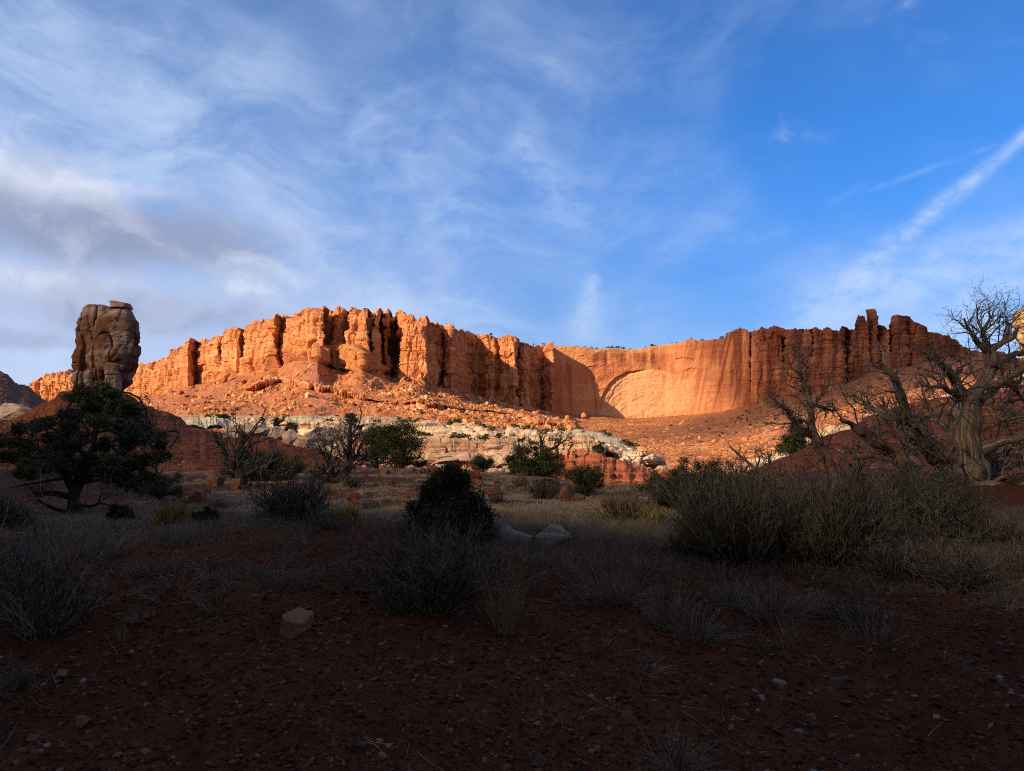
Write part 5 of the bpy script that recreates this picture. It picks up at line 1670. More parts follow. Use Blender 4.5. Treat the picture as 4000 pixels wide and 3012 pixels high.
def juniper(base, h, w, seed, label, group='junipers', nclump=46, per=170, size=None, mat=None, trunk_h=0.25, lean=0.0, shape='dome', name='juniper_tree', low=0.18, rad=0.17, nlimb=None, holes=0.0, deep=0.85, cat='juniper'):
    """an evergreen: fluted trunk, limbs running out to separate clumps of leaf sprays"""
    rng = np.random.default_rng(seed)
    size = size or max(0.026 * max(h, w), 1.1 * base[1] / 705)
    base = np.asarray(base, float)
    C = []
    while len(C) < nclump:
        u = nrm(rng.normal(size=3))
        r = rng.uniform(0.45, 1.0)
        if shape == 'dome':
            c = np.array([u[0] * 0.5 * w * r, u[1] * 0.5 * w * deep * r, h * (low + (1 - low) * (0.38 + 0.56 * u[2] * r))])
        elif shape == 'cone':
            t = rng.random() ** 1.5
            rr_ = 0.5 * w * (1 - t) ** 0.50 * math.sqrt(rng.random()) * rng.uniform(0.75, 1.08)
            a = rng.random() * 6.283
            c = np.array([rr_ * math.cos(a), rr_ * math.sin(a) * deep, h * (0.06 + 0.90 * t)])
        else:
            t = rng.random()
            rr_ = 0.5 * w * (0.35 + 0.65 * math.sin(math.pi * min(1, 0.2 + 0.8 * t))) * math.sqrt(rng.random())
            a = rng.random() * 6.283
            c = np.array([rr_ * math.cos(a), rr_ * math.sin(a) * deep, h * (low + (0.95 - low) * t)])
        if c[2] < 0.06 * h:
            continue
        c[0] += lean * c[2]
        C.append(c)
    C = np.array(C)
    rd = rad * min(h, w) * rng.uniform(0.7, 1.35, len(C))
    root = empty(name, base, label, cat, group)
    th_ = h * trunk_h
    trunk = np.array([[0, 0, -0.12 * h * 0.5], [0.04 * h * rng.normal() * 0.5 + lean * th_ * 0.5, 0, th_ * 0.5], [lean * th_, 0.02 * h, th_], [lean * h * 0.6, 0, h * 0.62]])
    r0 = 0.045 * h + 0.02
    limbs = [(trunk, [r0 * 1.25, r0, r0 * 0.8, r0 * 0.25])]
    for c in (C if nlimb is None else C[:nlimb]):
        z0 = min(c[2] * 0.55, th_ * rng.uniform(0.4, 1.5))
        p0 = np.array([lean * z0, 0, z0])
        m_ = 0.5 * (p0 + c) + rng.normal(0, 0.06 * h, 3)
        limbs.append((np.array([p0, m_, c]), [r0 * 0.32, r0 * 0.2, r0 * 0.06]))
    limb_bag(limbs[:1], 10, 0.25).build('trunk', M_BARK, root)
    limb_bag(limbs[1:], 5, 0.1, 7).build('branches', M_BARK, root)
    lp = np.stack([resample(q_, 7) for q_, r_ in limbs[1:]])
    p_, d_, r_ = sprout(rng, lp, np.full(lp.shape[:2], r0 * 0.1), 5, 0.35, 1.0, 0.8, 0.8)
    T1 = grow(rng, p_, d_, 0.22 * min(h, w) * rng.uniform(0.4, 1.4, len(p_)), 6, 0.28, 0.04)
    tr_ = max(0.0025, 0.12 * base[1] / 705)
    tbg = Bag()
    addt(tbg, rng, T1, taper(np.full(len(p_), tr_ * 2.0), np.full(len(p_), tr_ * 0.6), 6), 4)
    p_, d_, r_ = sprout(rng, T1, np.full(T1.shape[:2], tr_), 3, 0.3, 1.0, 0.9, 0.7)
    T2 = grow(rng, p_, d_, 0.10 * min(h, w) * rng.uniform(0.4, 1.4, len(p_)), 4, 0.28, 0.04)
    addt(tbg, rng, T2, taper(np.full(len(p_), tr_), np.full(len(p_), tr_ * 0.4), 4), 3)
    tbg.build('twigs', M_STEM, root, True)
    foliage_bag(rng, C, rd, int(per * 1.5), size * 0.8).build('crown', mat or M_NEEDLE, root, False)
    return root


def shrub_parts(rng, w, h, n, l2=5, l3=2, r=0.004, spread=1.15, up=0.10, wig=0.22, base_r=0.13, deep=0.9, flat_top=False):
    """stems of a twiggy shrub around the origin"""
    bag = Bag()
    a = rng.random(n) * 6.283
    pol = spread * rng.random(n) ** 0.62
    d = np.stack([np.sin(pol) * np.cos(a), np.sin(pol) * np.sin(a) * deep, np.cos(pol)], 1)
    L = 1 / np.sqrt((np.hypot(d[:, 0], d[:, 1] / deep) / (0.5 * w)) ** 2 + (d[:, 2] / h) ** 2) * rng.uniform(0.62, 1.06, n)
    # lopsided growth with gaps
    sd_ = int(rng.integers(9999))
    lob = fbm(d * 1.9 + 4, 2, sd_)
    L = L * np.clip(1.0 + 0.75 * lob, 0.45, 1.35)
    keep = rng.random(n) < np.clip(0.85 + 1.1 * fbm(d * 3.1 + 9, 2, sd_ + 1), 0.12, 1)
    a, d, L = a[keep], d[keep], L[keep]
    n = len(a)
    b = base_r * w * np.sqrt(rng.random(n))
    P0 = np.stack([b * np.cos(a + 0.5), b * np.sin(a + 0.5) * deep, np.full(n, -0.03)], 1)
    P1 = grow(rng, P0, d, L, 7, wig, up)
    R1 = taper(r * rng.uniform(1.0, 1.9, n), np.full(n, r * 0.45), 7)
    addt(bag, rng, P1, R1, 4)
    tips = [P1[:, -1]]
    if l2:
        p, dd, rr_ = sprout(rng, P1, R1, l2, 0.35, 0.97, 0.55, 1.0)
        L2 = np.repeat(L, l2) * rng.uniform(0.14, 0.36, len(p))
        P2 = grow(rng, p, dd, L2, 5, wig, up)
        R2 = taper(np.minimum(rr_, r * 0.8), np.full(len(p), r * 0.35), 5)
        addt(bag, rng, P2, R2, 3)
        tips.append(P2[:, -1])
        if l3:
            p, dd, rr_ = sprout(rng, P2, R2, l3, 0.35, 0.97, 0.7, 0.9)
            P3 = grow(rng, p, dd, np.repeat(L2, l3) * rng.uniform(0.25, 0.5, len(p)), 4, wig * 1.2, up)
            addt(bag, rng, P3, taper(np.minimum(rr_, r * 0.5), np.full(len(p), r * 0.3), 4), 3)
            tips.append(P3[:, -1])
            tips.append(P3[:, 2])
    return bag, np.concatenate(tips)


def shrub(base, w, h, label, seed, mat=None, group='twiggy shrubs', leaf=None, leaf_n=1.0, leaf_size=0.012, name='desert_shrub', cat='shrub', **kw):
    rng = np.random.default_rng(seed)
    root = empty(name, base, label, cat, group)
    bag, tips = shrub_parts(rng, w, h, **kw)
    bag.build('stems', mat or M_STEM, root)
    if leaf:
        n = int(len(tips) * leaf_n)
        T = tips[rng.integers(len(tips), size=n)] + rng.normal(0, leaf_size * 1.2, (n, 3))
        V, F = sprays(rng, T, leaf_size)
        b = Bag()
        b.add(V, F, {'tint': np.repeat(rng.random(n), 4)})
        b.build('leaves', leaf, root, False)
    return root


def tuft_bag(rng, w, h, n, r=0.0016, droop=0.5, K=5, spread=0.9, base=0.25):
    a = rng.random(n) * 6.283
    pol = spread * rng.random(n) ** 0.8
    d = np.stack([np.sin(pol) * np.cos(a), np.sin(pol) * np.sin(a), np.cos(pol)], 1)
    L = h * rng.uniform(0.5, 1.15, n)
    b = base * w * np.sqrt(rng.random(n))
    P0 = np.stack([b * np.cos(a + rng.normal(0, .8, n)), b * np.sin(a), np.full(n, -0.02)], 1)
    t = np.linspace(0, 1, K)
    side = np.stack([np.cos(a), np.sin(a), 0 * a], 1)
    P = P0[:, None] + d[:, None] * (L[:, None] * t[None])[..., None]
    dr = (droop * rng.uniform(0.1, 1, n) * L)[:, None] * (t ** 2.2)[None]
    P = P + side[:, None] * (dr * 0.7)[..., None] - np.array([0, 0, 1.0]) * (dr * 0.6)[..., None]
    P += rng.normal(0, 0.02 * h, P.shape) * t[None, :, None]
    bag = Bag()
    addt(bag, rng, P, taper(np.full(n, r), np.full(n, r * 0.35), K), 3)
    return bag


# ---- big juniper on the left, limb by limb
YB = 16.3


def pp(lst, Y, dy=None):
    lst = np.array(lst, float)
    Yv = np.full(len(lst), float(Y)) + (0 if dy is None else np.interp(np.linspace(0, 1, len(lst)), np.linspace(0, 1, len(dy)), dy))
    return at(lst[:, 0], lst[:, 1], Yv)


b0 = on(300, 2019)
YB = b0[1]
root = empty('juniper_tree', b0, 'largest juniper, forked dark trunk and broad crown below the pinnacle', 'juniper', 'junipers')
trunk = (pp([(304, 2040), (298, 2010), (292, 1960), (288, 1906)], YB), [0.24, 0.175, 0.155, 0.16])
forks = [
    (pp([(288, 1915), (252, 1866), (228, 1822), (182, 1782), (132, 1734), (60, 1700)], YB, [0, -0.7]), [0.13, 0.105, 0.08, 0.06, 0.045, 0.02]),
    (pp([(290, 1915), (332, 1862), (352, 1800), (372, 1722), (392, 1644), (402, 1575)], YB, [0, 0.3]), [0.13, 0.12, 0.095, 0.07, 0.05, 0.02]),
    (pp([(338, 1856), (432, 1800), (522, 1742), (592, 1694)], YB, [0.1, -0.9]), [0.11, 0.08, 0.05, 0.02]),
    (pp([(240, 1840), (262, 1742), (302, 1662), (332, 1584)], YB, [-0.1, 0.9]), [0.10, 0.07, 0.05, 0.02]),
    (pp([(345, 1830), (420, 1762), (470, 1700), (500, 1640)], YB, [0, 1.2]), [0.09, 0.06, 0.04, 0.015]),
    (pp([(215, 1806), (120, 1800), (40, 1790), (-60, 1760)], YB, [-0.2, 0.8]), [0.07, 0.05, 0.03, 0.015]),
    (pp([(330, 1880), (420, 1880), (490, 1882), (545, 1904)], YB, [0, -0.8]), [0.06, 0.04, 0.025, 0.01]),
    (pp([(300, 1900), (290, 1830), (262, 1760), (230, 1690)], YB, [0, -1.1]), [0.09, 0.07, 0.04, 0.015]),
]
deadl = [
    (pp([(268, 1932), (200, 1922), (160, 1926), (122, 1920)], YB, [0, -0.5]), [0.035, 0.028, 0.02, 0.008]),
    (pp([(268, 1946), (195, 1930), (150, 1938), (128, 1918)], YB, [0, -0.9]), [0.03, 0.025, 0.018, 0.008]),
    (pp([(262, 2004), (205, 1984), (168, 1966), (146, 1950)], YB, [0, -0.6]), [0.035, 0.03, 0.02, 0.008]),
    (pp([(318, 1972), (352, 1978), (392, 1966), (438, 1976)], YB, [0, -0.5]), [0.03, 0.025, 0.018, 0.008]),
    (pp([(250, 1868), (180, 1880), (110, 1892), (40, 1905)], YB, [0, -0.8]), [0.035, 0.025, 0.018, 0.006]),
    (pp([(385, 1960), (395, 1930), (402, 1905)], YB, [-0.3, -0.5]), [0.015, 0.01, 0.005]),
]
kr = YB / 19.0
trunk = (trunk[0], [r * kr for r in trunk[1]])
forks = [(p, [x * kr for x in r]) for p, r in forks]
limb_bag([trunk], 20, 0.28, 24, 0.05).build('trunk', M_BARK, root, True, b0)
rng = np.random.default_rng(50)
cl = [(388, 1522, 46), (330, 1530, 42), (438, 1536, 46), (286, 1560, 44), (500, 1566, 44), (250, 1800, 46), (330, 1816, 46), (400, 1856, 42), (180, 1826, 44), (118, 1856, 38), (470, 1866, 46), (76, 1846, 38), (560, 1850, 40), (400, 1560, 70), (330, 1566, 62), (470, 1580, 62), (262, 1606, 60), (520, 1606, 58), (200, 1646, 52), (130, 1662, 52), (62, 1684, 50), (16, 1722, 52), (100, 1730, 58), (180, 1704, 58), (285, 1672, 66), (385, 1636, 76), (470, 1664, 66), (560, 1654, 52), (598, 1704, 46), (556, 1728, 54), (618, 1752, 34), (478, 1738, 56), (404, 1722, 60), (300, 1748, 58), (204, 1780, 56), (104, 1796, 48), (28, 1786, 50), (424, 1800, 62), (446, 1846, 54), (508, 1826, 44), (560, 1796, 46), (602, 1796, 34), (356, 1790, 50), (150, 1842, 36), (254, 1826, 40), (-60, 1742, 60), (-90, 1800, 50), (540, 1900, 36), (490, 1884, 36), (368, 1600, 60), (430, 1620, 60), (230, 1730, 50), (70, 1740, 48), (-20, 1830, 40), (330, 1700, 56), (520, 1690, 56), (290, 1620, 50)]
cpos, crad = [], []
for (cx, cy, cr) in cl:
    for k in range(2):
        cpos.append(at(cx + rng.normal(0, 14), cy + rng.normal(0, 12), YB + rng.uniform(-1.5, 1.5)))
        crad.append(cr * YB / FP * rng.uniform(0.40, 0.74))
cpos, crad = np.array(cpos), np.array(crad)
allp = np.concatenate([resample(p, 20) for p, r in forks])
allr = np.concatenate([np.interp(np.linspace(0, 1, 20), np.linspace(0, 1, len(r)), r) for p, r in forks])
subs = []
for c in cpos:
    dd = np.linalg.norm(allp - c, axis=1) + 0.6 * np.maximum(0, allp[:, 2] - c[2] + 0.1)
    i = int(np.argmin(dd))
    m_ = 0.5 * (allp[i] + c) + rng.normal(0, 0.12, 3)
    subs.append((np.array([allp[i], m_, c]), [min(0.035, allr[i] * 0.7), 0.018, 0.006]))
for f in forks:
    limb_bag([f], 12, 0.25, 26, 0.10).build('limb', M_BARK, root, True, b0)
for f in deadl:
    limb_bag([f], 6, 0.2, 10).build('dead_branch', M_BARK, root, True, b0)
limb_bag(subs, 5, 0.1, 7).build('branches', M_BARK, root, True, b0)
tb = Bag()
sp_ = np.stack([resample(p, 9) for p, r in subs + forks + deadl])
sr_ = np.full(sp_.shape[:2], 0.012)
p, dd, rr_ = sprout(rng, sp_, sr_, 12, 0.2, 1.0, 0.9, 0.6)
P2 = grow(rng, p, dd, rng.uniform(0.12, 0.5, len(p)), 5, 0.35, 0.05)
addt(tb, rng, P2, taper(np.full(len(p), 0.006), np.full(len(p), 0.002), 5), 3)
p, dd, rr_ = sprout(rng, P2, np.full(P2.shape[:2], 0.004), 2, 0.3, 1.0, 0.9, 0.6)
P3 = grow(rng, p, dd, rng.uniform(0.06, 0.22, len(p)), 4, 0.35, 0.05)
addt(tb, rng, P3, taper(np.full(len(p), 0.004), np.full(len(p), 0.0015), 4), 3)
tb.build('twigs', M_STEM, root, True, b0)
foliage_bag(rng, cpos, crad, 800, 0.050, 0.7).build('crown', M_NEEDLE, root, False, b0)


def jp(cx, ybase, wpx, ytop, Y=None, **kw):
    if Y is None:
        b = on(cx, ybase)
    else:
        b = at(cx, ybase, Y)
    k = b[1] / FP
    return dict(base=b, w=wpx * k, h=(ybase - ytop) * k, **kw)


juniper(**jp(624, 1956, 200, 1826), seed=61, label='small round green juniper on the slope right of the big one', nclump=40, per=330, shape='dome', low=0.02, rad=0.2, name='juniper_bush')
juniper(**jp(1030, 1880, 310, 1756), seed=62, label='spreading green juniper right of the dark bare snag on the left', nclump=60, per=240, low=0.05, rad=0.22)
juniper(**jp(1570, 1832, 170, 1636, 50.0), seed=63, label='taller of the two junipers standing together before the white blocks', nclump=44, per=200, size=0.17, shape='col', low=0.02, rad=0.26)
juniper(**jp(1468, 1828, 110, 1668, 51.5), seed=64, label='narrow juniper on the left of the pair before the white blocks', nclump=34, per=180, size=0.17, shape='col', low=0.02, rad=0.28)
juniper(**jp(1886, 1846, 76, 1770, 46.0), seed=65, label='small juniper sprouting between the white sandstone blocks', nclump=22, per=160, size=0.12, low=0.02, rad=0.25)
juniper(**jp(1636, 1824, 56, 1786, 52.0), seed=66, label='little bush at the left corner of the white blocks', nclump=12, per=140, size=0.12, low=0.02, rad=0.28, name='juniper_bush')
r_ = juniper(**jp(2086, 1868, 222, 1736, 40.0), seed=67, label='dense green juniper with dead antler branches rising from its top', nclump=60, per=230, size=0.14, low=0.05, rad=0.2)
juniper(**jp(2290, 1944, 210, 1802), seed=68, label='leaning juniper with yellowish crown right of the leaning slabs', nclump=56, per=240, trunk_h=0.5, lean=-0.15, low=0.22, rad=0.19)
juniper(**jp(2600, 1992, 240, 1850), seed=69, label='low dark juniper in the gap left of the big shrubs', nclump=50, per=250, low=0.02, rad=0.2)
juniper(**jp(2720, 1980, 340, 1780), seed=70, label='open branched juniper with ragged top, half hidden by the big shrubs', nclump=64, per=220, low=0.1, rad=0.15, trunk_h=0.3)
juniper(**jp(2880, 1910, 130, 1782), seed=71, label='small ragged juniper above the left end of the big shrubs', nclump=26, per=200, low=0.1, rad=0.2)
juniper(**jp(3110, 1776, 150, 1660, 78.0), seed=72, label='dark green tree on the red hill behind the leaning dead trunk', nclump=40, per=200, size=0.26, shape='cone', rad=0.2)
juniper(**jp(1752, 2112, 430, 1832), seed=73, label='dense dark cone shaped juniper in the middle of the foreground', nclump=230, per=300, size=0.034, shape='cone', mat=M_NEEDLE2, rad=0.13, trunk_h=0.1, nlimb=60)
juniper(**jp(2130, 1956, 130, 1860), seed=74, label='brown and green half dead bush left of the leaning slabs', nclump=26, per=150, mat=M_NEEDLE2, low=0.02, rad=0.15, name='juniper_bush')
juniper(**jp(800, 2050, 90, 1984), seed=75, label='dark low green bush beside the yellow green shrub on the left', nclump=24, per=220, size=0.05, low=0.0, rad=0.25, name='juniper_bush', mat=M_NEEDLE2)
juniper(**jp(462, 2044, 120, 1978), seed=76, label='dark low bush right of the big juniper trunk', nclump=26, per=220, size=0.05, low=0.0, rad=0.25, name='juniper_bush', mat=M_NEEDLE2)

# ---- dead wood
def dead_tree(label, base, trunks, limbs, seed, twig_len=(0.25, 0.9), per=7, l2=4, l3=3, name='dead_tree', mat=None, tmat=None, group='dead junipers', twr=0.011, up=0.06, wig=0.30, sides=16, flute=0.3, kink=0.12):
    rng = np.random.default_rng(seed)
    root = empty(name, base, label, 'dead tree', group)
    limb_bag(trunks, sides, flute, 44, kink * 0.45).build('trunk', mat or M_DEAD, root, True, base)
    for l in limbs:
        limb_bag([l], 10, 0.30, 30, kink).build('limb', mat or M_DEAD, root, True, base)
    src = trunks + limbs
    P = np.stack([resample(p, 14) for p, r in src])
    R = np.stack([np.interp(np.linspace(0, 1, 14), np.linspace(0, 1, len(r)), r) for p, r in src])
    tb = Bag()
    wl = np.linalg.norm(np.diff(P, axis=1), axis=2).sum(1)
    pick = rng.choice(len(P), per * len(P), p=wl / wl.sum())
    p, d, r = sprout(rng, P[pick], R[pick], 1, 0.2, 1.0, 0.85, 0.75)
    L = rng.uniform(*twig_len, len(p)) * np.clip(r / 0.05, 0.6, 1.3)
    P1 = grow(rng, p, d, L, 8, wig, up)
    R1 = taper(np.minimum(r * 0.55, twr * 1.8), np.full(len(p), twr * 0.3), 8)
    addt(tb, rng, P1, R1, 5)
    p, d, r = sprout(rng, P1, R1, l2, 0.2, 1.0, 0.85, 0.7)
    L2 = np.repeat(L, l2) * rng.uniform(0.25, 0.6, len(p))
    P2 = grow(rng, p, d, L2, 6, wig, up)
    R2 = taper(np.minimum(r * 0.8, twr), np.full(len(p), twr * 0.25), 6)
    addt(tb, rng, P2, R2, 4)
    if l3:
        p, d, r = sprout(rng, P2, R2, l3, 0.2, 1.0, 0.9, 0.7)
        P3 = grow(rng, p, d, np.repeat(L2, l3) * rng.uniform(0.25, 0.6, len(p)), 5, wig, up)
        addt(tb, rng, P3, taper(np.minimum(r * 0.8, twr * 0.6), np.full(len(p), twr * 0.22), 5), 3)
    tb.build('twigs', tmat or M_TWIG, root, True, base)
    return root


def q5(lst):
    """pixel pairs read in the enlarged right-hand crop -> full picture pixels"""
    return [(3000 + x / 2.082, 1150 + y / 2.082) for x, y in lst]


YT = 13.0
bT = at(3786, 1872, YT)
bT[2] = float(gz(bT[0], bT[1]))
tr = [(pp(q5([(1650, 1600), (1640, 1480), (1612, 1250), (1600, 1000), (1640, 860), (1760, 720), (1822, 560), (1806, 450), (1745, 300)]), YT), [0.31, 0.265, 0.235, 0.215, 0.18, 0.115, 0.085, 0.07, 0.03])]
lm = [
    (pp(q5([(1780, 470), (1690, 385), (1640, 300), (1604, 190)]), YT, [0, -0.3]), [0.05, 0.04, 0.03, 0.015]),
    (pp(q5([(1750, 310), (1715, 230), (1700, 150), (1688, 60)]), YT, [0, 0.2]), [0.03, 0.02, 0.014, 0.006]),
    (pp(q5([(1750, 300), (1790, 220), (1800, 150), (1790, 80)]), YT, [0, 0.3]), [0.03, 0.02, 0.012, 0.006]),
    (pp(q5([(1760, 300), (1830, 240), (1880, 190), (1925, 150)]), YT, [0, -0.2]), [0.025, 0.018, 0.012, 0.005]),
    (pp(q5([(1815, 440), (1900, 395), (1955, 310), (1970, 230)]), YT, [0, -0.3]), [0.06, 0.05, 0.035, 0.015]),
    (pp(q5([(1890, 395), (1990, 345), (2030, 262)]), YT, [-0.2, -0.5]), [0.045, 0.03, 0.012]),
    (pp(q5([(1850, 600), (1890, 540), (1980, 505), (2090, 490), (2200, 500)]), YT, [0, 0.4]), [0.085, 0.08, 0.07, 0.06, 0.04]),
    (pp(q5([(1760, 760), (1860, 720), (1960, 690), (2090, 600), (2200, 560)]), YT, [0, -0.6]), [0.09, 0.08, 0.065, 0.05, 0.03]),
    (pp(q5([(1720, 880), (1820, 800), (1930, 735), (2090, 680)]), YT, [0, 0.7]), [0.085, 0.07, 0.05, 0.03]),
    (pp(q5([(1640, 860), (1570, 780), (1530, 690), (1450, 610), (1390, 570), (1325, 510)]), YT, [0, -0.5]), [0.11, 0.09, 0.075, 0.06, 0.045, 0.02]),
    (pp(q5([(1600, 850), (1560, 760), (1500, 660), (1560, 600), (1610, 570)]), YT, [0, 0.5]), [0.09, 0.07, 0.045, 0.03, 0.012]),
    (pp(q5([(1590, 870), (1500, 800), (1420, 750), (1330, 745), (1250, 740)]), YT, [0, -0.8]), [0.075, 0.06, 0.045, 0.03, 0.012]),
    (pp(q5([(1700, 1300), (1760, 1260), (1860, 1215), (1960, 1180), (2110, 1140)]), YT, [0, -0.5]), [0.13, 0.12, 0.10, 0.09, 0.07]),
    (pp(q5([(1700, 1400), (1800, 1350), (1880, 1285), (1960, 1290), (2100, 1300)]), YT, [0, 0.6]), [0.10, 0.08, 0.06, 0.05, 0.03]),
    (pp(q5([(1820, 866), (1790, 900), (1815, 970), (1880, 1010), (1960, 1012), (2090, 955)]), YT, [-0.1, -0.5]), [0.05, 0.05, 0.045, 0.04, 0.03, 0.015]),
    (pp(q5([(1490, 1440), (1380, 1320), (1260, 1190), (1150, 1085), (1105, 920), (1035, 760), (985, 650), (905, 556)]), YT, [0, -0.9]), [0.17, 0.14, 0.13, 0.12, 0.085, 0.07, 0.055, 0.03]),
    (pp(q5([(1160, 1450), (1060, 1340), (900, 1190), (745, 1090), (585, 1005)]), YT, [-0.6, -1.4]), [0.14, 0.125, 0.10, 0.075, 0.02]),
    (pp(q5([(1500, 1260), (1380, 1190), (1250, 1130), (1080, 1050), (980, 965), (860, 885)]), YT, [0, 0.5]), [0.10, 0.085, 0.07, 0.055, 0.04, 0.015]),
    (pp(q5([(1240, 1420), (1120, 1220), (1010, 1060), (900, 970), (780, 870), (665, 790)]), YT, [-0.4, 0.3]), [0.12, 0.10, 0.075, 0.05, 0.03, 0.012]),
    (pp(q5([(1180, 1230), (1060, 1080), (975, 960), (925, 830)]), YT, [-0.3, 0.6]), [0.075, 0.055, 0.035, 0.012]),
    (pp(q5([(1520, 1480), (1440, 1330), (1330, 1200), (1240, 1100), (1150, 1060)]), YT, [-0.3, -1.1]), [0.13, 0.11, 0.09, 0.06, 0.03]),
    (pp(q5([(1490, 1130), (1400, 1040), (1330, 930), (1270, 830), (1250, 700)]), YT, [0.1, 0.9]), [0.06, 0.05, 0.035, 0.02, 0.008]),
    (pp(q5([(1500, 1000), (1400, 980), (1280, 1000), (1180, 980)]), YT, [0.1, 1.2]), [0.05, 0.035, 0.02, 0.008]),
    (pp(q5([(1720, 1480), (1830, 1460), (1900, 1400), (2090, 1380)]), YT, [0, 0.9]), [0.12, 0.10, 0.08, 0.06]),
    (pp(q5([(1660, 1560), (1800, 1570), (1950, 1580), (2100, 1530)]), YT, [-0.2, -0.8]), [0.13, 0.11, 0.08, 0.05]),
    (pp(q5([(1690, 1500), (1720, 1410), (1745, 1370)]), YT, [-0.35, -0.4]), [0.09, 0.06, 0.02]),
    (pp(q5([(1780, 1600), (1880, 1500), (1960, 1460)]), YT, [-0.3, -0.6]), [0.08, 0.05, 0.02]),
    (pp(q5([(1440, 1440), (1330, 1330), (1250, 1230)]), YT, [-0.7, -1.2]), [0.07, 0.05, 0.02]),
    (pp(q5([(1870, 1010), (1960, 880), (2060, 850)]), YT, [0.2, 0.9]), [0.05, 0.04, 0.02]),
    (pp(q5([(1900, 700), (1990, 760), (2090, 900)]), YT, [0.1, 0.5]), [0.05, 0.04, 0.02]),
]
dead_tree('huge dead juniper with twisted split trunk and bare limbs at the right edge', bT, tr, lm, 81, (0.3, 1.15), 9, 5, 3, twr=0.0085, sides=30, flute=0.34)

YA = 14.5
bA = at(3275, 1895, YA)
bA[2] = float(gz(bA[0], bA[1]))
trA = [(pp(q5([(600, 1640), (560, 1520), (480, 1330), (385, 1190), (352, 1020), (340, 880), (285, 700), (252, 560), (238, 450), (215, 360)]), YA), [0.14, 0.125, 0.11, 0.085, 0.066, 0.056, 0.044, 0.03, 0.018, 0.006])]
lmA = [
    (pp(q5([(360, 1160), (250, 1060), (150, 940), (60, 870), (0, 830)]), YA, [0, -0.6]), [0.059, 0.049, 0.035, 0.021, 0.008]),
    (pp(q5([(372, 1100), (300, 1030), (220, 1040), (100, 1050), (10, 1035)]), YA, [0, 0.6]), [0.042, 0.032, 0.021, 0.014, 0.006]),
    (pp(q5([(352, 900), (430, 830), (455, 770), (470, 690)]), YA, [0, -0.3]), [0.035, 0.025, 0.017, 0.007]),
    (pp(q5([(360, 900), (450, 910), (510, 945), (580, 930)]), YA, [0, 0.4]), [0.035, 0.032, 0.025, 0.008]),
    (pp(q5([(335, 840), (270, 790), (190, 740), (120, 750)]), YA, [0, 0.5]), [0.028, 0.021, 0.014, 0.006]),
    (pp(q5([(290, 720), (250, 640), (190, 600), (165, 520)]), YA, [0, -0.3]), [0.025, 0.020, 0.013, 0.004]),
    (pp(q5([(255, 570), (330, 480), (380, 440)]), YA, [0, 0.3]), [0.017, 0.010, 0.004]),
    (pp(q5([(450, 1310), (400, 1370), (330, 1420), (240, 1430)]), YA, [-0.1, -0.7]), [0.032, 0.025, 0.017, 0.007]),
    (pp(q5([(470, 1330), (490, 1230), (530, 1130)]), YA, [0, 0.4]), [0.025, 0.017, 0.006]),
]
dead_tree('leaning dead juniper with pale peeling bark left of the huge dead one', bA, trA, lmA, 82, (0.2, 0.8), 14, 6, 3, twr=0.008)
# curled dead branches between the two
YC = 14.0
bC = at(3320, 1890, YC)
bC[2] = float(gz(bC[0], bC[1]))
trC = [(pp(q5([(650, 1540), (660, 1450), (700, 1400), (705, 1340), (680, 1280), (620, 1230)]), YC), [0.05, 0.05, 0.05, 0.04, 0.025, 0.01])]
lmC = [(pp(q5([(690, 1400), (760, 1380), (800, 1440), (860, 1490), (960, 1530)]), YC, [0, 0.3]), [0.05, 0.07, 0.08, 0.07, 0.05]),
       (pp(q5([(1030, 1460), (1090, 1400), (1120, 1360)]), YC, [-0.3, -0.4]), [0.04, 0.03, 0.01]),
       (pp(q5([(690, 1300), (740, 1240), (720, 1160)]), YC, [0, 0.3]), [0.025, 0.015, 0.006]),
       (pp(q5([(780, 1340), (860, 1310), (940, 1300)]), YC, [0, 0.4]), [0.025, 0.015, 0.006]),
       (pp(q5([(640, 1500), (590, 1380), (600, 1290)]), YC, [0, -0.3]), [0.03, 0.02, 0.006])]
dead_tree('tangle of curled dead branches between the two dead junipers', bC, trC, lmC, 83, (0.15, 0.6), 11, 5, 2, name='dead_branch', twr=0.009)
YD = 17.0


def q9(lst):
    return [(2400 + x / 2.082, 1550 + y / 2.082) for x, y in lst]


bD = at(2985, 1872, YD)
bD[2] = float(gz(bD[0], bD[1]))
trD = [(pp(q9([(1260, 690), (1200, 620), (1090, 540), (1000, 460), (930, 390)]), YD), [0.07, 0.055, 0.04, 0.025, 0.008])]
lmD = [(pp(q9([(1210, 620), (1245, 560), (1240, 490), (1270, 470)]), YD, [0, -0.3]), [0.05, 0.04, 0.03, 0.01]),
       (pp(q9([(1360, 640), (1375, 560), (1365, 510)]), YD, [0, 0.2]), [0.04, 0.03, 0.012]),
       (pp(q9([(1100, 550), (1060, 600), (1075, 640)]), YD, [0, 0.2]), [0.03, 0.02, 0.01]),
       (pp(q9([(900, 655), (1050, 650), (1200, 660), (1330, 665)]), YD, [0.2, -0.3]), [0.03, 0.05, 0.05, 0.03]),
       (pp(q9([(1160, 590), (1180, 500), (1140, 440)]), YD, [0, 0.4]), [0.03, 0.02, 0.006])]
dead_tree('small pale dead branches standing above the middle of the big shrubs', bD, trD, lmD, 84, (0.2, 0.7), 10, 5, 2, name='dead_branch', twr=0.009)

# snags farther off
def q2(lst):
    return [(600 + x / 2.082, 1100 + y / 2.082) for x, y in lst]


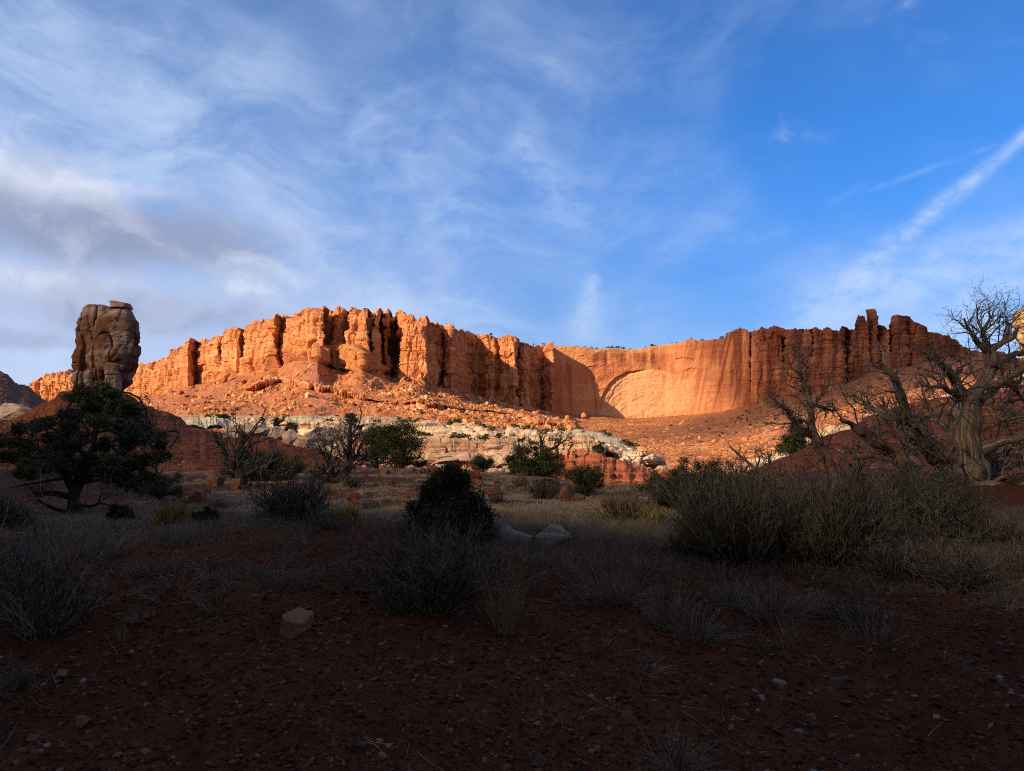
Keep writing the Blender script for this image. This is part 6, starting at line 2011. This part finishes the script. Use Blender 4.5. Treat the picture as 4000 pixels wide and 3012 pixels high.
bE = on(940, 1905)
YE = bE[1]
dead_tree('dark bare snag with one thin trunk beside the spreading juniper on the left', bE,
          [(pp(q2([(716, 1660), (712, 1600), (690, 1520), (704, 1420), (720, 1320), (722, 1230)]), YE), [0.26, 0.22, 0.16, 0.12, 0.08, 0.02])],
          [(pp(q2([(700, 1560), (640, 1490), (580, 1420), (540, 1340), (510, 1280)]), YE, [0, -0.5]), [0.12, 0.10, 0.07, 0.05, 0.015]),
           (pp(q2([(700, 1480), (640, 1440), (600, 1400)]), YE, [0, 0.4]), [0.06, 0.04, 0.015]),
           (pp(q2([(720, 1600), (780, 1560), (830, 1530), (880, 1510)]), YE, [0, -0.3]), [0.10, 0.08, 0.06, 0.03]),
           (pp(q2([(705, 1410), (760, 1350), (790, 1270)]), YE, [0, 0.3]), [0.05, 0.035, 0.012])],
          85, (0.4, 1.4), 8, 4, 2, mat=M_BARK, tmat=M_STEM, twr=0.022, name='snag')
bF = on(1300, 1892)
YF = bF[1]
dead_tree('burnt looking bare snag with spiky branches below the pale slanted boulder', bF,
          [(pp(q2([(1455, 1640), (1450, 1560), (1440, 1480), (1420, 1400)]), YF), [0.16, 0.13, 0.09, 0.03]),
           (pp(q2([(1500, 1640), (1560, 1560), (1590, 1480), (1600, 1350), (1600, 1230), (1606, 1150)]), YF, [0, 0.5]), [0.18, 0.16, 0.13, 0.10, 0.07, 0.015])],
          [(pp(q2([(1450, 1630), (1380, 1610), (1310, 1560), (1270, 1540)]), YF, [0, -0.4]), [0.10, 0.09, 0.06, 0.02]),
           (pp(q2([(1460, 1620), (1400, 1540), (1370, 1490)]), YF, [0, -0.2]), [0.08, 0.05, 0.02]),
           (pp(q2([(1590, 1480), (1660, 1400), (1700, 1320)]), YF, [0.3, 0.8]), [0.07, 0.05, 0.015]),
           (pp(q2([(1596, 1420), (1540, 1340), (1520, 1260)]), YF, [0.4, 0.2]), [0.06, 0.04, 0.012]),
           (pp(q2([(1470, 1600), (1500, 1520), (1510, 1440)]), YF, [0, 0.4]), [0.06, 0.04, 0.012]),
           (pp(q2([(1430, 1480), (1370, 1400), (1340, 1330)]), YF, [0, -0.4]), [0.05, 0.035, 0.012])],
          86, (0.4, 1.4), 9, 4, 2, mat=M_BARK, tmat=M_STEM, twr=0.022, name='snag')


def q3(lst):
    return [(1500 + x / 2.082, 1150 + y / 2.082) for x, y in lst]


YG = 40.0
bG = at(2112, 1868, YG)
dead_tree('dead antler branches standing above the dense juniper by the white ledges', bG,
          [(pp(q3([(1280, 1500), (1282, 1380), (1284, 1280), (1280, 1200), (1270, 1130)]), YG), [0.14, 0.12, 0.10, 0.08, 0.02])],
          [(pp(q3([(1284, 1330), (1360, 1270), (1420, 1220), (1440, 1160), (1444, 1110)]), YG, [0, 0.4]), [0.08, 0.07, 0.05, 0.03, 0.01]),
           (pp(q3([(1400, 1235), (1460, 1200), (1500, 1150)]), YG, [0.2, 0.3]), [0.05, 0.035, 0.012]),
           (pp(q3([(1100, 1320), (1104, 1240), (1098, 1175)]), YG, [0, 0.1]), [0.06, 0.05, 0.02]),
           (pp(q3([(1280, 1220), (1310, 1160), (1300, 1110)]), YG, [0, -0.3]), [0.05, 0.03, 0.01])],
          87, (0.4, 1.2), 7, 3, 1, mat=M_BARK, tmat=M_STEM, twr=0.02, name='snag')


# ---- shrubs, named one by one
def sp(cx, ybase, wpx, ytop, Y=None):
    b = on(cx, ybase) if Y is None else np.array([*at(cx, ybase, Y)[:2], 0.0])
    if Y is not None:
        b[2] = float(gz(b[0], b[1]))
    k = b[1] / FP
    return b, wpx * k, (ybase - ytop) * k


def sh(cx, ybase, wpx, ytop, label, seed, Y=None, **kw):
    b, w, h = sp(cx, ybase, wpx, ytop, Y)
    return shrub(b, w, h, label, seed, **kw)


sh(1660, 2385, 560, 2050, 'big grey twiggy shrub with dark heart in the middle foreground', 501, n=330, l2=7, l3=3, r=0.0030, spread=1.25)
sh(1850, 2300, 330, 2080, 'twiggy shrub pressed against the right side of the big grey one', 502, n=170, l2=6, l3=2, r=0.0030)
sh(1156, 2050, 300, 1858, 'dark broom like shrub on the slope below the two snags', 503, n=420, l2=5, l3=2, r=0.006, spread=1.0, up=0.16)
sh(1345, 2062, 150, 1978, 'bright yellow green rabbitbrush right of the dark broom shrub', 504, mat=M_STEMY, n=420, l2=3, l3=0, r=0.005, spread=0.8, up=0.2, group='yellow green bushes')
sh(1270, 2085, 180, 1990, 'thin bare shrub in front of the yellow rabbitbrush', 505, n=90, l2=6, l3=2, r=0.004, spread=1.0)
sh(672, 2056, 190, 1962, 'pale yellow green bush in the grass right of the big juniper', 506, mat=M_STEMY, n=420, l2=3, l3=0, r=0.005, spread=0.9, up=0.2, group='yellow green bushes')
sh(150, 2470, 500, 2060, 'large loose grey shrub at the left edge of the foreground', 507, n=150, l2=7, l3=3, r=0.0030, spread=1.2, leaf=M_SAGE, leaf_n=0.8, leaf_size=0.010)
sh(30, 2330, 360, 2060, 'shorter grey shrub behind the large one at the left edge', 508, n=150, l2=6, l3=2, r=0.0030)
sh(30, 2080, 170, 1876, 'dark rounded shrub at the left edge below the big juniper', 509, n=360, l2=5, l3=2, r=0.005, spread=1.1)
sh(30, 2720, 200, 2570, 'small bare shrub low at the left edge', 520, n=70, l2=5, l3=2, r=0.0022)
sh(2440, 2040, 260, 1908, 'pale straw coloured broom shrub before the low dark juniper', 510, mat=M_STRAW, n=330, l2=4, l3=1, r=0.005, spread=1.05, up=0.12)
sh(2880, 2210, 470, 1872, 'left one of the big dark broom shrubs on the right', 511, mat=M_STEMG, n=950, l2=6, l3=2, r=0.0040, spread=1.15, up=0.14, wig=0.10)
sh(3210, 2220, 470, 1872, 'middle one of the big dark broom shrubs on the right', 512, mat=M_STEMG, n=950, l2=6, l3=2, r=0.0040, spread=1.15, up=0.14, wig=0.10)
sh(3060, 2090, 420, 1866, 'broom shrub filling the gap behind the two big dark ones', 516, n=520, l2=5, l3=2, r=0.0045, spread=1.1, up=0.14, wig=0.10)
sh(3600, 2130, 430, 1786, 'leafy grey green sagebrush under the huge dead juniper', 513, n=300, l2=8, l3=3, r=0.0035, spread=1.2, leaf=M_SAGE, leaf_n=2.6, leaf_size=0.014)
sh(3745, 2312, 340, 2050, 'fan shaped bare shrub at the right, lowest of the big shrubs', 514, n=200, l2=7, l3=3, r=0.0030, spread=1.2)
sh(3480, 2260, 380, 2010, 'tangled bare shrub between the broom shrubs and the fan shaped one', 515, n=230, l2=7, l3=3, r=0.0032, spread=1.25)
sh(3900, 2150, 320, 1960, 'dark bare shrub at the right edge under the dead limbs', 517, n=240, l2=6, l3=2, r=0.0032)
sh(3990, 2260, 200, 2110, 'low dark shrub cut by the right edge', 518, n=150, l2=6, l3=2, r=0.003)
sh(2690, 2190, 240, 2020, 'grey shrub at the left foot of the big broom shrubs', 519, n=200, l2=6, l3=2, r=0.0032, leaf=None)
sh(1376, 1908, 100, 1838, 'low grey shrub right of the burnt looking snag', 521, n=130, l2=4, l3=1, r=0.010)
sh(2030, 1906, 96, 1856, 'rounded tan grass like shrub before the dense juniper', 522, mat=M_STRAW, n=240, l2=2, l3=0, r=0.007, up=0.15)
sh(1940, 1966, 110, 1918, 'low round grey shrub under the rust red boulder', 523, n=200, l2=3, l3=0, r=0.006)
sh(2120, 1956, 130, 1862, 'reddish brown bare shrub left of the leaning slabs', 524, mat=M_TWIG, n=180, l2=6, l3=2, r=0.005)
sh(1440, 2000, 90, 1940, 'small grey shrub on the slope left of the dense juniper', 525, n=130, l2=4, l3=1, r=0.006)
sh(1160, 1850, 90, 1800, 'small tan shrub at the toe of the red hill', 526, mat=M_STRAW, n=130, l2=4, l3=1, r=0.010)
sh(860, 1992, 90, 1954, 'low dark shrub under the hollowed boulder', 527, n=130, l2=4, l3=1, r=0.006)
sh(2560, 2060, 130, 1960, 'sparse green stalks right of the straw coloured broom shrub', 528, mat=M_STEMY, n=110, l2=2, l3=0, r=0.005, spread=0.6, up=0.2)
sh(3350, 2470, 300, 2300, 'grey dry shrub on the bare soil below the big broom shrubs', 529, n=120, l2=6, l3=2, r=0.0024, spread=1.2)

# ---- grass clumps, named
def tuft(cx, ybase, wpx, ytop, label, seed, mat=None, n=140, droop=0.5, spread=0.9, group='grass clumps', r=0.0017, base=0.25, name='grass_clump'):
    b, w, h = sp(cx, ybase, wpx, ytop)
    o = tuft_bag(np.random.default_rng(seed), w, h, n, r, droop, 6, spread, base).build(name, mat or M_GRASS, None, True)
    o.location = b
    return tag(o, label, 'grass clump', group)


T_ = [(1966, 2470, 150, 2200, 'tall straw coloured clump with upright stalks right of the big twiggy shrub', M_STRAW, 130, 0.15, 0.45),
      (2092, 2330, 110, 2240, 'short dark clump of stiff blades right of the straw clump', M_GRASS, 120, 0.2, 0.8),
      (2400, 2390, 210, 2150, 'wide grey clump with drooping blades in the middle of the soil', M_GRASS, 260, 0.6, 0.8),
      (2320, 2400, 120, 2250, 'dark clump at the left of the wide grey one', M_GRASS, 130, 0.4, 0.9),
      (2610, 2480, 170, 2270, 'pale clump with tall blades right of the wide grey one', M_GRASS, 200, 0.35, 0.6),
      (2720, 2520, 200, 2330, 'dark matted clump beside the pale tall one', M_GRASS, 200, 0.6, 0.9),
      (2470, 2650, 190, 2520, 'low curly clump among the stones of the bank', M_GRASS, 170, 0.9, 1.1),
      (2640, 3030, 180, 2830, 'clump of pale blades hanging over the bottom edge', M_GRASS, 150, 0.8, 0.9),
      (3010, 2440, 330, 2230, 'broad grey clump in front of the big broom shrubs', M_GRASS, 340, 0.6, 0.9),
      (2860, 2400, 160, 2220, 'tall thin clump at the left of the broad grey one', M_GRASS, 150, 0.3, 0.6),
      (3200, 2430, 200, 2280, 'low grey clump at the right of the broad one', M_GRASS, 200, 0.7, 1.0),
      (3100, 2560, 150, 2400, 'sparse reddish straw clump on the bare soil', M_STRAW, 70, 0.2, 0.4),
      (3430, 2560, 220, 2350, 'sparse weedy clump on the right soil', M_GRASS, 110, 0.3, 0.7),
      (3700, 2620, 200, 2520, 'thin clump on the edge of the little gully on the right', M_GRASS, 80, 0.6, 1.0),
      (630, 2230, 320, 2140, 'wide dark patch of curly grass left of the square rock', M_GRASS, 260, 0.9, 1.1),
      (1080, 2320, 200, 2190, 'grey clump behind the square rock', M_GRASS, 180, 0.6, 0.9),
      (1190, 2300, 140, 2200, 'dark clump right of the grey one behind the square rock', M_GRASS, 140, 0.6, 0.9),
      (980, 2260, 150, 2180, 'pale curly clump left behind the square rock', M_GRASS, 150, 0.8, 1.0),
      (870, 2330, 80, 2280, 'tight dark clump in the soil left of the square rock', M_GRASS, 120, 0.5, 0.9),
      (660, 2320, 130, 2270, 'low dark clump below the wide curly patch', M_GRASS, 130, 0.6, 1.0),
      (560, 2312, 80, 2262, 'small clump with bent pale blades at the left of the soil patch', M_GRASS, 90, 0.9, 1.0),
      (540, 2425, 70, 2365, 'little dry clump on the left of the bank', M_GRASS, 80, 0.8, 1.0),
      (480, 2490, 50, 2430, 'few broken grey stalks on the left of the bank', M_GRASS, 30, 0.2, 0.5),
      (50, 2680, 120, 2580, 'pale blue grey clump low at the left edge', M_GRASS, 90, 0.5, 0.7),
      (2200, 1998, 44, 1950, 'small orange tinted grass clump behind the white rock', M_STRAW, 90, 0.3, 0.8),
      (2060, 2150, 110, 2090, 'dark spiky clump between the pale log and the white rock', M_GRASS, 130, 0.3, 0.9),
      (1370, 2250, 140, 2150, 'grey clump at the left of the big twiggy shrub', M_GRASS, 150, 0.6, 0.9),
      (1300, 2330, 120, 2250, 'dark clump low at the left of the big twiggy shrub', M_GRASS, 140, 0.6, 1.0),
      (2250, 2290, 160, 2140, 'tall grey clump behind the wide drooping one', M_GRASS, 160, 0.4, 0.7),
      (2520, 2270, 180, 2120, 'tall pale clump before the left foot of the broom shrubs', M_GRASS, 170, 0.5, 0.7),
      (2150, 2230, 160, 2130, 'grey clump under the white rock', M_GRASS, 150, 0.5, 0.8),
      (700, 2120, 160, 2040, 'grey clump in front of the yellow green bush', M_GRASS, 150, 0.5, 0.9),
      (420, 2180, 170, 2080, 'pale clump left on the edge of the grass band', M_GRASS, 150, 0.5, 0.9)]
for k, (cx, yb, wp, yt, lab, mt, n_, dr, spd) in enumerate(T_):
    tuft(cx, yb, wp, yt, lab, 600 + k, mt, int(n_ * 1.3), dr, spd)

# small tufts nobody could tell apart
protos = []
rng = np.random.default_rng(91)
for k in range(5):
    o = tuft_bag(rng, 0.22, 0.16, 70, 0.0017, 0.7, 5, 1.0, 0.3).build('grass_tuft', M_GRASS, None, True)
    protos.append(tag(o, 'small grey dry grass tuft scattered over the red soil of the foreground', 'grass tuft', 'small grass tufts on the red soil'))
spots = []
while len(spots) < 130:
    px, py = rng.uniform(380, 3700), rng.uniform(2120, 2560)
    if (1340 < px < 1980 and 2060 < py < 2420) or (py > 2420 and px < 2300) or (1050 < px < 1240 and py > 2360):
        continue
    spots.append(on(px, py))
for k, b in enumerate(spots):
    s_ = rng.uniform(0.6, 1.5)
    if k < 5:
        protos[k].location = b
        protos[k].scale = (s_, s_, s_)
    else:
        dup(protos[k % 5], b, rng.random() * 6.28, protos[0]['label'], s_)

# the grass that nobody could count: a pale band at the edge of the flat, sparse cover up the slope
def field(name, n, sampler, label, hh, nb, mat, r, droop, spread, seed):
    rng = np.random.default_rng(seed)
    x, y = sampler(rng, n)
    z = gz(x, y)
    bag = Bag()
    nv = 8
    per = n // nv
    for k in range(nv):
        ix = np.arange(k * per, min(len(x), (k + 1) * per))
        m_ = len(ix)
        a = rng.random((m_, nb)) * 6.283
        pol = spread * rng.random((m_, nb)) ** 0.8
        L = hh * rng.uniform(0.5, 1.2, (m_, nb)) * rng.uniform(0.6, 1.35, (m_, 1))
        d = np.stack([np.sin(pol) * np.cos(a), np.sin(pol) * np.sin(a), np.cos(pol)], -1)
        b0_ = np.stack([x[ix], y[ix], z[ix] - 0.02], -1)[:, None] + 0.25 * hh * rng.normal(size=(m_, nb, 3)) * np.array([1, 1, 0])
        t = np.linspace(0, 1, 4)
        P = b0_[:, :, None] + d[:, :, None] * (L[..., None] * t)[..., None]
        P[..., 2] -= (droop * L)[..., None] * t ** 2.3
        P = P.reshape(-1, 4, 3)
        V, F, _ = tubes(P, taper(np.full(len(P), r), np.full(len(P), r * 0.4), 4), 3)
        tn = np.clip(np.repeat(rng.random(m_), nb) * 0.6 + rng.random(m_ * nb) * 0.4, 0, 1)
        bag.add(V, F, {'tint': np.repeat(tn, 12)})
    o = bag.build(name, mat, None, True)
    return tag(o, label, 'grass', kind='stuff')


def band(rng, n):
    px = rng.uniform(-300, 3000, n * 2)
    yy = rng.uniform(9.3, 16.0, n * 2)
    x = (px - 2000) / FP * yy
    dens = np.clip(0.55 + 1.1 * fbm(np.stack([x / 1.6, yy / 1.6, 0 * x], -1), 3, 700) - 0.5 * sst(13, 16, yy), 0.06, 1)
    k = rng.random(n * 2) < dens
    return x[k][:n], yy[k][:n]


field('grass', 13000, band, 'pale dry grass along the edge of the foreground flat', 0.19, 9, M_FIELD, 0.0020, 0.35, 0.9, 701)


def slope(rng, n):
    px = rng.uniform(500, 2800, n * 4)
    yy = 14 + 40 * rng.random(n * 4) ** 1.1
    x = (px - 2000) / FP * yy
    dens = np.clip(0.28 + 1.2 * fbm(np.stack([x / 2.6, yy / 3.4, 0 * x], -1), 4, 702), 0.02, 1)
    k = rng.random(n * 4) < dens
    return x[k][:n], yy[k][:n]


field('grass', 15000, slope, 'sparse grey grass tufts over the slope beyond the flat', 0.21, 9, M_FIELD, 0.0055, 0.55, 1.15, 703)


def dirt(rng, n):
    px = rng.uniform(-200, 4200, n * 4)
    yy = rng.uniform(5.6, 10.5, n * 4)
    x = (px - 2000) / FP * yy
    dens = np.clip(0.03 + 1.0 * fbm(np.stack([x / 1.2, yy / 1.2, 0 * x], -1), 3, 704) + 0.70 * sst(1500, 2200, px) * sst(5.9, 7.0, yy) + 0.4 * sst(8.5, 10, yy), 0.0, 1)
    k = rng.random(n * 4) < dens
    return x[k][:n], yy[k][:n]


field('grass', 13000, dirt, 'thin dry stalks scattered over the red soil of the foreground', 0.25, 8, M_GRASS, 0.0014, 0.4, 0.85, 705)

# ---- dry litter on the bank
rng = np.random.default_rng(97)
n = 2600
rad = 3.0 + 7.5 * rng.random(n) ** 1.2
an = np.radians(rng.uniform(-44, 44, n))
x, y = rad * np.sin(an), rad * np.cos(an)
k = rng.random(n) < np.clip(0.25 + 1.3 * fbm(np.stack([x / 0.9, y / 0.9, 0 * x], -1), 3, 710), 0.04, 1)
x, y = x[k], y[k]
n = len(x)
P0 = np.stack([x, y, gz(x, y) + 0.05], -1)
az_ = rng.random(n) * 6.283
P1 = grow(rng, P0, np.stack([np.cos(az_), np.sin(az_), 0.05 * rng.normal(size=n)], -1), rng.uniform(0.05, 0.34, n), 6, 0.16, 0)
P1[..., 2] = gz(P1[..., 0], P1[..., 1]) + P1[..., 2] * 0 + rng.uniform(0.03, 0.075, n)[:, None]
lb = Bag()
addt(lb, rng, P1, taper(rng.uniform(0.0012, 0.0030, n), np.full(n, 0.0007), 6), 3)
tag(lb.build('litter', M_GRASS, None, True), 'broken dry stalks and twigs strewn over the dirt bank', 'litter', kind='stuff')

# ---- fallen wood
def stick(label, pts, radii, name='stick', mat=None, cat='stick', group=None, lift=0.015, sides=8, flute=0.25):
    pts = np.array([on(*p) for p in pts])
    pts[:, 2] += lift
    c0 = pts.mean(0)
    o = limb_bag([(pts, radii)], sides, flute, 20).build(name, mat or M_DEAD, None, True, c0)
    o.location = c0
    return tag(o, label, cat, group)


stick('long grey stick lying on the bare soil at the right', [(3640, 2352), (3760, 2360), (3880, 2376), (4010, 2384)], [0.006, 0.010, 0.011, 0.012])
stick('thin curved twig low at the left of the bank', [(118, 2730), (150, 2768), (210, 2786), (300, 2770)], [0.002, 0.003, 0.003, 0.001], lift=0.012)
stick('short bent stick at the left edge of the bank', [(5, 2940), (40, 2890), (66, 2838)], [0.004, 0.005, 0.003], lift=0.012)
stick('thin dead twig on the gravel left of the low curly clump', [(2010, 2640), (2100, 2600), (2140, 2700)], [0.002, 0.003, 0.001], lift=0.02)
stick('straight pale twig reaching out of the left shrub', [(52, 2506), (110, 2545), (200, 2568)], [0.003, 0.003, 0.001], lift=0.05)
c_ = on(2010, 2128)
YL = c_[1]
lg = [(at(1940, 2036, YL + 0.25), 0.05), (at(1948, 2066, YL + 0.2), 0.085), (at(1968, 2098, YL), 0.12), (at(2020, 2112, YL - 0.1), 0.10), (at(2084, 2118, YL - 0.2), 0.06)]
pts = np.array([p for p, r in lg])
M_LOG = mat_wood('bleached_wood', (0.07, 0.065, 0.066), (0.19, 0.185, 0.19), (0.36, 0.355, 0.37), (0.15, 0.13, 0.12))
lroot = empty('fallen_log', pts[2], 'bleached forked log lying in the grass right of the dense juniper', 'log')
limb_bag([(pts, [r for p, r in lg])], 14, 0.35, 22).build('trunk', M_LOG, lroot, True, pts[2])
for e in ([(1950, 2070), (1968, 2052), (1976, 2040)], [(1972, 2100), (1955, 2118), (1936, 2128)], [(1990, 2104), (2010, 2090), (2040, 2094)], [(2010, 2114), (2020, 2130), (2050, 2140)]):
    q = np.array([at(a, b_, YL) for a, b_ in e])
    limb_bag([(q, [0.06, 0.05, 0.02])], 8, 0.3, 10).build('limb', M_LOG, lroot, True, pts[2])

# ---- small shrubs far off
def far_bush(rng, w, h, n=140, mat=None, name='slope_shrub'):
    m_ = 7
    C = np.stack([rng.normal(0, 0.26 * w, m_), rng.normal(0, 0.26 * w, m_), h * rng.uniform(0.25, 0.75, m_)], 1)
    return foliage_bag(rng, C, np.full(m_, 0.28 * w) * rng.uniform(0.7, 1.2, m_), n // 2, 0.16 * w, 0.8).build(name, mat or M_NEEDLE, None, False)


rng = np.random.default_rng(93)
LAB = {'a': 'small dark shrub dotting the orange rubble slope under the alcove', 'b': 'small dark shrub dotting the rubble slope under the mesa cliff', 'c': 'small dark shrub growing on the white ledges', 'd': 'tiny shrub standing on the rim of the alcove wall'}
GRP = {'a': 'shrubs on the alcove rubble', 'b': 'shrubs on the mesa rubble', 'c': 'shrubs on the white ledges', 'd': 'shrubs on the rim'}
pro = {k: [tag(far_bush(rng, 1.0, 0.8, name={'a': 'slope_shrub', 'b': 'slope_shrub', 'c': 'ledge_shrub', 'd': 'rim_shrub'}[k]), LAB[k], 'shrub', GRP[k]) for _ in range(3)] for k in 'abcd'}
cnt = {k: 0 for k in 'abcd'}


def far_put(k, p, s):
    i = cnt[k]
    cnt[k] += 1
    sc_ = (s * rng.uniform(0.85, 1.25), s, s * rng.uniform(0.8, 1.2))
    if i < 3:
        pro[k][i].location = p
        pro[k][i].scale = sc_
    else:
        dup(pro[k][i % 3], p, rng.random() * 6.28, LAB[k], sc_)


for p in scatter(G_TAR, mR * (colr > 2560) * (colr < 3700), 105, rng, 0.2 + sst(2650, 2950, colr)):
    far_put('a', p, rng.uniform(1.0, 2.6))
for p in scatter(G_TAL, mT * (colx > 480) * (colx < 2300), 60, rng, 0.15 + (colx < 900) * 1.0 + (colx > 1900) * 0.8):
    far_put('b', p, rng.uniform(1.0, 2.6))
mB = np.broadcast_to(((V_BENCH > 0.2) & (V_BENCH < 1.0) | (V_BENCH > 2.0) & (V_BENCH < 3.0))[:, None], G_BENCH.shape[:2])
colb = np.broadcast_to(xw[None], mB.shape)
for p in scatter(G_BENCH, mB * (colb > 800) * (colb < 2480), 110, rng, 0.3 + (colb > 1550) * 1.0):
    far_put('c', p, rng.uniform(1.2, 3.4))
for px, py, s in [(1918, 1308, 3.2), (2085, 1346, 2.5), (2122, 1345, 3), (2196, 1352, 2), (2255, 1354, 2.5), (2285, 1356, 2.6), (2312, 1359, 3.2), (2330, 1362, 3.0), (2372, 1361, 4), (2392, 1360, 4.6), (2412, 1360, 4.8), (2432, 1362, 4.2), (2460, 1364, 2.6),
                  (2520, 1358, 2.2), (2548, 1354, 5), (2560, 1352, 3), (2626, 1344, 2), (2642, 1341, 2.8), (2744, 1329, 3.6), (2820, 1324, 4.6), (2877, 1288, 2.2), (2790, 1327, 2.2), (3100, 1289, 2.0), (3090, 1289, 1.8), (2700, 1323, 2.4)]:
    Yr = row2(PLANR, px) + 9 if px > 2160 else row2(PLAN, px) + 9
    p = at(px, py + 2, Yr)
    far_put('d', p, s)
# junipers of middle distance on the bench, each told apart by its place
for k, (px, py, Y_, s, lab) in enumerate([
    (1090, 1658, 250, 4.6, 'rounded dark juniper on the bench left of the square pale block'), (1136, 1676, 235, 5.0, 'upright dark juniper on the bench nearest the slanted boulder'),
    (1372, 1640, 240, 4.4, 'dark juniper above the square pale block'), (970, 1712, 140, 3.4, 'dark juniper in the hollow behind the red hill crest'),
    (1270, 1700, 210, 4.0, 'dark juniper left of the square pale block, below the rim'), (870, 1640, 270, 4.2, 'dark shrub by the pale grey clay mound'),
    (2340, 1764, 172, 3.2, 'dark juniper in the cleft between the two sunlit ledges'), (2388, 1784, 176, 3.0, 'small dark juniper low in the cleft between the sunlit ledges')]):
    o = far_bush(rng, s, s * 0.9, 420, M_NEEDLE2, 'bench_juniper')
    p = at(px, py, Y_)
    p[2] -= s * 0.3
    o.location = p
    tag(o, lab, 'juniper', 'junipers on the bench')
